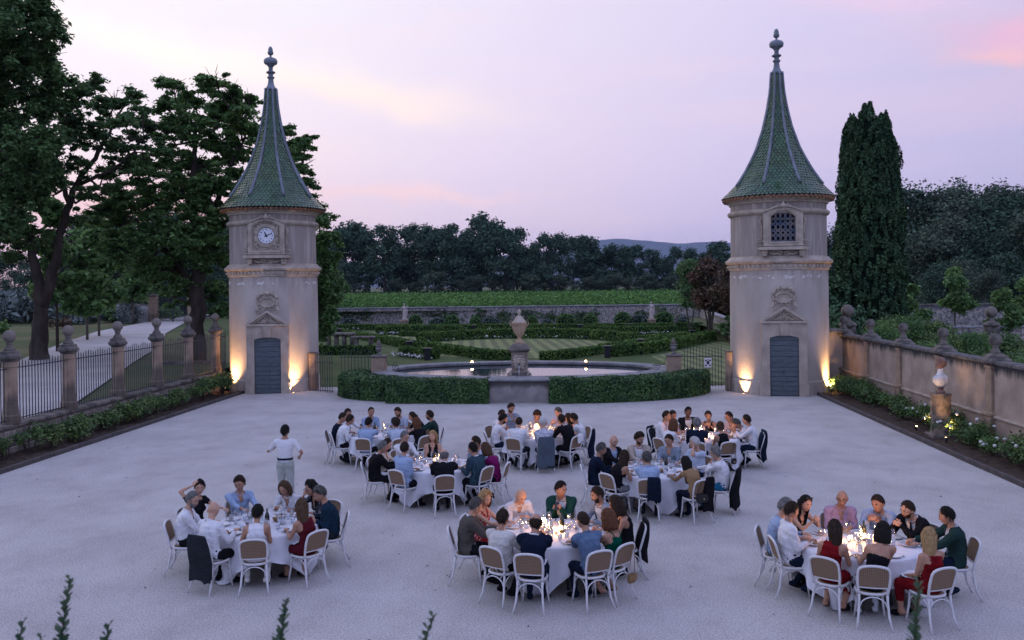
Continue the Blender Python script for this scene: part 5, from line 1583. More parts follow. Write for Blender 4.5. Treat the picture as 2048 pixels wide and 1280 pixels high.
big_tree('walnut_tree', 'broad layered tree standing directly behind the clock tower', [([(-21.0, 50.5, .8), (-20.9, 50.5, 4.1), (-20.7, 50.5, 7.5), (-21.2, 50.5, 9.7), (-20.8, 50.5, 13)], .58, .12),
         ([(-20.8, 50.5, 6.0), (-19.5, 50.5, 10.3), (-18.0, 50.5, 13.2)], .26, .06), ([(-20.8, 50.5, 4.6), (-23.4, 50.5, 8.0), (-25.5, 51, 9.2)], .24, .06), ([(-20.7, 50.5, 7.5), (-17.5, 50.5, 9.5), (-14.8, 49.5, 11)], .22, .05)],
         [(x, y, z, r_ * 1.2) for x, y, z, r_ in WALNUT], LEAF_MID, .14, 290, 3, (-21.0, 50.5, .8), tiers=True)
big_tree('ash_tree', 'green tree half hidden behind the right side of the clock tower', [([(-16.6, 58, -.2), (-16.3, 58, 3), (-15.8, 57.5, 7.5)], .3, .06)], ASH, LEAF_MID, .14, 340, 4, (-16.6, 58, -.2))

# young planted trees beside the drive, bronze-leaved trees, small right hand trees
def small_tree(name, lab, base, h, cr, ch, leaf, size, n, seed, trunks=1, bark=BARK_L, group=None, c0=.35, up=.3):
    r = np.random.default_rng(seed)
    t = thing(name, lab, 'tree', base, group=group)
    b = MB()
    for k in range(trunks):
        a = k * 2.4 + seed; sp = .0 if trunks == 1 else .55
        b.tube([(.10 * sp * math.cos(a), .1 * sp * math.sin(a), -.3), (sp * .45 * math.cos(a), sp * .3 * math.sin(a), h * .25), (sp * cr * .5 * math.cos(a), sp * cr * .5 * math.sin(a), h * .55), (sp * cr * .8 * math.cos(a), sp * cr * .8 * math.sin(a), h * .9)],
               [.055 + .012 * h * .5, .05 + .007 * h * .5, .04, .012], 7)
    for k in range(14):
        a = r.uniform(0, 6.28); z = h * r.uniform(c0, .8); b.tube([(0, 0, z * .85), (cr * .45 * math.cos(a), cr * .45 * math.sin(a), z), (cr * .85 * math.cos(a), cr * .85 * math.sin(a), z + h * .09)], [.022, .014, .006], 5)
    b.build('trunk', bark, t, smooth=True)
    cl = []
    for k in range(22):
        f = r.uniform(0, 1); z = h * (c0 + (1.0 - c0) * f); w_ = cr * np.interp(f, [0, .25, .6, .9, 1], [.55, .95, .9, .5, .2]); a = r.uniform(0, 6.28); q = r.uniform(.2, .8) * w_
        cl.append((q * math.cos(a), q * math.sin(a), z - .12 * h * 0, cr * r.uniform(.22, .40)))
    Pt, out = clump_points(cl, n / sum(c[3] ** 2 for c in cl), r, shell=.2)
    put('crown', leaf_mesh('crown', Pt, size, leaf, up=up, out=out * .3, aspect=1.8, seed=seed), t, 'stuff')
    return t


for i, (x, y, h, cr, lab) in enumerate([(-30.6, 53.3, 9.0, 1.9, 'young tree with a thin dark trunk just right of the forked tree'), (-34.1, 63.2, 7.6, 2.2, 'young tree on the lawn, second along the drive'),
                                        (-35.5, 67.5, 8.4, 2.6, 'young full leaved tree on the lawn, third along the drive'), (-41.6, 85.5, 9.0, 2.4, 'young pale trunked tree nearest the white wall by the gate')]):
    small_tree('young_tree', lab, (x, y, terr(x, y)), h, cr, 0, LEAF_MID, .28, 6500, 30 + i, bark=BARK_L if i else BARK, group='young trees beside the drive', c0=.28)
small_tree('olive_tree', 'small dark round crowned tree at the right end of the garden wall', (11.2, 88.0, 0), 6.4, 2.3, 0, LEAF_DARK, .17, 8000, 41, trunks=2, c0=.42)
small_tree('bronze_tree', 'bronze leaved multi stemmed tree left of the pigeon tower', (11.6, 78.5, 0), 6.6, 2.4, 0, LEAF_RED, .15, 9000, 42, trunks=5, c0=.42, up=.8)
small_tree('bronze_tree', 'bronze leaved tree half hidden by the pigeon tower', (13.0, 74.0, 0), 6.2, 2.2, 0, LEAF_RED, .15, 8000, 43, trunks=4, c0=.42, up=.8)
bush('green_shrub', 'small leafy shrub at the foot of the bronze trees', (12.6, 76.3, 0), [(0, 0, .8, .5), (.3, 0, 1.4, .45), (-.3, .2, 1.2, .4), (.1, 0, 1.9, .3)], LEAF_MID, .16, 700, seed=77)
small_tree('pomegranate_tree', 'small green tree before the trellis on the far right', (30.2, 66.5, -1.1), 4.9, 1.5, 0, LEAF_MID, .17, 6000, 44, c0=.3, bark=BARK)
small_tree('pomegranate_tree', 'wider small green tree just right of the one before the trellis', (32.9, 69.0, -1.1), 5.6, 1.9, 0, LEAF_MID, .17, 6000, 46, c0=.35, bark=BARK)
small_tree('fig_tree', 'light green young tree at the left end of the trellis', (33.8, 84.0, -1.1), 6.6, 1.9, 0, LEAF_MID, .22, 5000, 45, c0=.45, bark=BARK)
small_tree('fig_tree', 'light green round shrub tree beside the cypress foot', (27.0, 76.0, -1.1), 5.3, 1.6, 0, LEAF_MID, .22, 4500, 47, c0=.3, bark=BARK)
# dark shrubbery between tower and cypress, ivy behind the right wall
bush('laurel_shrub', 'dark green shrubs between the pigeon tower and the cypress', (16.3, 57, -1), [(0, 0, 3.2, 1.6), (1.4, 1, 2.4, 1.4), (-1.0, 2, 4.4, 1.3), (2.6, 0, 2.2, 1.3), (.2, 3, 5.2, 1.1), (-.9, 0, 2.0, 1.2), (3.4, -1, 1.6, 1.1)], LEAF_CYP, .20, 900, seed=80, stems=7)
IV = [(14.2, 46, 1.75, .8), (15.2, 47.5, 1.9, 1.0), (16.5, 50, 2.0, 1.1), (18.2, 52, 2.1, 1.2), (20, 52, 1.9, 1.1), (15.5, 42, 1.6, .9), (17.5, 45, 1.75, 1.), (19.5, 47, 1.7, 1.), (18.0, 41, 1.4, .9), (15.0, 38, 1.35, .8), (16.8, 37, 1.25, .9), (15.5, 33.5, 1.15, .85), (17.2, 33, 1.0, .95), (16.2, 29.5, 1.0, .9), (15.0, 27, 1.05, .8), (17.5, 29, .9, 1.), (18.8, 36, 1.2, .9), (20.5, 42, 1.3, 1.), (21.5, 47.5, 1.5, 1.), (18.5, 26, .9, 1.0), (15.6, 24, .9, .9), (14.4, 43.5, 1.5, .7), (14.2, 35.5, 1.2, .7), (14.3, 30.5, 1.0, .7)]
for i, (x, y, z, rr) in enumerate(IV):
    zb = .7 if x < 16 else -.4
    cl = [(r.uniform(-.5, .5), r.uniform(-.6, .6), z - zb + r.uniform(-.25, .1), rr * r.uniform(.6, .9)) for _ in range(4)] + [(0, 0, (z - zb) * .5, rr)]
    bush('hedge_shrub', '%s leafy shrub of the green bank behind the right wall' % ORD[i], (x, y, zb), cl, LEAF_MID if i % 2 else LEAF_ROSE, .085, 1100, 'green bank of shrubs behind the right wall', seed=200 + i, stems=4, shell=.6)

# right hand terraces, trellis and parked car roof
for lab, p0, p1, z1 in (('farthest grey stone wall behind the metal trellis', (32.0, 92), (70, 92), 2.35), ('middle grey stone wall below the trellis with a flat coping', (26.2, 66), (60, 66), 1.45), ('nearest low rubble wall behind the green bank', (23.2, 58), (60, 58), .95)):
    t = thing('terrace_wall', lab, 'wall', (0, 0, 0)); wall_run(t, p0, p1, -1.4, z1, z1, .5, WALLR, COPL if 'middle' in lab else STONE_W, .16, 3.0)
t = thing('metal_trellis', 'long grey metal trellis with crossed braces before the far wall', 'trellis', (32.4, 86.5, -1.2))
GALV = mat('galvanised_steel', (.22, .23, .25), .5, metal=.3)
for k in range(9): MB().box((k * 2.2, 0, 1.5), (.07, .07, 3.0)).build('post', GALV, t)
for z in (1.2, 1.75, 2.3, 2.9): MB().box((8.8, 0, z), (17.6, .05, .06)).build('rail', GALV, t)
for k in range(24):
    s_ = 1 if k % 2 else -1
    b = MB(); b.tube([(k * .733, -.04, 2.02 - .27 * s_), (k * .733 + .733, -.04, 2.02 + .27 * s_)], .022, 4); b.build('brace', GALV, t)
t = thing('parked_car', 'pale car roof and windscreen showing above the middle stone wall', 'car', (33.4, 79, -1.15))
b = MB(); b.grid([[(x, y, z) for x, z in ((-2.1, .35), (-2.05, .8), (-1.2, .98), (-.6, 1.42), (0, 1.52), (.9, 1.48), (1.5, 1.1), (2.1, .95), (2.15, .35))] for y in (-.85, -.8, .8, .85)]); b.box((0, 0, .55), (4.2, 1.7, .5), bev=.1)
CARW = mat('pale_car_paint', (.55, .57, .62), .3, coat=.6); b.build('body', CARW, t, smooth=False)
for x in (-1.3, 1.35):
    for y in (-.82, .82):
        w = MB(); w.tube([(x, y - .1, .32), (x, y + .1, .32)], .32, 16); w.build('wheel', BLACK, t)
b = MB(); b.add([(-1.15, -.78, 1.0), (-1.15, .78, 1.0), (-.62, .7, 1.40), (-.62, -.7, 1.40)], [(0, 1, 2, 3)]); b.build('windscreen', glass('tint', (.2, .25, .3), .5), t)

# ---- left background: gate, piers, white wall, clipped balls, reeds
def gate_pier(x, y, lab):
    t = thing('gate_pier', lab, 'pillar', (x, y, terr(x, y)))
    MB().box((0, 0, 1.25), (.75, .75, 2.6), bev=.03).build('shaft', PIER, t); MB().box((0, 0, 2.6), (.95, .95, .16), bev=.04).build('cap', STONE_W, t)
    MB().lathe([(.22, 2.66), (.14, 2.75), (.26, 2.95), (.22, 3.1), (.10, 3.2), (.06, 3.35), (0, 3.4)], 12).build('urn', STONE_W, t, auto=40)


gate_pier(-41.3, 89.2, 'square stone gate pier at the end of the drive')
gate_pier(-37.0, 88.4, 'square stone gate pier hidden behind the walnut trunk')
t = thing('drive_gate', 'tall double iron gate closed across the end of the drive', 'gate', (-40.9, 89.0, terr(-40, 89)), math.atan2(-.6, 3.6))
for k in range(26):
    x = (k + .5) * 3.6 / 26; h_ = 2.25 + .35 * math.cos((x - 1.8) / 1.8 * 1.4)
    MB().box((x, 0, h_ / 2), (.028, .028, h_)).build('bar', IRON, t)
for z in (.15, 1.0, 2.2): MB().box((1.8, 0, z), (3.6, .05, .05)).build('rail', IRON, t)
MB().box((1.8, 0, 1.3), (.10, .06, 2.6)).build('meeting_stile', IRON, t)
t = thing('white_wall', 'short curved whitewashed wall left of the drive gate', 'wall', (0, 0, 0))
wall_run(t, (-46.3, 90.5), (-41.8, 89.4), terr(-44, 90) - .3, terr(-44, 90) + 1.75, terr(-44, 90) + 1.6, .4, mat('whitewash', (.55, .54, .55), .9, (.42, .41, .42), 1, 5), STONE_W, .12, 1.5)
for i, (x, y, rr, lab) in enumerate([(-47.4, 86.5, .95, 'grey green ball bush left of the whitewashed wall'), (-43.2, 87.6, 1.15, 'larger grey green ball bush before the whitewashed wall')]):
    bush('ball_bush', lab, (x, y, terr(x, y)), [(0, 0, rr * .7, rr)], LEAF_GREY, .15, 1400, 'ball bushes by the drive gate', seed=90 + i, shell=.9)
GR = MB()
MB_ = None
t = thing('terrace_steps', 'low dark edged lawn step beside the drive seen through the railings', 'steps', (-19.2, 45.5, terr(0, 45) - .1)); MB().box((0, 0, .1), (3.6, .3, .22), bev=.02).build('step', STONE_W, t)
r = np.random.default_rng(21)
for i in range(16):
    x = -37 - r.uniform(0, 26); y = 70 + r.uniform(0, 22) + max(0, (-x - 45)) * .4
    if -44 < x < -37 and y < 92: y = max(y, 92); x -= 4
    h = r.uniform(.6, 1.2)
    bush('border_shrub', '%s border shrub of the shrubbery left of the drive' % ORD[i], (x, y, terr(x, y)), [(r.uniform(-1, 1), r.uniform(-.5, .5), h * .7, h * r.uniform(.6, .9)) for _ in range(4)], (LEAF_GREY, LEAF_MID, LEAF_RED)[i % 3], .2, 350, 'shrubbery left of the drive', seed=300 + i, stems=3, shell=.6)

# ---- vineyard rows
r = np.random.default_rng(31); P = []
y = 113.5; dy = 2.3
while y < 330:
    n = int(np.interp(y, [113, 150, 200, 330], [2700, 2200, 1700, 1500]))
    x = r.uniform(-62, 42, n) * (y / 150 if y < 220 else 1.6); yy = y + x * .10 + r.normal(0, .20, n)
    k = yy > 112.8
    z = 1.8 + (yy - 112) * .0012 + np.abs(r.normal(0, .35, n)) + .15 + .12 * np.sin(x * .9 + y)
    P.append(np.c_[x, yy, z][k]); y += dy; dy *= 1.006
P = np.concatenate(P); sz = np.interp(P[:, 1], [113, 330], [.22, .46])
tag(inst('vineyard', leaf_mesh('vineyard', P, sz, LEAF_VINE, up=.5, aspect=1.3, seed=8)), 'rows of green vines filling the field beyond the garden wall', 'vineyard', kind='stuff')
t = thing('white_vase', 'tiny white vase standing at the far edge of the vineyard wall', 'vase', (-45, 120, 1.8)); MB().lathe([(.1, 0), (.22, .25), (.12, .5), (.16, .6)], 10).build('bowl', MARBLE, t)

# ---- tree lines
def crown_variant(seed, leaf, n=5600, wide=1.0, low=.12, sz=.026, nc=26, cr=(.065, .135)):
    r = np.random.default_rng(seed); cl = []
    for k in range(nc):
        f = r.uniform(0, 1) ** .8; z = low + (1 - low) * f * .92; w_ = .33 * wide * np.interp(f, [0, .3, .65, 1], [.75, 1, .85, .25]); a = r.uniform(0, 6.28); q = w_ * r.uniform(.15, .9)
        cl.append((q * math.cos(a), q * math.sin(a), z, r.uniform(*cr)))
    Pt, out = clump_points(cl, n / sum(c[3] ** 2 for c in cl), r, shell=.35)
    return leaf_mesh('crown', Pt, sz, leaf, up=.25, out=out * .9, aspect=1.4, seed=seed)


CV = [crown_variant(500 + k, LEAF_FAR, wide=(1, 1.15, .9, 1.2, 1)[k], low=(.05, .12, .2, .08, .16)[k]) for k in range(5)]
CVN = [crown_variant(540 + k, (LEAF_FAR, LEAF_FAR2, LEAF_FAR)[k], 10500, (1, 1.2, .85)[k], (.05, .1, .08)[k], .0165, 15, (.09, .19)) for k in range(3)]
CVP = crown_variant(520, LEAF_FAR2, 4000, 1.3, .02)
TRK = MB().tube([(0, 0, 0), (.01, 0, .25), (-.01, .01, .55)], [.022, .016, .008], 6).tube([(0, 0, .22), (.08, 0, .42), (.13, .02, .6)], [.01, .008, .004], 5).tube([(0, 0, .26), (-.08, .02, .45), (-.12, 0, .62)], [.01, .008, .004], 5).mesh('trunk', BARK)


def far_tree(x, y, z, h, w, lab, group, k, rz, me=None, name='tall_tree'):
    t = thing(name, lab, 'tree', (x, y, z), rz, group)
    t.scale = (h * w, h * w, h)
    inst('crown', me or CV[k % 5], t)['kind'] = 'stuff'
    inst('trunk', TRK, t)
    return t


# (x over depth, height of the top above the vineyard) along the wood beyond the vines
tl = [(655, 462), (676, 456), (703, 448), (735, 462), (765, 449), (795, 456), (818, 452), (852, 455), (880, 458), (905, 448), (938, 432), (962, 430), (985, 446), (1010, 460), (1035, 456), (1062, 462), (1090, 470), (1118, 472), (1146, 476), (1170, 472),
      (1196, 480), (1222, 492), (1250, 496), (1272, 493), (1300, 500), (1325, 498), (1350, 497), (1378, 502), (1405, 508), (1436, 484), (1462, 470)]
names_l = ['first', 'second', 'third', 'fourth', 'fifth', 'sixth', 'seventh', 'eighth', 'ninth', 'tenth', 'eleventh', 'twelfth', 'thirteenth', 'fourteenth', 'fifteenth', 'sixteenth', 'seventeenth', 'eighteenth', 'nineteenth', 'twentieth']
r = np.random.default_rng(55)
for i, (u, v) in enumerate(tl):
    y = 292 + r.uniform(-8, 14); x = (u - 1142) / 1850 * y; zt = 4.77 + (571 + (1142 - u) * .0115 - v) / 1850 * y; z0 = 1.6
    k = i
    far_tree(x, y, z0, (zt - z0) * 1.02, r.uniform(.85, 1.12), 'dark tree of the wood beyond the vines, %s from the %s' % ((names_l[i], 'clock tower') if i < 16 else (names_l[len(tl) - 1 - i], 'pigeon tower')), 'wood beyond the vineyard', k, r.uniform(0, 6.28))
for i, (u, hh) in enumerate([(868, 8.6), (722, 5.5), (912, 5.5), (985, 6), (1020, 5), (1090, 5.5), (1150, 5), (1205, 5), (1260, 5.5), (1310, 5), (790, 6), (690, 6), (1345, 6), (1390, 6), (1060, 7), (830, 5), (950, 7), (1120, 7), (1180, 6), (1232, 7), (1290, 7)]):
    y = 279 + r.uniform(-3, 6); far_tree((u - 1142) / 1850 * y, y, 1.4, hh, 1.9, 'pale bushy tree at the foot of the wood, %s from the clock tower' % (sorted([868, 722, 912, 985, 1020, 1090, 1150, 1205, 1260, 1310, 790, 690, 1345, 1390, 1060, 830, 950, 1120, 1180, 1232, 1290]).index(u) + 1,) if False else 'pale bush at the foot of the wood, %s one counted from the clock tower' % (names_l + ['twenty first'])[sorted([868, 722, 912, 985, 1020, 1090, 1150, 1205, 1260, 1310, 790, 690, 1345, 1390, 1060, 830, 950, 1120, 1180, 1232, 1290]).index(u)],
                                               'bushes at the foot of the wood', i, r.uniform(0, 6.28), CVP, 'woodland_bush')
# right hand wood behind the cypress
RT = [(1640, 470, 150), (1668, 450, 150), (1800, 395, 140), (1835, 400, 150), (1868, 384, 140), (1900, 392, 150), (1925, 400, 135), (1958, 388, 140), (1990, 402, 130), (2020, 396, 140), (2052, 398, 130), (2085, 400, 130), (1815, 470, 118), (1870, 460, 116), (1925, 445, 112), (1975, 470, 112), (2030, 450, 110), (2075, 460, 112), (2000, 520, 104), (1900, 530, 106), (1690, 520, 140), (1620, 500, 160), (1950, 540, 100), (2050, 540, 100), (1850, 545, 104)]
for i, (u, v, y) in enumerate(RT):
    v += 14 * math.sin(i * 2.3)
    x = (u - 1142) / 1850 * y; zt = 4.77 + (571 + (1142 - u) * .0115 - v) / 1850 * y; z0 = -1.3
    far_tree(x, y, z0, (zt - z0) * 1.02, r.uniform(.95, 1.3), 'dark tree of the right hand wood, %s in from %s' % ((names_l[i], 'its far row') if i < 12 else (names_l[i - 12], 'its near row')), 'wood behind the cypress', i, r.uniform(0, 6.28), CVN[i % 3])
# left hand wood behind the drive
LT = [(-60, 470, 150), (-10, 500, 150), (40, 520, 140), (95, 505, 150), (150, 430, 118), (195, 440, 122), (240, 430, 116), (285, 440, 112), (330, 420, 108), (380, 450, 120), (430, 440, 112), (470, 470, 118), (210, 500, 105), (265, 505, 102), (160, 500, 110), (25, 570, 120), (80, 560, 124), (-30, 560, 118), (520, 460, 125), (570, 470, 130), (120, 560, 112), (310, 520, 100), (240, 560, 104), (180, 575, 106), (420, 520, 98), (480, 530, 100), (-90, 520, 120), (360, 480, 140), (640, 520, 150), (610, 480, 150)]
for i, (u, v, y) in enumerate(LT):
    x = (u - 1142) / 1850 * y; zt = 4.77 + (571 + (1142 - u) * .0115 - v) / 1850 * y; z0 = float(park_z(np.float64(x), np.float64(y))) - .2
    far_tree(x, y, z0, (zt - z0) * 1.02, r.uniform(1.0, 1.5), 'dark tree of the left hand wood beyond the drive, %s' % ((names_l[i] + ' of its back row') if i < 15 else (names_l[i - 15] + ' of its front row')), 'wood beyond the drive', i, r.uniform(0, 6.28), CVN[i % 3])
# reeds field patch far left
r = np.random.default_rng(8); n = 9000
P = np.c_[r.uniform(-78, -50, n), r.uniform(88, 108, n), np.zeros(n)]; P[:, 2] = terr(0, P[:, 1]) + r.uniform(.2, 3.0, n)
tag(inst('reed_bed', leaf_mesh('reed_bed', P, .4, LEAF_GREY, up=.2, aspect=2.5, seed=3)), 'bed of tall grey green reeds at the far left beyond the lawn', 'reeds', kind='stuff')

# ================================================================== PEOPLE
SKIN = {
    'l': mat('skin_light', (0.52, 0.31, 0.22), .55, (0.44, 0.25, 0.17), 14, 3, spec=.3),
    'm': mat('skin_tan', (0.42, 0.235, 0.155), .55, (0.34, 0.18, 0.12), 14, 3, spec=.3),
    'd': mat('skin_dark', (0.16, 0.085, 0.055), .5, (0.12, 0.06, 0.04), 14, 3, spec=.35),
}
EYE = mat('eye', (0.03, 0.022, 0.02), .3); EYEW = mat('eye_white', (.55, .52, .50), .4); LIP = mat('lips', (0.36, 0.12, 0.10), .5)
HAIRC = {k: mat('hair_' + k, c, .85, c2, 40, 4, .5, 60, stretch=(1, 1, .3), spec=.12) for k, c, c2 in (
    ('black', (.010, .009, .009), (.02, .017, .015)), ('dark', (.022, .015, .011), (.04, .027, .019)), ('brown', (.060, .035, .022), (.10, .06, .038)),
    ('chestnut', (.085, .036, .02), (.14, .065, .035)), ('blonde', (.40, .27, .13), (.26, .16, .075)), ('grey', (.075, .072, .07), (.22, .215, .21)), ('white', (.55, .54, .53), (.40, .39, .38)), ('saltpepper', (.035, .032, .03), (.12, .115, .11)))}


def cloth(name, c, c2=None, sc_=7, **k):
    return mat('cloth_' + name, c, .88, c2 or tuple(x * .82 for x in c), sc_, 4, .5, 22, spec=.04, **k)


CL = {
    'white': cloth('white', (.72, .72, .74), (.62, .62, .66)), 'offwhite': cloth('offwhite', (.62, .60, .57)), 'lightblue': cloth('lightblue', (.33, .42, .58), (.27, .36, .52)),
    'paleblue': cloth('paleblue', (.46, .52, .62), (.38, .44, .56)), 'blue': cloth('blue', (.12, .20, .36), (.09, .17, .34)), 'denim': cloth('denim', (.12, .18, .28), (.09, .14, .23)),
    'navy': cloth('navy', (.010, .016, .034)), 'darkblue': cloth('darkblue', (.014, .034, .06), (.01, .026, .045)), 'black': cloth('black', (.012, .012, .015)), 'charcoal': cloth('charcoal', (.025, .029, .035)),
    'greybrown': cloth('greybrown', (.10, .09, .08), (.07, .065, .06), 60), 'green': cloth('green', (.014, .06, .05), (.01, .045, .04)), 'darkgreen': cloth('darkgreen', (.02, .045, .042)),
    'emerald': cloth('emerald', (.0, .085, .05), (.0, .06, .035)), 'red': cloth('red', (.20, .010, .014), (.13, .006, .009)), 'wine': cloth('wine', (.10, .012, .02)), 'magenta': cloth('magenta', (.20, .015, .11), (.14, .01, .08)),
    'lilac': cloth('lilac', (.42, .30, .42), (.36, .25, .36)), 'beige': cloth('beige', (.45, .38, .32)), 'cream': cloth('cream', (.62, .54, .44)), 'greyblue': cloth('greyblue', (.25, .30, .37), (.21, .25, .32)),
    'pinkish': cloth('pinkish', (.62, .48, .50)), 'mint': cloth('mint', (.42, .46, .43)), 'teal': cloth('teal', (.02, .16, .30)), 'grey': cloth('grey', (.22, .22, .24)), 'tan': cloth('tan', (.30, .19, .10)),
}


def pattern(name, a, b_, sc_, kind):
    m = mat('cloth_' + name, a, .88, spec=.15); t = m.node_tree; p = t.nodes['Principled BSDF']
    tc = NN(t, 'ShaderNodeTexCoord')
    if kind == 'check':
        n = NN(t, 'ShaderNodeTexBrick'); n.inputs['Scale'].default_value = sc_; n.inputs['Color1'].default_value = (*a, 1); n.inputs['Color2'].default_value = (*a, 1); n.inputs['Mortar'].default_value = (*b_, 1)
        n.inputs['Mortar Size'].default_value = .04; n.offset = 0
        mp = NN(t, 'ShaderNodeMapping'); mp.inputs['Rotation'].default_value = (math.radians(90), 0, 0); t.links.new(tc.outputs['Object'], mp.inputs[0]); t.links.new(mp.outputs[0], n.inputs['Vector'])
        t.links.new(n.outputs[0], p.inputs['Base Color'])
    else:
        n = NN(t, 'ShaderNodeTexVoronoi'); n.inputs['Scale'].default_value = sc_; t.links.new(tc.outputs['Object'], n.inputs['Vector'])
        r_ = ramp(t, [(.30, (*b_, 1)), (.42, (*a, 1))]); t.links.new(n.outputs['Distance'], r_.inputs[0]); t.links.new(r_.outputs[0], p.inputs['Base Color'])
    return m


CL['plaid'] = pattern('plaid', (.014, .028, .05), (.05, .10, .12), 9, 'check')
CL['floral'] = pattern('floral', (.50, .52, .58), (.12, .16, .26), 22, 'dots')
CL['reddots'] = pattern('reddots', (.30, .015, .02), (.6, .4, .4), 26, 'dots')
CL['dotty'] = pattern('dotty', (.02, .022, .028), (.25, .27, .3), 40, 'dots')
CL['spots'] = pattern('spots', (.45, .47, .5), (.01, .012, .015), 9, 'dots')


def nrmz(v):
    v = np.asarray(v, float); return v / (np.linalg.norm(v) + 1e-9)


def head_surf(D, off=0.0, fem=False):
    """D unit directions (x right, y front, z up) -> points of a head about its centre"""
    x, y, z = D[:, 0], D[:, 1], D[:, 2]
    rx, ry, rz = (.073, .092, .112) if fem else (.077, .096, .118)
    P = D * (rx, ry, rz)
    low = np.clip(-z - .05, 0, 1)
    P[:, 0] *= 1 - .38 * low ** 1.2
    P[:, 1] *= np.where(y < 0, 1 - .55 * low, 1 - .06 * low)
    P[:, 0] *= 1 - .10 * np.clip(z - .2, 0, 1) * np.clip(y, 0, 1)
    fr = np.clip(y, 0, 1) ** 2
    g = lambda cx, cz, sx, sz: np.exp(-((x - cx) / sx) ** 2 - ((z - cz) / sz) ** 2) * fr
    nose = g(0, -.10, .13, .20) * .006 + g(0, -.22, .13, .10) * .019
    br = g(.32, .20, .25, .09) + g(-.32, .20, .25, .09)
    ey = g(.36, .04, .17, .10) + g(-.36, .04, .17, .10)
    mo = g(0, -.50, .26, .05) * .004 + g(0, -.62, .24, .05) * .003
    ch = g(0, -.86, .28, .12) * .010
    P[:, 1] += nose + br * .004 - ey * .008 + mo + ch
    N = D.copy()
    return P + N * (off if np.ndim(off) == 0 else np.asarray(off)[:, None])


def dirs(nu, nv):
    D = []
    for i in range(nv + 1):
        t = math.pi * i / nv
        for j in range(nu):
            a = 2 * math.pi * j / nu
            D.append((math.sin(t) * math.sin(a), math.sin(t) * math.cos(a), math.cos(t)))
    return np.array(D)


DH = dirs(28, 22)
FH = [(i * 28 + j, (i + 1) * 28 + j, (i + 1) * 28 + (j + 1) % 28, i * 28 + (j + 1) % 28) for i in range(22) for j in range(28)]


def hair_thr(az, kind):
    if kind in ('long', 'longcurly', 'bob', 'bun', 'wavybob'):
        return np.interp(az, [0, 30, 60, 85, 110, 180], [.74, .66, .35, -.35, -.6, -.75])
    return np.interp(az, [0, 38, 66, 82, 100, 140, 180], [.70, .60, .30, .06, -.12, -.50, -.60])


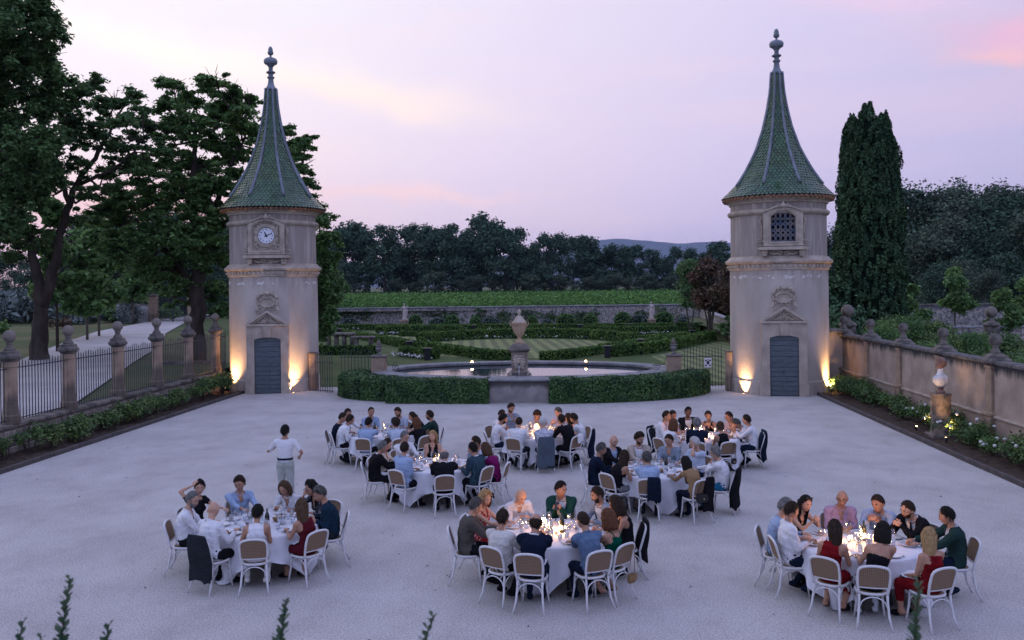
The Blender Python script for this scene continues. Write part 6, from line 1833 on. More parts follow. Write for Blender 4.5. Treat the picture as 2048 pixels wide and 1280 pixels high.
def build_hair(kind, R, c, r, fem):
    """R 3x3 head rotation, c centre; returns MB with hair or None"""
    if kind == 'bald': return None
    b = MB(); D = DH
    az = np.degrees(np.abs(np.arctan2(D[:, 0], D[:, 1])))
    thr = hair_thr(az, kind) + .05 * np.sin(D[:, 0] * 23 + c[0] * 50) * (az < 75)
    vol = dict(short=.012, crop=.006, curly=.028, slick=.012, long=.014, longcurly=.026, bob=.018, wavybob=.024, bun=.010, fringe=.006, thick=.018)[kind]
    nz = r.normal(size=(3, 3)) * 7
    noise = sum(np.sin(D @ nz[k] * (1 + k) + k) for k in range(3)) / 3
    amp = dict(curly=.012, longcurly=.014, wavybob=.010, thick=.008, crop=.001).get(kind, .005)
    m = D[:, 2] > thr
    if kind == 'fringe': m &= (D[:, 2] < .42) | (az > 150) & (D[:, 2] < .55)
    e = np.clip((D[:, 2] - thr) / .32, 0, 1) ** .85
    if kind == 'fringe': e = np.minimum(e, np.clip((.50 - D[:, 2]) / .15, 0, 1))
    top = np.clip(D[:, 2], 0, 1)
    off = np.where(m, .001 + e * (vol * (1 + .6 * top) + amp * noise), -.008)
    P = head_surf(D, off, fem)
    # keep nose bumps out of the hair
    F = [f for f in FH if sum(m[i] for i in f) >= 3]
    b.add(P @ R.T + c, F)
    if kind in ('long', 'longcurly', 'bob', 'wavybob'):
        L = dict(long=-.36, longcurly=-.33, bob=-.135, wavybob=-.15)[kind]
        rows = []; nr = 9 if L < -.2 else 6; na = 22
        ang = np.radians(np.linspace(68, 292, na))
        for k in range(nr):
            f = k / (nr - 1); z = .04 + (L - .04) * f
            w = 1 + .10 * math.sin(f * 3) - (.35 * f if L < -.2 else .05 * f)
            wv = 1 + (.05 if 'curly' in kind or 'wavy' in kind else .015) * np.sin(ang * 9 + k * 1.7) + (.05 * math.sin(k * 2.2) if 'curly' in kind else 0)
            x = np.sin(ang) * (.088 + vol * .6) * w * wv; y = np.cos(ang) * (.102 + vol * .6) * w * wv - .012 * f
            if L < -.2:
                y = y - .02 - .035 * min(1, f * 2); x = x * (1 - .25 * f)
            rows.append(np.c_[x, y, np.full(na, z)])
        outer = np.array(rows); inner = outer * (.78, .72, 1) + (0, -.004, 0)
        H = np.concatenate([outer, inner[::-1]])
        Rk = R.copy()
        b.grid(H @ (R if L > -.2 else hair_lean(R)).T + c, cu=True)
    # loose strands lying over the cap
    ns = 0 if kind in ('crop',) else 230
    idx = np.nonzero(m)[0]
    if ns and len(idx):
        q = idx[r.integers(0, len(idx), ns)]; d0 = D[q] + r.normal(0, .07, (ns, 3)); d0 /= np.linalg.norm(d0, axis=1)[:, None]
        dn = np.c_[d0[:, 0] * .5, -.35 * np.ones(ns), -1 * np.ones(ns)] + r.normal(0, .45, (ns, 3)); dn -= (dn * d0).sum(1)[:, None] * d0; dn /= np.linalg.norm(dn, axis=1)[:, None]
        L_ = r.uniform(.025, .05, ns)[:, None]; sd_ = np.cross(d0, dn) * .0045
        A_ = head_surf(d0, vol * .8 + .001, fem); E_ = A_ + dn * L_ + d0 * (.004 if kind != 'curly' else .012)
        V_ = np.stack([A_ - sd_, A_ + sd_, E_ + sd_ * .4, E_ - sd_ * .4], 1).reshape(-1, 3)
        b.add(V_ @ R.T + c, [(4 * i, 4 * i + 1, 4 * i + 2, 4 * i + 3) for i in range(ns)])
    if kind == 'bun':
        b.ball(c + R @ np.array((0, -.105, .075)), (.042, .04, .04), 10, 8)
    return b


def hair_lean(R):
    sc_ = np.linalg.norm(R[:, 1]); R = R / sc_; return _hair_lean(R) * sc_


def _hair_lean(R):
    # long hair hangs down rather than following a bowed head
    y = R[:, 1].copy(); y[2] *= .35; y = nrmz(y); z = np.array((0, 0, 1.0)); z = nrmz(z - y * (y @ z) * .6); x = np.cross(y, z); x = nrmz(x); z = np.cross(x, y)
    return np.stack([x, y, z], 1)


def hand(b, w, d, pn, side, curl, mi, s=1.0):
    """w wrist, d direction of the palm, pn palm normal, side +1 when the thumb lies towards +cross(d,pn)"""
    d = nrmz(d); pn = nrmz(pn - d * (pn @ d)); t = np.cross(d, pn) * side
    R = np.stack([t, d, pn], 1)
    b.ball(w + d * .045 * s, (.040 * s, .052 * s, .017 * s), 10, 7, mi, R=R)
    for k, L in enumerate((.072, .080, .075, .060)):
        q = w + d * .082 * s + t * (.028 - .0185 * k) * s
        a = curl * (1 + .08 * k); P = [q - d * .02 * s, q]; cur = q; ang = a * .5
        for sgm in (.42, .32, .26):
            v = d * math.cos(ang) + pn * math.sin(ang); cur = cur + v * L * sgm * s; P.append(cur); ang += a * .7
        b.tube(P, np.array([.0095, .0095, .009, .0085, .0065]) * s, 6, mi)
    q = w + d * .028 * s + t * .034 * s
    b.tube([q - t * .012, q + t * .018 * s + d * .022 * s, q + t * .028 * s + d * .048 * s + pn * .010, q + t * .024 * s + d * .068 * s + pn * .018], np.array([.013, .0115, .0105, .0075]) * s, 6, mi)


def ik(S, T, a, b_, pole):
    d = T - S; L = np.linalg.norm(d)
    if L > (a + b_) * .985: T = S + d / L * (a + b_) * .985; L = (a + b_) * .985
    if L < abs(a - b_) + .06: L = abs(a - b_) + .06
    u = nrmz(T - S); k = (a * a - b_ * b_ + L * L) / (2 * L); h = math.sqrt(max(a * a - k * k, 0))
    p = np.asarray(pole, float); p = nrmz(p - u * (p @ u))
    return S + u * k + p * h, T


def capsule(b, pts, rad, n=12):
    P = [np.asarray(p, float) for p in pts]; rad = list(rad)
    u0 = nrmz(P[0] - P[1]); u1 = nrmz(P[-1] - P[-2])
    Q = [P[0] + u0 * rad[0] * .85, P[0] + u0 * rad[0] * .5] + P + [P[-1] + u1 * rad[-1] * .5, P[-1] + u1 * rad[-1] * .85]
    R_ = [rad[0] * .35, rad[0] * .85] + rad + [rad[-1] * .85, rad[-1] * .35]
    b.tube(Q, R_, n)


PENDING = []      # bodies waiting for the one surface pass


def seated_person(idn, spec, sx, sy, face, head):
    """collects the skeleton of one sitter; geometry in chair space (+Y to the table)"""
    fem = spec['fem']; r = np.random.default_rng(abs(hash_id(idn)))
    k = .93 if fem else 1.0
    P = np.array((0, -.03, .545)); H = np.array(head)
    if fem and H[2] < 1.0: H[2] = 1.0
    u = nrmz(H - P); L = np.linalg.norm(H - P)
    back = np.array((0, -1, 0)) + 0 * u; back = nrmz(back - u * (u @ back))
    N = P + u * (L - .185) + back * .045 * (1 + 1.5 * max(0, H[1] - .1))
    M1 = P + (N - P) * .5 + back * (.03 + .18 * max(0, H[1] - .08))
    shw = (.165 if fem else .195) * spec.get('w', 1)
    tw = math.radians(spec.get('twist', 0) + r.uniform(-5, 5)); sxv = np.array((math.cos(tw), math.sin(tw), 0))
    Sh = [N + sxv * shw * s_ - np.array((0, 0, .055)) + nrmz(M1 - N) * .0 for s_ in (-1, 1)]
    look = math.radians(spec['look'] + r.uniform(-4, 4)); pit = math.radians(spec.get('pitch', 12) + r.uniform(-4, 4))
    fy = np.array((math.sin(look) * math.cos(pit), math.cos(look) * math.cos(pit), -math.sin(pit)))
    rx = nrmz(np.cross(fy, (0, 0, 1))); rz = np.cross(rx, fy); roll = math.radians(r.uniform(-5, 5))
    rx2 = rx * math.cos(roll) + rz * math.sin(roll); rz2 = np.cross(rx2, fy)
    HR = np.stack([rx2, fy, rz2], 1)
    edge = spec['edge']; tz = .79
    pose = spec['pose']; ux = lambda *a: np.array(a, float)
    j = r.uniform(-.02, .02, 4)
    if pose == 'eat': T = [ux(-.15 + j[0], edge + .07 + j[1], tz + .03), ux(.12 + j[2], edge + .09 + j[3], tz + .07)]
    elif pose == 'rest': T = [ux(-.13 + j[0], edge + .05, tz + .02), ux(.10 + j[1], edge + .07, tz + .02)]
    elif pose == 'clasp': T = [ux(-.045, edge + .10 + j[0], tz + .17), ux(.045, edge + .10 + j[0], tz + .17)]
    elif pose == 'fold': T = [ux(.02, edge + .08, tz + .03), ux(-.02, edge + .03, tz + .04)]
    elif pose == 'chin': T = [ux(-.12, edge + .10, tz + .03), H + HR @ ux(.035, .085, -.135)]
    elif pose == 'chinL': T = [H + HR @ ux(-.035, .085, -.135), ux(.14, edge + .12, tz + .03)]
    elif pose == 'mouth': T = [ux(-.12, edge + .08, tz + .03), H + HR @ ux(.02, .14, -.07)]
    elif pose == 'lap': T = [ux(-.11, .26, .63), ux(.10, .28, .63)]
    elif pose == 'phone': T = [ux(-.03, edge + .0, tz + .15), ux(.07, edge + .02, tz + .16)]
    elif pose == 'raise': T = [ux(-.17, edge + .08, tz + .03), H + HR @ ux(.12, .06, .06)]
    elif pose == 'reach': T = [ux(-.16, edge + .1, tz + .03), ux(.10, edge + .32, tz + .12)]
    elif pose == 'head': T = [H + HR @ ux(-.075, .05, -.02), ux(.12, edge + .1, tz + .02)]
    la, lf = (.27, .235) if fem else (.295, .255)
    poles = [ux(-.42, -.35, -1), ux(.42, -.35, -1)]
    if pose in ('clasp', 'chin', 'chinL', 'mouth', 'head'): poles = [ux(-.5, .5, -1), ux(.5, .5, -1)]
    arms = []
    for s_ in (0, 1):
        E, Wt = ik(Sh[s_], T[s_], la, lf, poles[s_]); arms.append((Sh[s_], E, Wt))
    tuck = r.uniform(0, 1)
    legs = []
    for s_ in (-1, 1):
        hp = P + ux(s_ * .09, .02, -.01); sp_ = .11 + r.uniform(0, .07)
        kn = ux(s_ * sp_, .40 * k, .50)
        an = ux(s_ * (sp_ - .02), (.30 if tuck > .5 else .08) + r.uniform(-.06, .10), .085 + (.04 if tuck <= .5 else 0))
        toe = an + ux(s_ * .03, .15, -.055)
        legs.append((hp, kn, an, toe))
    return dict(idn=idn, spec=spec, loc=(sx, sy, 0), face=face, P=P, M1=M1, N=N, H=H, HR=HR, sxv=sxv, shw=shw, arms=arms, legs=legs, fem=fem, r=r, seated=True)


def hash_id(s):
    return sum(ord(c) * (31 ** i) for i, c in enumerate(s)) % 100003


def rough_body(B):
    """closed overlapping tapered volumes that the surface pass fuses"""
    b = MB(); fem = B['fem']; P, M1, N = B['P'], B['M1'], B['N']; sx = B['sxv']; w = B['spec'].get('w', 1); belly = B['spec'].get('belly', 0)
    ctrl = [P + (M1 - P) * t for t in (0, .35, .8)] + [M1 + (N - M1) * t for t in (.25, .6, .86, 1.0)]
    if fem: wd = [.165, .135, .128, .142, .150, .120, .055]; dp = [.125, .105, .095, .115, .105, .075, .050]
    else: wd = [.160, .150, .158, .172, .185, .150, .062]; dp = [.125, .118, .118, .122, .118, .085, .058]
    T = np.gradient(np.array(ctrl), axis=0); rows = []
    ang = np.linspace(0, 2 * math.pi, 20, endpoint=False)
    def ring(c, t, a, d):
        t = nrmz(t); f = np.cross(t, sx); f = nrmz(f)
        if f[1] < 0: f = -f
        x = nrmz(np.cross(f, t)); 
        if x @ sx < 0: x = -x
        return c + np.outer(np.cos(ang) * a, x) + np.outer(np.sin(ang) * d, f)
    rows.append(ring(ctrl[0] - nrmz(T[0]) * .10, T[0], .06, .05)); rows.append(ring(ctrl[0] - nrmz(T[0]) * .06, T[0], wd[0] * .9, dp[0] * .9))
    for i, c in enumerate(ctrl):
        f = nrmz(np.cross(T[i], sx)); f = f if f[1] > 0 else -f
        bl = belly * (.05 if i in (1, 2) else .02 if i == 3 else 0)
        rows.append(ring(c + f * bl * .6, T[i], wd[i] * w + bl * .5, dp[i] * w + bl))
    rows.append(ring(N + nrmz(T[-1]) * .02, T[-1], .02, .02))
    k = len(rows); V = np.concatenate(rows)
    F = [(i * 20 + jj, i * 20 + (jj + 1) % 20, (i + 1) * 20 + (jj + 1) % 20, (i + 1) * 20 + jj) for i in range(k - 1) for jj in range(20)] + [tuple(range(19, -1, -1)), tuple(range((k - 1) * 20, k * 20))]
    b.add(V, F)
    f = nrmz(np.cross(T[3], sx)); f = f if f[1] > 0 else -f
    if fem:
        for s_ in (-1, 1): b.ball(ctrl[3] + sx * s_ * .065 + f * .085, (.06, .055, .055), 12, 8)
    # neck
    hc = B['H'] - B['HR'][:, 2] * .06 - B['HR'][:, 1] * .02
    nr = .048 if fem else .058
    capsule(b, [N - (N - M1) * .12, (N + hc) / 2, hc], [nr * 1.2, nr, nr])
    for (S, E, Wt) in B['arms']:
        sh = .052 if fem else .066 * w; ua = .042 if fem else .052
        capsule(b, [(S + N) / 2 - (0, 0, .01), S], [sh * .9, sh]); capsule(b, [S, S + (E - S) * .35, E], [sh, ua, ua * .78]); capsule(b, [E, E + (Wt - E) * .3, Wt], [ua * .80, ua * .80, ua * .52])
    for (hp, kn, an, toe) in B['legs']:
        th = .088 if fem else .092; 
        capsule(b, [hp, hp + (kn - hp) * .5, kn], [th * 1.05, th * .92, .062]); capsule(b, [kn, kn + (an - kn) * .35, an], [.062, .058, .038])
        capsule(b, [an - nrmz(toe - an) * .05 - (0, 0, .01), an + (toe - an) * .5 - (0, 0, .01), toe + (0, 0, -.0)], [.042, .042, .034])
    return b


def segdist(V, A, B_):
    d = B_ - A; t = np.clip(((V - A) @ d) / (d @ d), 0, 1); return np.linalg.norm(V - (A + t[:, None] * d), axis=1), t


def region(V, B):
    """bone index and position for every vertex. 0 torso,1 neck,2/3 upper arm,4/5 forearm,6/7 thigh,8/9 calf,10/11 foot"""
    segs = []
    P, M1, N = B['P'], B['M1'], B['N']
    d1, t1 = segdist(V, P - nrmz(M1 - P) * .08, M1); d2, t2 = segdist(V, M1, N)
    x = abs((V - M1) @ B['sxv'])
    tor = np.minimum(d1, d2) / .145; tt = np.where(d1 < d2, t1 * .5, .5 + t2 * .5)
    D = [tor]; Tt = [tt]
    d, t = segdist(V, N + (B['H'] - N) * .10, B['H']); D.append(d / .062 + .05); Tt.append(t)
    for (S, E, Wt) in B['arms']:
        d, t = segdist(V, S, E); D.append(d / .058 + .06); Tt.append(t)
    for (S, E, Wt) in B['arms']:
        d, t = segdist(V, E, Wt); D.append(d / .050); Tt.append(t)
    for (hp, kn, an, toe) in B['legs']:
        d, t = segdist(V, hp, kn); D.append(d / .095 + .05); Tt.append(t)
    for (hp, kn, an, toe) in B['legs']:
        d, t = segdist(V, kn, an); D.append(d / .060); Tt.append(t)
    for (hp, kn, an, toe) in B['legs']:
        d, t = segdist(V, an + (an - kn) * .03, toe); D.append(d / .045); Tt.append(t)
    D = np.array(D); Tt = np.array(Tt); D = D[[0, 1, 2, 3, 4, 5, 6, 7, 8, 9, 10, 11]]
    k = D.argmin(0); return k, Tt[k, np.arange(len(V))]


def grow(mask, F, n=1):
    mask = mask.copy()
    for _ in range(n):
        mask[F[mask[F].any(1)].ravel()] = True
    return mask


def submesh(name, V, F, mask, parent, m, off, Nn, fold=.004, B=None, rough=9.0):
    """a garment: the body surface lifted off the skin, with folds; own clean hems"""
    Fk = F[mask[F].all(1)]
    if len(Fk) < 8: return None
    used = np.unique(Fk); re = np.full(len(V), -1); re[used] = np.arange(len(used))
    v = V[used]; n = Nn[used]
    ph = B['r'].uniform(0, 6, 3)
    fo = np.sin(v[:, 2] * rough * 4.2 + v[:, 0] * rough * 2 + ph[0]) * np.sin(v[:, 1] * rough * 3 - v[:, 0] * rough * 2.4 + ph[1]) + .6 * np.sin(v[:, 0] * rough * 6 + v[:, 2] * rough * 3 + ph[2])
    v = v + n * (off + fold * fo)[:, None]
    me = bpy.data.meshes.new(name); me.from_pydata(v.tolist(), [], re[Fk].tolist()); me.materials.append(m)
    me.polygons.foreach_set('use_smooth', [True] * len(Fk)); me.update()
    o = inst(name, me, parent); return o


def finish_person(B, me):
    """me: fused surface"""
    sp = B['spec']; nV = len(me.vertices); V = np.empty(nV * 3); me.vertices.foreach_get('co', V); V = V.reshape(-1, 3)
    Nn = np.empty(nV * 3); me.vertices.foreach_get('normal', Nn); Nn = Nn.reshape(-1, 3)
    F = np.array([tuple(p.vertices) for p in me.polygons if len(p.vertices) == 4])
    k, t = region(V, B)
    root = thing('person', sp['label'], 'person', B['loc'], math.radians(B['face']), group=sp.get('group'))
    skin = SKIN[sp['skin']]
    b = MB(); b.add(V, [tuple(f) for f in F], 0)
    HR, H = B['HR'] * 1.13, B['H']; fem = B['fem']
    hp = head_surf(DH, 0, fem); b.add(hp @ HR.T + H, FH, 0)
    W = lambda x, y, z: H + HR @ np.array((x, y, z))
    for s_ in (-1, 1):
        d = nrmz((s_ * .37, .92, .04)); q = head_surf(d[None], 0, fem)[0]
        b.ball(H + HR @ (q + (0, -.004, 0)), (.014, .008, .0075), 8, 6, 1, R=HR); b.ball(H + HR @ (q + (0, .0015, 0)), (.007, .005, .007), 6, 5, 2, R=HR)
        d = nrmz((s_ * .36, .90, .23)); q = head_surf(d[None], 0, fem)[0]
        b.ball(H + HR @ q, (.021, .006, .0045 if fem else .006), 8, 5, 4, R=HR)
        b.ball(W(s_ * (.072 if fem else .077), -.008, -.005), (.010, .018, .030), 8, 6, 0, R=HR)
    q = head_surf(nrmz((0, .86, -.50))[None], 0, fem)[0]; b.ball(H + HR @ (q + (0, -.003, -.003)), (.024, .008, .008), 8, 6, 3, R=HR)
    s = .92 if fem else 1.0
    for i, (S, E, Wt) in enumerate(B['arms']):
        sd = -1 if i == 0 else 1
        d = nrmz(Wt - E)
        if sp['pose'] in ('rest', 'eat', 'fold', 'reach') and B['seated']:
            d = nrmz(d * (1, 1, .2)); pn = np.array((0, 0, -1.0)); cu = .55 if sp['pose'] != 'eat' else 1.0; side = sd
        elif sp['pose'] in ('clasp', 'phone'):
            d = nrmz(np.array((-sd * .8, .5, .35))); pn = nrmz(np.array((-sd * .3, -.7, -.5))); cu = 1.0; side = sd
        elif (sp['pose'] in ('chin', 'mouth', 'raise') and i == 1) or (sp['pose'] in ('chinL', 'head') and i == 0):
            d = nrmz(d * .5 + HR @ np.array((-sd * .25, -.3, .6))); pn = nrmz(H - Wt); cu = .9; side = -sd
        else: pn = np.array((0, 0, -1.0)); cu = .7; side = sd
        if not B['seated']: pn = np.array((-sd, .2, 0)); cu = 1.0; side = 1
        # cross(d,pn)*side must point to the middle of the body for a palm turned down
        th_ = np.cross(d, nrmz(pn - d * (pn @ d)))
        side = 1 if th_[0] * sd < 0 else -1
        hand(b, Wt, d, pn, side, cu, 0, s)
    brow = HAIRC[sp['hairc'] if sp['hairc'] not in ('white', 'grey') else 'saltpepper']
    body = b.build('body', [skin, EYEW, EYE, LIP, brow], root, smooth=True)
    # ---- garments
    top, tc, sl = sp['top'], CL[sp['topc']], sp['sleeve']
    isarm = (k == 2) | (k == 3); isfore = (k == 4) | (k == 5)
    mt = (k == 0)
    up = sp.get('cut', 1.1)
    axn = nrmz(H - B['N']); sN = (V - B['N']) @ axn; fN = nrmz(np.cross(axn, B['sxv'])); fN = fN if fN[1] > 0 else -fN
    rad = np.linalg.norm((V - B['N']) - sN[:, None] * axn, axis=1)
    neckv = (sN > .004) & (rad < .082)
    relN = V - B['N']; frt = (relN @ fN) > .02; lat_n = abs(relN @ B['sxv'])
    vneck = frt & (lat_n < .034 + .30 * (sN + .02)) & (sN > -.13) if top != 'tee' and fem or top == 'shirt' else frt & (sN > -.012) & (lat_n < .05)
    skin_n = neckv | vneck
    if up < 1: mt &= (t < up)
    arm_t = np.where(isarm, t, np.where(isfore, 1 + t, 0))
    m = mt | ((isarm | isfore) & (arm_t < sl))
    if up >= 1 and sl > 0: m |= (isarm & (t < .12))
    if sp.get('dress'):
        m |= ((k == 6) | (k == 7)) & (t < 1.1)
    m = grow(m, F, 1) & ~skin_n if up >= 1 else grow(m, F, 1)
    if sl == 0:
        m &= ~((lat_n > B['shw'] * .74) & (relN @ axn > -.17)) & ~isarm
    submesh('dress' if sp.get('dress') else {'tee': 'tshirt', 'blouse': 'blouse', 'vest': 'top'}.get(top, 'shirt'), V, F, m, root, CL[sp['shirtc']] if top == 'jacket' else tc, .005 if top == 'jacket' else (.010 if B['seated'] else .008), Nn, .001 if top == 'jacket' else (.006 if B['seated'] else .003), B, 13)
    if top == 'jacket':
        f = nrmz(np.cross(nrmz(B['N'] - B['P']), B['sxv'])); f = f if f[1] > 0 else -f
        rel = V - (B['P'] + (B['N'] - B['P']) * t[:, None]); lat = abs(rel @ B['sxv']); fw = rel @ f
        opening = mt & (fw > .02) & (lat < .012 + .085 * np.clip(t - .15, 0, 1) ** 1.1)
        mj = (mt & ~opening & ~skin_n) | (isarm & (t < 2)) | (isfore & (t < .93)) | (((k == 6) | (k == 7)) & (t < .14)) | (~skin_n & (k == 1) & (sN < .03))
        mj = grow(mj, F, 1) & ~opening & ~neckv
        submesh('jacket', V, F, mj, root, tc, .022, Nn, .0065, B, 8)
        if sp.get('tie'):
            b = MB(); a0 = B['N'] + f * .07 - (0, 0, .03); a1 = B['M1'] + f * .15
            b.tube([a0, (a0 + a1) / 2 + f * .02, a1], [.016, .024, .03], 6, flat=.3); b.build('tie', CL['navy'], root)
    if sp.get('straps'):
        b = MB()
        for s_ in (-1, 1):
            p0 = B['N'] + B['sxv'] * s_ * .085; f = nrmz(np.cross(nrmz(B['N'] - B['M1']), B['sxv'])); f = f if f[1] > 0 else -f
            b.tube([B['M1'] + (B['N'] - B['M1']) * .5 - f * .115 + B['sxv'] * s_ * .06, p0 - f * .085 - (0, 0, .02), p0 + (0, 0, .02), p0 + f * .07 - (0, 0, .05)], .008, 5)
        b.build('straps', tc, root)
    if not sp.get('dress') or True:
        mb = ((k == 0) & (t < .06)) | (k == 6) | (k == 7) | (k == 8) | (k == 9)
        if sp.get('dress'): mb = ((k == 6) | (k == 7)) & (t > .9) | (((k == 8) | (k == 9)) & (t < .55))
        mb = grow(mb, F, 2)
        if not B['seated']: mb |= (k == 0) & (t < .16)
        submesh('skirt' if sp.get('dress') else 'trousers', V, F, mb, root, tc if sp.get('dress') else CL[sp['botc']], .010 if sp.get('dress') else (.006 if B['seated'] else .018), Nn, .003, B, 8)
    if not B['seated']:
        th = np.linspace(0, 2 * math.pi, 24, endpoint=False); zz = B['P'][2] + (B['M1'][2] - B['P'][2]) * .16 * 2
        ringv = V[(abs(V[:, 2] - zz) < .02) & (k == 0)]; ex_, ey_ = abs(ringv[:, 0]).max() + .022, abs(ringv[:, 1]).max() + .022
        b = MB(); b.grid([[(ex_ * math.cos(a), ey_ * math.sin(a), zz + dz_) for a in th] for dz_ in (-.022, .022)], cv=True); b.build('belt', CL['navy'], root)
    for fk in (10, 11): submesh('shoe', V, F, grow(k == fk, F), root, CL['black'] if sp.get('shoe') is None else CL[sp['shoe']], .006, Nn, 0, B)
    if top in ('shirt', 'jacket') and sl > 0:
        col = CL[sp['shirtc']] if top == 'jacket' else tc
        b = MB(); th = np.linspace(0, 2 * math.pi, 17)[:-1] ; ax = nrmz(B['H'] - B['N']); f = nrmz(np.cross(ax, B['sxv'])); f = f if f[1] > 0 else -f
        rr = (.062 if fem else .072); rows = []
        for q, (h_, w_) in enumerate(((-.012, 1.10), (.010, .98), (.026, .93), (.025, 1.0), (.006, 1.13))):
            rows.append(B['N'] + ax * (h_ + 0) + np.outer(np.sin(th) * rr * w_, B['sxv']) + np.outer(np.cos(th) * rr * w_, f) - np.outer((np.cos(th) > .8) * .02, ax))
        b.grid(rows, cv=True); b.build('collar', col, root, smooth=True)
    # ---- hair, beard, glasses
    hb = build_hair(sp['hair'], HR, H, B['r'], fem)
    if hb: hb.build('hair', HAIRC[sp['hairc']], root, smooth=True)
    if sp.get('beard'):
        D = DH; az = np.degrees(np.abs(np.arctan2(D[:, 0], D[:, 1])))
        m = (D[:, 2] < np.interp(az, [0, 25, 60, 82], [-.52, -.38, -.22, .05])) & (D[:, 2] > -.97) & (az < 88) & ~((abs(D[:, 0]) < .17) & (D[:, 2] > -.66) & (D[:, 2] < -.50))
        P = head_surf(D, np.where(m, .008, -.004), fem); b = MB(); b.add(P @ HR.T + H, [f for f in FH if sum(m[i] for i in f) >= 3])
        b.ball(W(0, .098, -.044), (.028, .007, .006), 8, 5, R=HR)
        b.build('beard', HAIRC[sp['beard']], root, smooth=True)
    if sp.get('glasses'):
        b = MB(); th = np.linspace(0, 2 * math.pi, 12, endpoint=False)
        for s_ in (-1, 1):
            b.tube([W(s_ * .034 + .022 * math.cos(a), .100, .004 + .017 * math.sin(a)) for a in th], .0022, 4, closed=True)
            b.tube([W(s_ * .056, .098, .008), W(s_ * .078, .05, .008), W(s_ * .08, 0, .004)], .0022, 4)
        b.tube([W(-.012, .104, .006), W(.012, .104, .006)], .0022, 4)
        b.build('glasses', BLACK, root)
    if sp.get('sunglasses'):
        b = MB()
        for s_ in (-1, 1): b.ball(W(s_ * .034, .065, .105), (.026, .010, .016), 8, 6, R=HR)
        b.build('sunglasses', BLACK, root)
    if sp.get('napkin') and B['seated']:
        NP_ = MB(); X = np.linspace(-.16, .16, 7); Y = np.linspace(.10, .36, 6); Z = [[(x, y, .625 + .02 * math.cos(x * 14) + .012 * math.sin(y * 22 + x * 9)) for y in Y] + [(x * 1.03, .40, .52 + .01 * math.sin(x * 20))] for x in X]
        NP_.grid(Z)
        o = NP_.build('lap_napkin', CLOTHW, None, smooth=True); o.location = B['loc']; o.rotation_euler = (0, 0, math.radians(B['face']))
        tag(o, 'napkin on the lap of ' + sp['short'], 'napkin')
    return root


CLOTHW = mat('table_linen', (.70, .70, .74), .85, (.62, .62, .67), 4, 4, .2, 12, spec=.2)

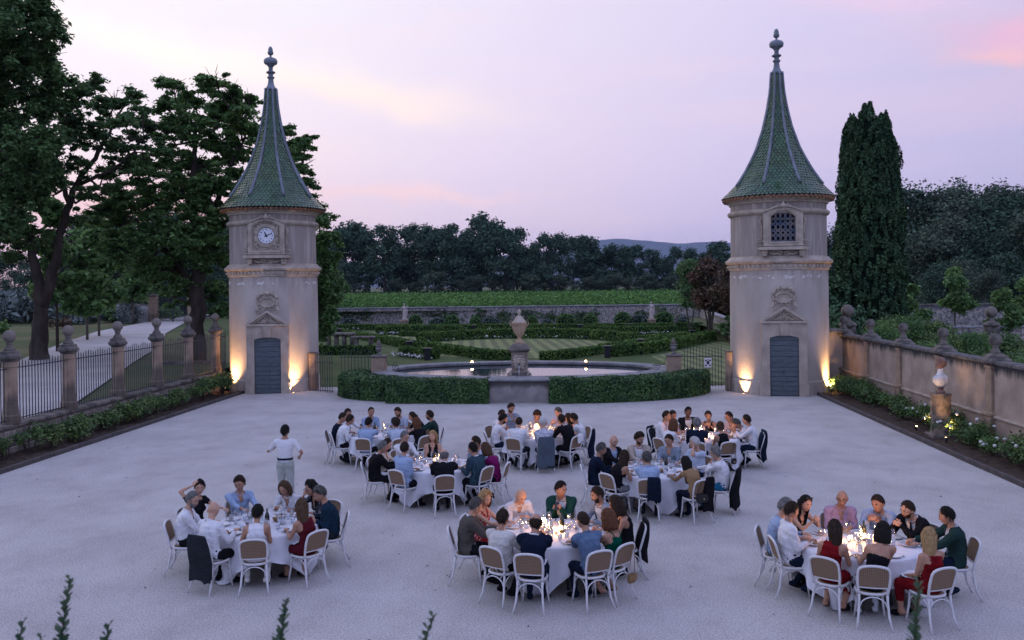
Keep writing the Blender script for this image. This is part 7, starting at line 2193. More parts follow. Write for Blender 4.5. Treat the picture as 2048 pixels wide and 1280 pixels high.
# ================================================================== TABLES AND GUESTS
TBL = dict(A=((-5.25, 15.38), 'front left table', 20), B=((-.38, 14.95), 'front middle table', 35), C=((4.36, 14.40), 'front right table', 5), D=((-3.05, 20.55), 'middle left table', 12),
           E=((-5.2, 24.9), 'back left table', 40), F=((-.98, 24.8), 'back middle table', 28), G=((3.4, 24.3), 'back right table', 8), H=((1.75, 20.0), 'middle right table', 50))
SEAT = {'A1': (-6.51, 15.16, 280, 0.03, 0.11, 1.22), 'A2': (-6.63, 15.94, 248, -0.04, 0.01, 1.25), 'A3': (-6.04, 16.46, 216, 0.04, 0.07, 1.23), 'A4': (-5.14, 16.6, 175, 0.04, 0.24, 1.15), 'A5': (-4.53, 16.37, 144, 0.05, 0.19, 1.17), 'A6': (-4.19, 15.66, 105, 0.02, 0.16, 1.21), 'A7': (-4.33, 14.71, 54, 0.0, 0.11, 1.19), 'A8': (-5.02, 14.3, 12, 0.01, 0.19, 1.17), 'A9': (-5.72, 14.33, 336, -0.18, 0.19, 1.19), 'B1': (-1.7, 14.81, 276, 0.03, 0.13, 1.22), 'B2': (-1.54, 15.52, 244, 0.04, 0.09, 1.19), 'B3': (-0.99, 16.01, 210, 0.05, 0.28, 1.17), 'B4': (-0.21, 16.16, 172, -0.01, 0.13, 1.22), 'B5': (0.51, 15.78, 133, -0.02, 0.16, 1.21), 'B6': (0.83, 15.12, 98, -0.04, 0.15, 1.18), 'B7': (0.55, 14.1, 48, 0.08, 0.09, 1.17), 'B8': (0.24, 13.79, 28, -0.02, 0.17, 1.21), 'B9': (-0.61, 13.63, 350, 0.03, 0.13, 1.22), 'B10': (-1.07, 13.93, 326, -0.09, 0.11, 1.2), 'C1': (3.21, 14.82, 250, -0.02, 0.13, 1.22), 'C2': (3.32, 14.33, 274, -0.07, 0.02, 1.26), 'C3': (3.61, 15.36, 218, -0.05, 0.18, 1.17), 'C4': (4.36, 15.62, 180, -0.04, 0.17, 1.21), 'C5': (4.99, 15.45, 149, -0.04, 0.24, 1.18), 'C6': (5.43, 14.99, 119, -0.05, 0.26, 1.18), 'C7': (5.72, 14.31, 86, -0.05, 0.11, 1.22), 'C8': (4.89, 13.11, 22, 0.1, 0.09, 1.18), 'C9': (4.14, 13.18, 350, 0.19, 0.22, 1.22), 'C10': (3.7, 13.52, 323, -0.01, 0.14, 1.18), 'D1': (-4.37, 20.27, 282, 0.05, 0.16, 1.21), 'D2': (-4.3, 20.75, 261, 0.04, 0.11, 1.19), 'D3': (-3.98, 21.58, 222, 0.01, 0.07, 1.23), 'D4': (-3.32, 21.83, 192, 0.01, 0.06, 1.2), 'D5': (-2.02, 20.97, 112, 0.03, 0.18, 1.2), 'D6': (-1.73, 20.27, 78, -0.04, 0.18, 1.17), 'D7': (-2.08, 19.92, 57, 0.02, 0.12, 1.22), 'D8': (-2.7, 19.14, 14, 0.04, 0.23, 1.19), 'D9': (-3.6, 19.63, 329, -0.11, 0.12, 1.26), 'E1': (-6.4, 24.77, 276, -0.03, 0.16, 1.21), 'E2': (-6.32, 25.54, 240, 0.02, 0.07, 1.23), 'E3': (-5.77, 25.98, 208, -0.03, 0.09, 1.22), 'E4': (-4.88, 26.08, 165, 0.01, 0.17, 1.21), 'E5': (-4.24, 25.65, 128, -0.02, 0.27, 1.14), 'E6': (-4.06, 24.01, 52, 0.18, 0.23, 1.13), 'E7': (-3.83, 25.17, 101, 0.01, 0.08, 1.22), 'E8': (-4.55, 23.68, 28, 0.05, 0.22, 1.19), 'E9': (-5.35, 23.71, 353, 0.01, 0.16, 1.21), 'E10': (-6.19, 24.48, 293, 0.0, 0.23, 1.19), 'F1': (-2.06, 25.37, 242, -0.03, 0.12, 1.22), 'F2': (-1.74, 26.22, 208, 0.01, 0.01, 1.28), 'F3': (-0.94, 26.02, 178, 0.03, 0.34, 1.14), 'F4': (-0.28, 25.8, 145, 0.04, 0.13, 1.22), 'F5': (0.15, 25.26, 112, -0.01, 0.28, 1.13), 'F6': (0.21, 24.59, 80, 0.0, 0.17, 1.21), 'F7': (-0.1, 24.0, 48, -0.01, 0.24, 1.24), 'F8': (-0.74, 23.66, 12, 0.01, 0.14, 1.21), 'F9': (-1.41, 23.72, 338, -0.02, 0.13, 1.22), 'F10': (-2.03, 24.54, 284, -0.0, 0.19, 1.2), 'G1': (2.38, 24.96, 237, -0.04, 0.13, 1.22), 'G2': (2.58, 25.21, 222, -0.0, 0.17, 1.21), 'G3': (3.18, 25.68, 189, 0.02, 0.06, 1.23), 'G4': (3.74, 25.47, 164, 0.02, 0.18, 1.17), 'G5': (4.36, 25.05, 128, 0.05, 0.21, 1.19), 'G6': (4.62, 24.39, 94, -0.08, 0.38, 1.11), 'G7': (4.61, 24.13, 82, 0.01, 0.13, 1.22), 'G8': (3.73, 23.15, 16, -0.02, 0.15, 1.18), 'G9': (3.1, 23.12, 346, -0.05, 0.17, 1.26), 'G10': (2.4, 23.6, 305, -0.0, 0.2, 1.17), 'H1': (0.49, 19.96, 272, 0.01, 0.12, 1.22), 'H2': (0.87, 20.97, 222, -0.02, 0.06, 1.23), 'H3': (1.48, 21.26, 192, -0.03, 0.05, 1.23), 'H4': (2.17, 21.15, 160, -0.04, 0.1, 1.22), 'H5': (2.74, 20.78, 128, -0.04, 0.08, 1.22), 'H6': (3.09, 19.46, 68, -0.03, 0.12, 1.22), 'H7': (2.43, 18.72, 28, 0.03, 0.34, 1.1), 'H8': (1.54, 18.8, 350, -0.06, 0.18, 1.2), 'H9': (0.9, 19.24, 312, 0.03, 0.2, 1.17)}
# id, f/m, skin, hair, hair colour, top, colour, shirt colour, sleeve, trousers, pose, head turn (left +... degrees to the right), extras, short description
G_ = [
    ('A1', 'm', 'l', 'short', 'grey', 'shirt', 'white', '', 1.9, 'black', 'rest', 25, 'beard:grey glasses belly', 'bearded grey man in a loose white shirt'),
    ('A2', 'f', 'l', 'bun', 'black', 'tee', 'black', '', .5, 'black', 'raise', 40, '', 'dark haired woman in black raising her hand'),
    ('A3', 'm', 'm', 'thick', 'dark', 'shirt', 'lightblue', '', 1.6, 'navy', 'eat', 30, '', 'dark haired man in a sky blue shirt'),
    ('A4', 'f', 'm', 'bob', 'brown', 'shirt', 'white', '', 1.5, 'black', 'eat', 10, 'pitch:28', 'brown haired woman in an open white shirt'),
    ('A5', 'f', 'm', 'longcurly', 'black', 'blouse', 'dotty', '', 1.5, 'black', 'mouth', 10, 'glasses', 'woman with glasses and speckled blouse drinking'),
    ('A6', 'm', 'm', 'thick', 'saltpepper', 'shirt', 'darkblue', '', 1.9, 'charcoal', 'rest', -20, 'pitch:25 belly', 'heavy man in a dark blue shirt'),
    ('A7', 'f', 'm', 'long', 'brown', 'vest', 'wine', '', 0, 'wine', 'eat', 20, 'dress', 'long haired woman in a wine red dress'),
    ('A8', 'f', 'm', 'short', 'black', 'vest', 'white', '', 0, 'offwhite', 'eat', 5, '', 'short haired woman in a white sleeveless top'),
    ('A9', 'm', 'l', 'bald', 'grey', 'shirt', 'white', '', 1.8, 'black', 'eat', -25, 'pitch:30', 'bald man in a crumpled white shirt'),
    ('B1', 'm', 'l', 'short', 'saltpepper', 'jacket', 'greybrown', 'white', 2, 'black', 'rest', -15, 'glasses', 'man with glasses in a grey brown jacket'),
    ('B2', 'f', 'l', 'wavybob', 'blonde', 'vest', 'reddots', '', 0, 'red', 'rest', 15, 'dress', 'curly blonde woman in a red dress'),
    ('B3', 'm', 'l', 'bald', 'grey', 'shirt', 'white', '', 1.8, 'navy', 'eat', 0, 'pitch:38', 'bald man bowing in a white shirt'),
    ('B4', 'm', 'm', 'short', 'black', 'jacket', 'green', 'white', 2, 'navy', 'phone', -55, '', 'man in a green jacket holding his phone'),
    ('B5', 'm', 'm', 'short', 'dark', 'jacket', 'greyblue', 'white', 2, 'greyblue', 'eat', 25, 'beard:dark', 'bearded man in a pale blue grey jacket'),
    ('B6', 'f', 'm', 'wavybob', 'dark', 'vest', 'black', '', 0, 'black', 'rest', 25, 'straps cut:.86', 'dark haired woman with black shoulder straps'),
    ('B7', 'f', 'm', 'wavybob', 'chestnut', 'vest', 'emerald', '', 0, 'emerald', 'eat', 12, 'dress straps cut:.78', 'chestnut haired woman in an emerald dress'),
    ('B8', 'm', 'm', 'crop', 'dark', 'shirt', 'denim', '', 2, 'navy', 'fold', -10, '', 'man in a denim blue shirt seen from behind'),
    ('B9', 'm', 'm', 'fringe', 'dark', 'jacket', 'navy', 'white', 2, 'navy', 'chin', 5, '', 'balding man in a navy jacket seen from behind'),
    ('B10', 'm', 'm', 'short', 'dark', 'tee', 'offwhite', '', .75, 'black', 'eat', -15, 'belly', 'dark haired man in a pale t-shirt'),
    ('C1', 'm', 'l', 'thick', 'grey', 'shirt', 'lightblue', '', 1.9, 'navy', 'rest', 10, '', 'grey haired man half hidden by his neighbour'),
    ('C2', 'm', 'm', 'short', 'dark', 'shirt', 'white', '', 1.7, 'navy', 'eat', -10, 'belly', 'dark haired man in a big white shirt'),
    ('C3', 'f', 'l', 'long', 'black', 'vest', 'black', '', 0, 'black', 'clasp', 10, 'sunglasses', 'woman with sunglasses on her hair'),
    ('C4', 'm', 'm', 'bald', 'dark', 'shirt', 'lilac', '', 2, 'navy', 'rest', 20, 'glasses belly', 'bald man in a lilac shirt'),
    ('C5', 'm', 'm', 'short', 'dark', 'shirt', 'lightblue', '', 1.8, 'navy', 'clasp', 20, '', 'man in a light blue shirt with clasped hands'),
    ('C6', 'm', 'l', 'short', 'dark', 'jacket', 'black', 'white', 2, 'black', 'clasp', 10, 'beard:dark glasses tie', 'bearded man in black suit and tie'),
    ('C7', 'm', 'm', 'slick', 'black', 'jacket', 'darkgreen', 'paleblue', 2, 'navy', 'rest', 15, '', 'man with slicked hair in a dark green jacket'),
    ('C8', 'f', 'm', 'long', 'blonde', 'vest', 'red', '', 0, 'red', 'lap', 35, 'dress cut:.85', 'long haired fair woman in a red dress'),
    ('C9', 'f', 'm', 'bob', 'black', 'vest', 'black', '', 0, 'spots', 'rest', 10, 'cut:.66', 'woman in a strapless top and spotted skirt'),
    ('C10', 'f', 'm', 'long', 'dark', 'vest', 'red', '', 0, 'red', 'eat', -30, 'dress', 'long dark haired woman in a red halter dress'),
    ('D1', 'm', 'm', 'short', 'grey', 'jacket', 'black', 'white', 2, 'black', 'rest', -10, '', 'grey haired man in a black jacket'),
    ('D2', 'f', 'l', 'long', 'dark', 'blouse', 'cream', '', .8, 'black', 'rest', 5, '', 'dark haired woman in a cream top'),
    ('D3', 'm', 'l', 'short', 'grey', 'shirt', 'white', '', 1.8, 'navy', 'rest', -10, 'glasses', 'man with glasses in a white shirt'),
    ('D4', 'f', 'l', 'long', 'blonde', 'vest', 'black', '', 0, 'black', 'lap', 25, 'pitch:2', 'blonde woman in a black sleeveless top'),
    ('D5', 'm', 'm', 'short', 'dark', 'shirt', 'paleblue', '', 2, 'navy', 'mouth', 10, '', 'dark haired man with hand at his mouth'),
    ('D6', 'f', 'm', 'bob', 'brown', 'blouse', 'magenta', '', 1.8, 'black', 'rest', 15, '', 'brown haired woman in a magenta top'),
    ('D7', 'm', 'm', 'short', 'black', 'jacket', 'plaid', 'white', 2, 'black', 'rest', 15, '', 'man in a dark checked jacket'),
    ('D8', 'm', 'l', 'fringe', 'grey', 'jacket', 'black', 'white', 2, 'black', 'rest', 0, 'w:1.1', 'bald grey man in a black suit'),
    ('D9', 'm', 'm', 'short', 'dark', 'shirt', 'lightblue', '', 2, 'black', 'fold', -25, 'glasses', 'man in a light blue shirt with glasses'),
    ('E1', 'm', 'm', 'short', 'dark', 'tee', 'navy', '', .8, 'navy', 'rest', 0, '', 'man in a navy t-shirt'),
    ('E2', 'm', 'm', 'short', 'dark', 'shirt', 'white', '', 1.5, 'navy', 'chin', 20, '', 'man resting his head on his hand'),
    ('E3', 'm', 'm', 'crop', 'dark', 'shirt', 'lightblue', '', 1.7, 'navy', 'rest', 0, 'pitch:5', 'short haired man in a blue shirt'),
    ('E4', 'm', 'm', 'short', 'dark', 'shirt', 'paleblue', '', 1.6, 'navy', 'eat', 5, 'beard:dark pitch:25', 'bearded man in a pale blue shirt'),
    ('E5', 'f', 'm', 'long', 'dark', 'blouse', 'black', '', .8, 'black', 'eat', 15, '', 'dark haired woman in a black blouse'),
    ('E6', 'f', 'm', 'longcurly', 'chestnut', 'blouse', 'black', '', .5, 'offwhite', 'eat', 25, '', 'curly haired woman in a black top'),
    ('E7', 'm', 'm', 'short', 'dark', 'shirt', 'darkgreen', '', 2, 'black', 'rest', 20, 'beard:dark pitch:4', 'bearded man in a dark green shirt'),
    ('E8', 'm', 'm', 'curly', 'dark', 'shirt', 'paleblue', '', 2, 'black', 'fold', 0, '', 'curly haired man in a pale blue shirt from behind'),
    ('E9', 'm', 'm', 'short', 'black', 'shirt', 'lightblue', '', 2, 'black', 'reach', 5, '', 'black haired man in a blue shirt from behind'),
    ('E10', 'm', 'm', 'short', 'dark', 'shirt', 'white', '', 1.8, 'black', 'eat', -10, '', 'man in a bright white shirt'),
    ('F1', 'm', 'm', 'crop', 'dark', 'shirt', 'white', '', 1.9, 'navy', 'rest', 0, 'pitch:20', 'close cropped man in a white shirt'),
    ('F2', 'm', 'm', 'short', 'dark', 'shirt', 'greyblue', '', 1.6, 'navy', 'clasp', -15, 'beard:chestnut pitch:25', 'tall bearded man in a grey blue shirt'),
    ('F3', 'm', 'm', 'curly', 'dark', 'shirt', 'paleblue', '', 1.9, 'navy', 'eat', 0, 'pitch:35', 'curly haired man bending over his plate'),
    ('F4', 'm', 'l', 'short', 'saltpepper', 'shirt', 'pinkish', '', 1.9, 'navy', 'clasp', 15, 'pitch:20', 'grey haired man in a pink shirt'),
    ('F5', 'f', 'm', 'bob', 'dark', 'blouse', 'pinkish', '', .8, 'navy', 'rest', 25, '', 'dark haired woman leaning forward'),
    ('F6', 'm', 'm', 'short', 'dark', 'shirt', 'white', '', 1.8, 'black', 'clasp', 20, 'pitch:25', 'dark haired man in a white shirt'),
    ('F7', 'm', 'm', 'short', 'dark', 'jacket', 'black', 'white', 2, 'black', 'clasp', 25, '', 'man in a black suit'),
    ('F8', 'm', 'l', 'thick', 'white', 'shirt', 'floral', '', 1.9, 'navy', 'fold', 0, 'pitch:35', 'white haired man in a patterned shirt'),
    ('F9', 'm', 'm', 'crop', 'dark', 'shirt', 'white', '', 1.9, 'charcoal', 'fold', -15, '', 'man in a white shirt with his back turned'),
    ('F10', 'm', 'm', 'thick', 'black', 'shirt', 'white', '', 1.7, 'navy', 'clasp', 5, 'beard:black', 'black bearded man in a white shirt'),
    ('G1', 'm', 'm', 'short', 'dark', 'shirt', 'white', '', 1.9, 'navy', 'rest', -5, 'pitch:4', 'dark haired man upright in a white shirt'),
    ('G2', 'm', 'm', 'short', 'dark', 'shirt', 'pinkish', '', 1.9, 'navy', 'rest', 10, 'glasses', 'man with glasses half hidden by his neighbour'),
    ('G3', 'm', 'd', 'short', 'black', 'jacket', 'black', 'white', 2, 'black', 'rest', 0, 'pitch:3', 'man in a black suit and open white shirt'),
    ('G4', 'f', 'm', 'short', 'dark', 'vest', 'black', '', 0, 'black', 'clasp', 0, '', 'woman in a black sleeveless top'),
    ('G5', 'm', 'm', 'short', 'dark', 'shirt', 'pinkish', '', 1.6, 'navy', 'rest', 10, 'glasses', 'man with glasses in a pale pink shirt'),
    ('G6', 'm', 'm', 'short', 'saltpepper', 'shirt', 'white', '', 1.6, 'navy', 'clasp', 25, 'pitch:35', 'grey haired man bent low over the table'),
    ('G7', 'm', 'm', 'short', 'dark', 'shirt', 'white', '', 1.8, 'navy', 'clasp', 25, 'pitch:8', 'man in a white shirt before the navy jackets'),
    ('G8', 'f', 'm', 'bun', 'brown', 'vest', 'black', '', 0, 'black', 'rest', 0, '', 'brown haired woman in black from behind'),
    ('G9', 'm', 'm', 'thick', 'grey', 'jacket', 'navy', 'white', 2, 'navy', 'reach', -30, '', 'grey haired man in a navy suit leaning in'),
    ('G10', 'f', 'm', 'wavybob', 'chestnut', 'blouse', 'white', '', .8, 'white', 'eat', -15, '', 'wavy haired woman in a white blouse'),
    ('H1', 'm', 'm', 'short', 'saltpepper', 'jacket', 'navy', 'paleblue', 2, 'navy', 'rest', -10, 'glasses', 'man with glasses in a navy suit'),
    ('H2', 'm', 'l', 'bald', 'dark', 'jacket', 'black', 'lightblue', 2, 'black', 'rest', 5, 'pitch:18', 'bald man in a black jacket and blue shirt'),
    ('H3', 'm', 'm', 'curly', 'dark', 'jacket', 'beige', 'white', 2, 'beige', 'rest', -20, 'beard:dark pitch:22', 'curly haired man in a beige jacket'),
    ('H4', 'm', 'm', 'short', 'dark', 'shirt', 'greyblue', '', 1.9, 'navy', 'rest', 5, 'pitch:15', 'dark haired man in a grey blue shirt'),
    ('H5', 'm', 'l', 'short', 'white', 'tee', 'paleblue', '', .8, 'navy', 'head', 30, 'belly', 'white haired man in a pale blue polo'),
    ('H6', 'm', 'l', 'thick', 'grey', 'shirt', 'white', '', 1.9, 'teal', 'chinL', 20, 'glasses beard:white belly', 'bearded man in white shirt, blue trousers'),
    ('H7', 'f', 'm', 'long', 'black', 'blouse', 'tan', '', 1.8, 'navy', 'eat', 0, '', 'long black haired woman in a sandy blouse'),
    ('H8', 'm', 'm', 'short', 'saltpepper', 'shirt', 'lightblue', '', 2, 'black', 'fold', -8, '', 'man in a light blue shirt from behind'),
    ('H9', 'f', 'm', 'long', 'dark', 'vest', 'black', '', 0, 'grey', 'eat', -30, '', 'long haired woman in a black top'),
]


def mkspec(row):
    idn, sex, skin, hair, hairc, top, topc, shc, sl, bot, pose, look, ex, short = row
    d = dict(fem=sex == 'f', skin=skin, hair=hair, hairc=hairc, top=top, topc=topc, shirtc=shc or 'white', sleeve=sl, botc=bot, pose=pose, look=look, short=short)
    for e in ex.split():
        if ':' in e:
            k, v = e.split(':'); d[k] = float(v) if k in ('pitch', 'cut', 'w') else v
        else: d[e] = 1
    return d


BODIES = []
for row in G_:
    idn = row[0]; sp = mkspec(row); (cx, cy), tn_, _ = TBL[idn[0]]
    x, y, fc, hx, hy, hz_ = SEAT[idn]
    R_ = math.hypot(x - cx, y - cy)
    sp['edge'] = R_ - .90
    sp['short'] = row[-1]; sp['label'] = row[-1] + ', ' + tn_; sp['group'] = 'dinner guests'
    sp['napkin'] = sum(ord(c) for c in idn) % 3 == 0
    BODIES.append(seated_person(idn, sp, x, y, fc, (hx, hy, hz_)))

# the waiter walking away
sp = dict(fem=False, skin='m', hair='short', hairc='black', top='tee', topc='white', shirtc='white', sleeve=.75, botc='mint', pose='stand', look=-12, pitch=6, short='waiter', label='standing man in white t-shirt and pale green trousers walking away', shoe='offwhite')
ux = lambda *a: np.array(a, float)
HRw = np.eye(3); a_ = math.radians(-8); HRw = np.array([[math.cos(a_), -math.sin(a_), 0], [math.sin(a_), math.cos(a_), 0], [0, 0, 1]])
armsw = []
for s_, T_ in ((-1, ux(-.235, .24, 1.24)), (1, ux(.30, .17, 1.03))):
    S_ = ux(s_ * .195, 0, 1.375); E_, W_ = ik(S_, T_, .295, .255, ux(s_ * .8, -.6, -.6)); armsw.append((S_, E_, W_))
legsw = [(ux(-.09, 0, .90), ux(-.10, .06, .50), ux(-.11, -.02, .09), ux(-.13, .13, .035)), (ux(.09, 0, .90), ux(.10, .05, .50), ux(.11, .14, .09), ux(.13, .29, .035))]
BODIES.append(dict(idn='W', spec=sp, loc=(-6.33, 20.0, 0), face=4, P=ux(0, 0, .93), M1=ux(0, -.01, 1.18), N=ux(0, 0, 1.43), H=ux(0, .02, 1.605), HR=HRw, sxv=ux(1, 0, 0), shw=.195, arms=armsw, legs=legsw, fem=False, r=np.random.default_rng(1), seated=False))

# stone figures on the garden pedestals
for nm, loc, lab, mir in (('statue', (-18.72, 103.0, 1.0), 'pink grey stone statue of a draped figure, left side of the garden', 1), ('statue', (8.50, 99.0, 1.0), 'pale stone statue of a draped figure, right side of the garden', -1)):
    sp = dict(fem=True, statue=1, label=lab, name=nm)
    armsw = []
    for s_, T_ in ((-1, ux(-.22 * mir, .20, 1.5) if mir > 0 else ux(-.10, .22, 1.28)), (1, ux(.12, .22, 1.25) if mir > 0 else ux(.20, .18, 1.05))):
        S_ = ux(s_ * .17, 0, 1.37); E_, W_ = ik(S_, T_, .27, .24, ux(s_ * .9, -.3, -.5)); armsw.append((S_, E_, W_))
    legsw = [(ux(-.09, 0, .90), ux(-.11, .05, .50), ux(-.10, -.02, .12), ux(-.12, .10, .05)), (ux(.09, 0, .90), ux(.14, .10, .52), ux(.12, .08, .12), ux(.15, .20, .05))]
    BODIES.append(dict(idn='S', spec=sp, loc=loc, face=180 + 12 * mir, P=ux(0, 0, .93), M1=ux(.02 * mir, -.01, 1.18), N=ux(0, 0, 1.43), H=ux(.02, .03, 1.60), HR=np.eye(3), sxv=ux(1, .15 * mir, 0) / 1.011, shw=.17, arms=armsw, legs=legsw, fem=True, r=np.random.default_rng(2), seated=False))

# one surface pass over all figures
tmp = []
for B in BODIES:
    ob = rough_body(B).build('tmp_body', SKIN['l'])
    m1 = ob.modifiers.new('r', 'REMESH'); m1.mode = 'VOXEL'; m1.voxel_size = .0215 if B['loc'][1] < 17 else .030
    m2 = ob.modifiers.new('s', 'SMOOTH'); m2.factor = .5; m2.iterations = 3
    tmp.append(ob)
dg = bpy.context.evaluated_depsgraph_get(); dg.update()
MES = [bpy.data.meshes.new_from_object(ob.evaluated_get(dg)) for ob in tmp]
for ob in tmp:
    me_ = ob.data; bpy.data.objects.remove(ob); bpy.data.meshes.remove(me_)
for B, me in zip(BODIES, MES):
    if B['spec'].get('statue'):
        sp = B['spec']; t = thing('statue', sp['label'], 'statue', (B['loc'][0], B['loc'][1], 0), math.radians(B['face']))
        V = np.empty(len(me.vertices) * 3); me.vertices.foreach_get('co', V); V = V.reshape(-1, 3)
        b = MB(); b.add(V * 1.06, [tuple(p.vertices) for p in me.polygons]); b.add(head_surf(DH, .004, True) * 1.06 + B['H'] * 1.06, FH); b.ball(B['H'] * 1.06 + (0, -.02, .05), (.10, .115, .09), 12, 8)
        th = np.linspace(0, 2 * math.pi, 30, endpoint=False); rows = []
        for z, rx, ry in ((.02, .25, .20), (.3, .21, .17), (.6, .19, .16), (.9, .19, .15), (1.08, .155, .12), (1.2, .15, .11)):
            w_ = 1 + .10 * np.sin(th * 8 + z * 5) * (1.1 - z * .7); rows.append(np.c_[rx * np.cos(th) * w_, ry * np.sin(th) * w_, np.full(30, z * 1.06)])
        b.grid(rows, cv=True); b.tube([(-.2, .1, .2), (-.26, .0, .8), (-.24, -.02, 1.2), (-.1, -.1, 1.45)], [.07, .08, .07, .04], 8)
        o = b.build('figure', mat('statue_stone', (.60, .50, .47), .85, (.42, .35, .33), 5, 5, .4, 20), t, smooth=True); o.location = (0, 0, 1.02)
        MB().box((0, 0, .45), (.78, .78, 1.0), bev=.03).box((0, 0, .06), (.95, .95, .2), bev=.03).box((0, 0, .95), (.95, .95, .12), bev=.04).build('pedestal', PIER, t)
        continue
    finish_person(B, me)

# bust head
HRb = np.eye(3); a_ = math.radians(120); HRb = np.array([[math.cos(a_), -math.sin(a_), 0], [math.sin(a_), math.cos(a_), 0], [0, 0, 1]])
b = MB(); b.add(head_surf(DH, .002) @ HRb.T * 1.38 + (0, 0, 2.23), FH); hb = build_hair('curly', HRb, np.zeros(3), np.random.default_rng(3), False)
b.add(np.concatenate(hb.v) * 1.38 + (0, 0, 2.23), hb.f); b.build('head', MAR_R, BUST_T, smooth=True)

# ------------------------------------------------------------------ chairs
CHW = mat('white_lacquered_wood', (.66, .65, .66), .45, (.58, .57, .585), 9, 3, spec=.45)
CANE = mat('cane', (.30, .205, .135), .7, spec=.2)
t_ = CANE.node_tree; p_ = t_.nodes['Principled BSDF']
tc_ = NN(t_, 'ShaderNodeTexCoord'); ch_ = NN(t_, 'ShaderNodeTexChecker'); ch_.inputs['Scale'].default_value = 58; ch_.inputs[1].default_value = (.28, .19, .125, 1); ch_.inputs[2].default_value = (.15, .10, .068, 1)
mp_ = NN(t_, 'ShaderNodeMapping'); mp_.inputs['Rotation'].default_value = (0, math.radians(45), 0); mp_.inputs['Scale'].default_value = (1, .02, 1)
t_.links.new(tc_.outputs['Object'], mp_.inputs[0]); t_.links.new(mp_.outputs[0], ch_.inputs[0])
nz_ = NN(t_, 'ShaderNodeTexNoise'); nz_.inputs['Scale'].default_value = 9; t_.links.new(tc_.outputs['Object'], nz_.inputs['Vector'])
mx_ = NN(t_, 'ShaderNodeMix', data_type='RGBA', blend_type='MULTIPLY'); mx_.inputs[0].default_value = .6; t_.links.new(ch_.outputs[0], mx_.inputs[6]); t_.links.new(nz_.outputs[0], mx_.inputs[7]); t_.links.new(ch_.outputs[0], p_.inputs['Base Color'])
CANE_S = mat('seat_cane', (.28, .19, .125), .7, (.2, .14, .09), 30, 3, spec=.2)


def chair_parts():
    parts = []
    # back hoop with its panel, leaning back; rear legs splay behind
    def bk(x, s): return (x, -.205 - .10 * s - .02 * s * s, .46 + .42 * s)    # s 0..1 up the back
    hoop = []
    for t in np.linspace(0, 1, 9): hoop.append(bk(-.185 - .025 * math.sin(t * 2.2), t * .82))
    for a in np.linspace(180, 0, 9)[1:-1]:
        hoop.append(bk(.20 * math.cos(math.radians(a)) * (1 - .0) , .82 + .18 * math.sin(math.radians(a)) ** .7))
    for t in np.linspace(1, 0, 9): hoop.append(bk(.185 + .025 * math.sin(t * 2.2), t * .82))
    parts.append(('back_hoop', MB().tube(hoop, .0185, 8).mesh('back_hoop', CHW, True)))
    b = MB(); b.tube([bk(-.19, .235), bk(0, .225), bk(.19, .235)], .013, 8); parts.append(('back_rail', b.mesh('back_rail', CHW, True)))
    X = np.linspace(-1, 1, 7); rows = []
    for s in np.linspace(.25, .985, 9):
        w = .195 + .01 * math.sin(s * 2.5)
        if s > .82: w = .20 * math.sqrt(max(0, 1 - ((s - .82) / .18) ** 2.8)) + .004
        rows.append([np.array(bk(x * w, s)) + (0, -.012 * (1 - x * x), 0) for x in X])
    rows = np.array(rows); b = MB(); b.grid(rows); b.grid((rows + (0, .006, 0))[::-1]); parts.append(('cane_back', b.mesh('cane_back', CANE, True)))
    th = np.linspace(0, 2 * math.pi, 24, endpoint=False)
    ring = [(.205 * np.sign(math.cos(a)) * abs(math.cos(a)) ** .75 * (1 + .06 * math.sin(a)), .005 + .205 * np.sign(math.sin(a)) * abs(math.sin(a)) ** .8, .455) for a in th]
    parts.append(('seat_ring', MB().tube(ring, .019, 8, closed=True, ref=(0, 0, 1)).mesh('seat_ring', CHW, True)))
    b = MB(); b.add([(x, y, .466) for x, y, z in ring] + [(x, y, .452) for x, y, z in ring], [tuple(range(24)), tuple(range(47, 23, -1))]); parts.append(('cane_seat', b.mesh('cane_seat', CANE_S)))
    for s_ in (-1, 1):
        parts.append(('leg', MB().tube([(s_ * .165, .165, .45), (s_ * .175, .175, .25), (s_ * .205, .205, .0)], [.017, .016, .013], 8).mesh('leg', CHW, True)))
    for s_ in (-1, 1):
        parts.append(('leg', MB().tube([(s_ * .185, -.205, .48), (s_ * .185, -.215, .36), (s_ * .20, -.25, .16), (s_ * .235, -.33, .0)], [.0165, .0165, .016, .013], 8).mesh('leg', CHW, True)))
    def hoop_u(p, q, drop, nrm):
        p, q = np.array(p), np.array(q); P = []
        for t in np.linspace(0, 1, 13):
            h = math.sin(t * math.pi) ** .45; P.append(p + (q - p) * t + np.array((0, 0, drop * h)))
        return P
    parts.append(('brace', MB().tube(hoop_u((-.185, -.225, .27), (.185, -.225, .27), .155, 0), .0095, 6).mesh('brace', CHW, True)))
    parts.append(('brace', MB().tube(hoop_u((-.175, .178, .27), (.175, .178, .27), .155, 0), .0095, 6).mesh('brace', CHW, True)))
    for s_ in (-1, 1): parts.append(('brace', MB().tube(hoop_u((s_ * .185, -.215, .27), (s_ * .175, .172, .27), .155, 0), .0095, 6).mesh('brace', CHW, True)))
    return parts


CHP = chair_parts()


def chair(lab, x, y, face, jit=0.0):
    t = thing('bentwood_chair', lab, 'chair', (x, y, 0), math.radians(face + jit), group='white bentwood chairs with cane backs')
    for nm, me in CHP: inst(nm, me, t)
    return t


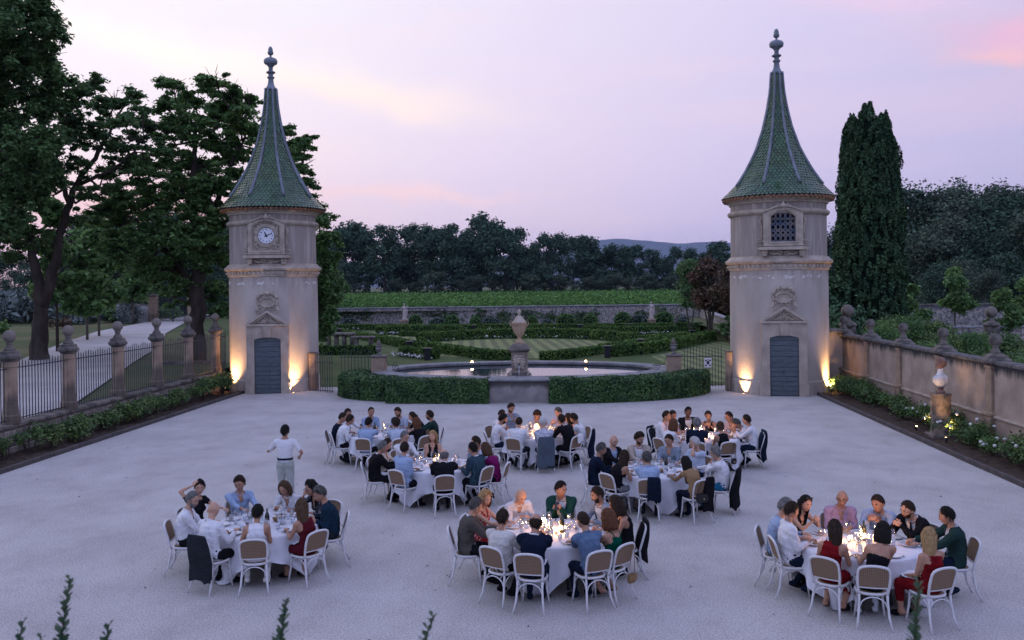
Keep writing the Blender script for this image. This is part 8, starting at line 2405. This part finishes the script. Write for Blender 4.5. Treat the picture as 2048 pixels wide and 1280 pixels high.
def drape(name, lab, cat, m, x, y, face, w=.23, top=.93, bot=.22, thick=.055, cx=0.0, seed=1, extra=0.0):
    r = np.random.default_rng(seed); n = 40; th = np.linspace(0, 2 * math.pi, n, endpoint=False); rows = []
    ph = r.uniform(0, 6)
    for f in np.linspace(0, 1, 12):
        z = top + (bot - top) * f
        yb = -.205 - .12 * np.clip((z - .46) / .42, 0, 1) - .02 - .05 * f
        a = w * (1 - .10 * (1 - f) ** 3 + extra * f); d = (.030 + (thick) * min(1, f * 2.5))
        if f == 0: a *= .86; d = .03
        fold = 1 + .13 * f * np.sin(th * 7 + ph) + .08 * f * np.sin(th * 11 + f * 3 + ph * 2)
        hem = (.03 * np.sin(th * 3 + ph) + .015 * np.sin(th * 8)) * (f ** 3)
        rows.append(np.c_[cx + a * np.sign(np.cos(th)) * abs(np.cos(th)) ** .8 * (1 + .03 * np.sin(th * 5 + f * 4)), yb + d * np.sin(th) * fold, z + hem])
    b = MB(); b.grid(rows, cv=True); b.add(rows[0], [tuple(range(n))][::-1]); b.add(rows[-1], [tuple(range(n - 1, -1, -1))])
    o = b.build(name, m, None, smooth=True, loc=(x, y, 0), rz=math.radians(face)); tag(o, lab, cat); return o


for row in G_:
    idn = row[0]; x, y, fc = SEAT[idn][:3]; tn_ = TBL[idn[0]][1]
    chair('cane chair of %s, %s' % (row[-1].split(' seen')[0], tn_), x, y, fc)
chair('empty white cane backed chair at the middle left table', -2.42, 21.55, 147)
DR = [('A9', 'jacket', 'dark grey jacket hung over the chair of the bald man, front left table', 'jacket', CL['charcoal'], {}),
      ('B6', 'jacket', 'black jacket hung over a chair at the right of the front middle table', 'jacket', CL['black'], dict(bot=.30)),
      ('F8', 'jacket', 'grey blue jacket hung over a chair at the back middle table', 'jacket', cloth('slate', (.10, .13, .16), (.07, .09, .12), 40), dict(bot=.16)),
      ('F6', 'jacket', 'navy jacket hung over the right chair of the back middle table', 'jacket', CL['navy'], {}),
      ('G1', 'jacket', 'dark jacket hung over the left chair of the back right table', 'jacket', CL['charcoal'], {}),
      ('G7', 'jacket', 'navy jacket hung over the chair of the man in white, back right table', 'jacket', CL['navy'], dict(w=.25)),
      ('G6', 'jacket', 'second navy jacket at the back right table, behind the first', 'jacket', CL['darkblue'], {}),
      ('H6', 'jacket', 'long black jacket hung over the right chair of the right middle row table', 'jacket', CL['black'], dict(w=.26, bot=.14)),
      ('H8', 'jacket', 'navy jacket slung over the right half of a chair, right middle row table', 'jacket', CL['navy'], dict(w=.14, cx=.12, bot=.45)),
      ('H7', 'shawl', 'black shawl hanging from the right of a chair beside a black handbag', 'shawl', CL['black'], dict(w=.12, cx=.13, bot=.25)),
      ('F7', 'napkin', 'white napkin draped over the back of a chair at the back middle table', 'napkin', CLOTHW, dict(w=.10, cx=.05, bot=.72, thick=.01))]
for i, (idn, nm, lab, cat, m, kw) in enumerate(DR):
    x, y, fc = SEAT[idn][:3]; drape(nm, lab, cat, m, x, y, fc, seed=i + 3, **kw)


def bag(lab, m, x, y, face, off, z, size, strap=None):
    t = thing('handbag', lab, 'handbag', (x, y, 0), math.radians(face)); w, d, h = size
    MB().box((off, -.30, z), (w, d, h), bev=.02).build('body', m, t)
    MB().box((off, -.30 - d / 2 - .004, z + h * .15), (w * .98, .012, h * .65), bev=.005).build('flap', m, t)
    MB().box((off, -.30 - d / 2 - .014, z - h * .06), (.03, .01, .03)).build('clasp', mat('brass', (.55, .42, .2), .3, metal=1), t)
    MB().tube([(off - w * .45, -.30, z + h / 2), (off - w * .2, -.33, z + h / 2 + (strap or .3) * .7), (off, -.335, z + h / 2 + (strap or .3)), (off + w * .2, -.33, z + h / 2 + (strap or .3) * .7), (off + w * .45, -.30, z + h / 2)], .006, 5).build('strap', m, t)


x, y, fc = SEAT['H7'][:3]; bag('black handbag with a small clasp hanging on the woman\'s chair back', BLACK, x, y, fc, -.03, .52, (.26, .09, .18), .28)
x, y, fc = SEAT['B7'][:3]; bag('small brown leather handbag hanging from the emerald dress woman\'s chair', CL['tan'], x, y, fc, .14, .33, (.16, .07, .14), .45)
x, y, fc = SEAT['G8'][:3]; bag('tiny black handbag hanging from the chair of the woman in black', BLACK, x, y, fc, .12, .40, (.13, .06, .14), .40)
# the phone of the man in green, smartphone slab between his hands
B4 = [B for B in BODIES if B['idn'] == 'B4'][0]; p_ = (B4['arms'][0][2] + B4['arms'][1][2]) / 2 + np.array((0, .05, .04))
ph = thing('phone', 'dark smartphone in the hands of the man in the green jacket', 'phone', B4['loc'], math.radians(B4['face']))
bb = MB().box((0, 0, 0), (.075, .010, .15), bev=.004).build('case', BLACK, ph); bb.location = p_; bb.rotation_euler = (.7, 0, 0)

# ------------------------------------------------------------------ tables, linen and tableware
PORC = mat('porcelain', (.68, .68, .71), .25, spec=.5); SILVER = mat('silver', (.55, .55, .58), .25, metal=1)
GLS = glass('drinking_glass'); GLB = glass('bottle_glass', (.82, .90, .88), .72); GLD = mat('dark_bottle', (.012, .016, .014), .15, spec=.6)
FOOD = [mat('food_' + n, c, .6, c2, 60, 3) for n, c, c2 in (('leaf', (.10, .16, .05), (.2, .1, .05)), ('bread', (.42, .26, .12), (.3, .17, .08)), ('tomato', (.35, .06, .03), (.3, .2, .1)))]
WINE_R = mat('red_wine', (.10, .008, .015), .1); WINE_W = mat('rose_wine', (.55, .30, .22), .1)
CANDLE = mat('candle_wax', (.75, .62, .45), .5); FLAME = emis('flame', (1.0, .48, .15), 26); HOLD = emis('lit_votive_glass', (1.0, .50, .20), 1.6)
PLATE = MB().lathe([(.0, .0), (.085, .0), (.09, .004), (.135, .016), (.138, .019), (.134, .020), (.088, .009), (.0, .007)], 24, cap=False).mesh('plate', PORC, True)
FOODM = [MB().ball((0, 0, .014), (.055, .045, .014), 10, 6).ball((.02, .02, .024), (.025, .02, .014), 8, 5).mesh('food', m, True) for m in FOOD]
WG = MB().lathe([(.034, 0), (.034, .003), (.006, .008), (.004, .02), (.004, .085), (.012, .095), (.030, .115), (.038, .145), (.036, .175), (.030, .205)], 14, cap=False).mesh('bowl', GLS, True)
WGW = [MB().lathe([(.0, .098), (.012, .098), (.029, .116), (.035, .14), (.0, .14)], 12, cap=False).mesh('wine', m, True) for m in (WINE_R, WINE_W)]
TB = MB().lathe([(.0, .002), (.030, .002), (.036, .09), (.034, .09), (.028, .008), (.0, .008)], 14, cap=False).mesh('tumbler', GLS, True)
FORK = MB().box((0, -.03, 0), (.010, .13, .003)).box((0, .065, .001), (.020, .06, .003)).mesh('fork', SILVER)
KNIFE = MB().box((0, -.05, 0), (.012, .09, .006)).box((0, .05, 0), (.018, .11, .002)).mesh('knife', SILVER)
BOT = MB().lathe([(.0, .0), (.040, .0), (.043, .01), (.043, .16), (.036, .20), (.016, .25), (.014, .30), (.017, .305), (.015, .315)], 16, cap=False).mesh('glass', GLB, True)
BOTD = MB().lathe([(.0, .0), (.038, .0), (.040, .01), (.040, .19), (.032, .22), (.014, .25), (.014, .31), (.0, .31)], 16, cap=False).mesh('glass', GLD, True)
BLAB = MB().lathe([(.0445, .05), (.0445, .12)], 16, cap=False).mesh('label', PORC, True)
VOT = MB().lathe([(.0, .002), (.030, .002), (.034, .07), (.031, .07), (.027, .008), (.0, .008)], 14, cap=False).mesh('votive_glass', GLS, True)
TALLV = MB().lathe([(.0, .002), (.045, .002), (.040, .03), (.048, .20), (.045, .20), (.037, .03), (.0, .012)], 14, cap=False).mesh('hurricane_glass', GLS, True)
WAX = MB().lathe([(.022, .008), (.022, .038), (.0, .036)], 12).mesh('wax', CANDLE, True)
FLM = MB().lathe([(.0, 0), (.006, .006), (.007, .014), (.003, .028), (.0, .036)], 8, cap=False).mesh('flame', FLAME, True)
CARD = MB().add([(-.035, 0, 0), (.035, 0, 0), (.035, .02, .075), (-.035, .02, .075), (-.035, .04, 0), (.035, .04, 0)], [(0, 1, 2, 3), (3, 2, 5, 4)]).mesh('card', PORC)
NAPK = MB(); X_ = np.linspace(-.1, .1, 6); NAPK.grid([[(x, y, .006 + .016 * abs(math.sin(x * 31 + y * 17)) + .01 * math.cos(y * 25)) for y in np.linspace(-.07, .07, 5)] for x in X_]); NAPK = NAPK.mesh('napkin', CLOTHW, True)
LITE = dict(A=0, B=5, C=7, D=2, E=1, F=6, G=6, H=0)
TZ = .764


def on(me, nm, par): return inst(nm, me, par)


for tk, ((cx, cy), tn_, rot) in TBL.items():
    rr = np.random.default_rng(ord(tk))
    t = thing('round_table', 'round dining table hidden under white linen, ' + tn_, 'table', (cx, cy, 0), 0, group='round dinner tables')
    MB().lathe([(.88, .72), (.88, .75)], 40).build('tabletop', BARK_L, t)
    for q in range(4):
        a = q * math.pi / 2 + .5; MB().tube([(.5 * math.cos(a), .5 * math.sin(a), .72), (.6 * math.cos(a), .6 * math.sin(a), 0)], .02, 6).build('leg', BLACK, t)
    # the cloth: a square of linen over the round top, its corners hanging almost to the ground
    n = 120; ph = rot * math.pi / 180; th = np.linspace(0, 2 * math.pi, n, endpoint=False); rows = []
    ext = np.minimum(1.28 / np.maximum(abs(np.cos(th - ph)), abs(np.sin(th - ph))), 1.64)
    drop = ext - .90
    rows.append(np.c_[np.zeros(n) + 1e-3 * np.cos(th), 1e-3 * np.sin(th), np.full(n, .757)])
    for r_ in (.45, .80): rows.append(np.c_[r_ * np.cos(th), r_ * np.sin(th), np.full(n, .757) + .0015 * np.sin(th * 6 + r_ * 9)])
    for f, dr in ((0, .895), (.02, .908), (.12, .915), (.35, .93), (.65, .95), (.9, .97), (1, .975)):
        ruf = f * drop * (.10 * np.sin(th * 12 + rr.uniform(0, 6)) + .06 * np.sin(th * 19 + 1))
        rad = dr + ruf - .10 * f * np.clip(drop - .5, 0, 1)
        rows.append(np.c_[rad * np.cos(th), rad * np.sin(th), .757 - np.maximum(f * drop, 0 if f < .01 else .004)])
    b = MB(); b.grid(rows, cv=True); o = b.build('tablecloth', CLOTHW, None, smooth=True, loc=(cx, cy, 0)); tag(o, 'white tablecloth with hanging corners covering the ' + tn_, 'tablecloth', 'white tablecloths')
    people = [row for row in G_ if row[0][0] == tk]
    for row in people:
        x, y, fc = SEAT[row[0]][:3]; a = math.atan2(y - cy, x - cx); nm = row[-1].split(' seen')[0]
        def at(r_, da): return (cx + r_ * math.cos(a + da), cy + r_ * math.sin(a + da), TZ)
        face = a + math.pi / 2
        da0 = rr.uniform(-.04, .04)
        p = thing('dinner_plate', 'plate of the %s, %s' % (nm, tn_), 'plate', at(.70, da0), rr.uniform(0, 6), 'white dinner plates'); on(PLATE, 'dish', p)
        if rr.uniform() < .7: q = inst('food', FOODM[rr.integers(3)], p, (rr.uniform(-.02, .02), rr.uniform(-.02, .02), .005), rr.uniform(0, 6))
        for me, nmx, da, r_ in ((FORK, 'fork', -.22, .70), (KNIFE, 'knife', .21, .70)):
            if rr.uniform() < .3: da *= .35; z_ = .022
            else: z_ = 0
            o = inst(nmx, me, None, (*at(r_, da0 + da)[:2], TZ + .004 + z_), a + math.pi / 2 + math.pi + rr.uniform(-.35, .35)); tag(o, '%s of the %s, %s' % (nmx, nm, tn_), nmx, 'silver cutlery')
        for k_, (r_, da) in enumerate(((.50, .16), (.46, -.13))):
            if k_ == 0:
                p = thing('wine_glass', 'wine glass of %s, %s' % (nm, tn_), 'wine glass', at(r_ + rr.uniform(-.04, .04), da + rr.uniform(-.05, .05)), 0, 'stemmed wine glasses'); on(WG, 'bowl', p)
                if rr.uniform() < .6: on(WGW[rr.integers(2)], 'wine', p)
            else:
                o = inst('tumbler', TB, None, at(r_ + rr.uniform(-.03, .03), da + rr.uniform(-.05, .05))); tag(o, 'tumbler of the %s, %s' % (nm, tn_), 'tumbler', 'water tumblers')
        if rr.uniform() < .55:
            p = thing('wine_glass', 'second glass of %s, %s' % (nm, tn_), 'wine glass', at(.40 + rr.uniform(-.03, .03), rr.uniform(-.05, .05)), 0, 'stemmed wine glasses'); on(WG, 'bowl', p)
        if rr.uniform() < .30 and not (sum(ord(c) for c in row[0]) % 3 == 0):
            o = inst('table_napkin', NAPK, None, (*at(.62, .33)[:2], TZ), rr.uniform(0, 6)); tag(o, 'crumpled napkin beside the %s, %s' % (nm, tn_), 'napkin', 'crumpled napkins')
    # centre pieces
    spots = [(.10, .3), (.24, 1.6), (.22, 3.1), (.26, 4.6), (.30, 5.6), (.12, 2.4)]
    blab = ['tallest clear water bottle at the heart of the %s', 'clear water bottle off the centre of the %s', 'dark wine bottle among the glasses of the %s']
    for k_ in range(3):
        r_, a = spots[k_]; r_ += rr.uniform(-.03, .03); a += ord(tk)
        p = thing('bottle', blab[k_] % tn_, 'bottle', (cx + r_ * math.cos(a), cy + r_ * math.sin(a), TZ), 0, 'bottles on the tables'); on(BOTD if k_ == 2 else BOT, 'glass', p)
        if k_: on(BLAB, 'label', p)
        if k_ == 0: p.scale = (1, 1, 1.12)
    o = inst('menu_card', CARD, None, (cx + .18 * math.cos(ord(tk) * 2), cy + .18 * math.sin(ord(tk) * 2), TZ), rr.uniform(-.5, .5)); tag(o, 'folded white menu card standing on the ' + tn_, 'card', 'menu cards')
    p = thing('bread_basket', 'small bread basket near the middle of the ' + tn_, 'basket', (cx + .26 * math.cos(ord(tk) * 3.3), cy + .26 * math.sin(ord(tk) * 3.3), TZ), 0, 'bread baskets')
    MB().lathe([(.0, .003), (.06, .003), (.085, .05), (.09, .055), (.08, .05), (.055, .01)], 16, cap=False).build('basket', CL['tan'], p)
    b = MB(); b.ball((.0, 0, .05), (.05, .03, .025), 8, 6); b.ball((.01, .03, .06), (.045, .025, .02), 8, 6); b.build('bread', FOOD[1], p, smooth=True)
    if tk == 'A':
        p = thing('ice_bucket', 'silver ice bucket with a pale lid on the front left table', 'bucket', (cx + .30, cy + .02, TZ)); MB().lathe([(.055, 0), (.075, .14), (.09, .15), (.0, .155)], 18).build('pail', SILVER, p, auto=40); MB().ball((0, 0, .165), .015, 8, 6).build('knob', BLACK, p)
    for k_ in range(LITE[tk]):
        a = k_ * 2.399 + ord(tk); r_ = .10 + .035 * k_
        tall = k_ % 3 == 0
        p = thing('candle', '%s candle %s on the %s' % ('lit tall' if tall else 'lit low', ['right at the centre', 'next to the centre bottle', 'beside the menu card', 'between the glasses', 'near the dark bottle', 'at the outer side of the bottles', 'by the bread basket'][k_], tn_), 'candle',
                  (cx + r_ * math.cos(a), cy + r_ * math.sin(a), TZ), 0, 'lit table candles')
        on(TALLV if tall else VOT, 'glass', p); on(WAX, 'wax', p)
        zf = .04
        if tall:
            inst('wax', WAX, p, (0, 0, .10)); MB().lathe([(.006, .03), (.006, .11)], 6).build('holder', SILVER, p); zf = .138
        inst('flame', FLM, p, (0, 0, zf), scale=1.5)
        if k_ < 4:
            l = bpy.data.lights.new('candle_light', 'POINT'); l.energy = 8.5 if tk in 'BCFG' else 3.2; l.color = (1.0, .46, .16); l.shadow_soft_size = .03
            lo = bpy.data.objects.new('candle_light', l); COL.objects.link(lo); lo.parent = p; lo.location = (0, 0, zf + .05)

# ------------------------------------------------------------------ shrub tips rising in front of the viewer
SPR = mat('sprig_leaf', (.05, .10, .055), .6, (.09, .15, .08), 12, 3, transl=.25)
par = thing('planter', 'low stone planter ledge under the viewpoint, holding the rosemary', 'planter', (0, 3.0, 0)); MB().box((0, .1, 1.52), (5.2, .5, 3.05)).build('trough', STONE, par); MB().box((0, .1, 3.06), (5.1, .4, .04)).build('soil', SOIL, par)


def sprig(x, y, top, lab, n, seed, lean=.05, w=.055):
    r = np.random.default_rng(seed); t = thing('rosemary_sprig', lab, 'plant', (x, y, 3.06), 0, 'sprigs before the viewpoint')
    H_ = top - 3.06; b = MB(); P = [(lean * H_ * (f ** 2) + .01 * math.sin(f * 7), 0, H_ * f) for f in np.linspace(0, 1, 9)]
    b.tube(P, np.linspace(.0055, .002, 9), 5); b.build('stem', BARK, t)
    b = MB()
    for k in range(n):
        f = .25 + .75 * k / n; q = np.array((lean * H_ * f ** 2 + .01 * math.sin(f * 7), 0, H_ * f)); a = k * 2.4 + r.uniform(-.3, .3); L_ = w * (1.0 - .55 * max(0, f - .6) / .4) * r.uniform(.75, 1.2)
        d = np.array((math.cos(a), math.sin(a), .55 + .9 * f)); d = nrmz(d); s_ = nrmz(np.cross(d, (0, 0, 1))) * L_ * .30
        m_ = q + d * L_ * .55 + (0, 0, .003); e = q + d * L_ - (0, 0, .004)
        b.add([q, m_ + s_, e, m_ - s_, m_ + np.array((0, 0, -.003))], [(0, 1, 4), (1, 2, 4), (2, 3, 4), (3, 0, 4)])
    tag(b.build('leaves', SPR, t, smooth=True), kind='stuff')


for i, (x, y, top, n, lean, lab) in enumerate([(-1.735, 3.0, 3.80, 46, .05, 'tallest sprig at the lower left edge of the picture'), (-1.90, 3.0, 3.655, 30, .06, 'sprig left of the tallest one at the lower left'), (-1.80, 2.96, 3.62, 26, .04, 'tiny sprig just left of the tallest one'),
                                               (-1.605, 3.02, 3.64, 30, .05, 'sprig right of the tallest one at the lower left'), (-.985, 3.0, 3.735, 44, .04, 'sprig at the bottom below the front left table'), (-.555, 3.0, 3.69, 34, .14, 'leaning sprig at the bottom between two front tables'),
                                               (-.80, 2.98, 3.60, 24, .02, 'tiny sprig at the bottom between the two middle sprigs'), (1.085, 3.0, 3.815, 46, .0, 'sprig at the bottom before the front right table')]):
    sprig(x, y, top, lab, int(n * 1.7), 60 + i, lean, w=.062)

# ------------------------------------------------------------------ evening haze over the plain
hz = MB().box((0, 6300, 318), (22000, 13400, 640)).build('haze', [])
hm = bpy.data.materials.new('haze'); hm.use_nodes = True
ht = hm.node_tree; ht.nodes.remove(ht.nodes['Principled BSDF'])
hv = NN(ht, 'ShaderNodeVolumePrincipled'); hv.inputs['Color'].default_value = (.52, .66, 1.0, 1); hv.inputs['Density'].default_value = 5e-5; hv.inputs['Anisotropy'].default_value = 0
ht.links.new(hv.outputs[0], ht.nodes['Material Output'].inputs['Volume'])
hz.data.materials.append(hm)
hm.cycles.homogeneous_volume = True if hasattr(hm.cycles, 'homogeneous_volume') else True
hz['kind'] = 'stuff'; hz['label'] = 'thin blue evening haze over the plain'; hz['category'] = 'haze'
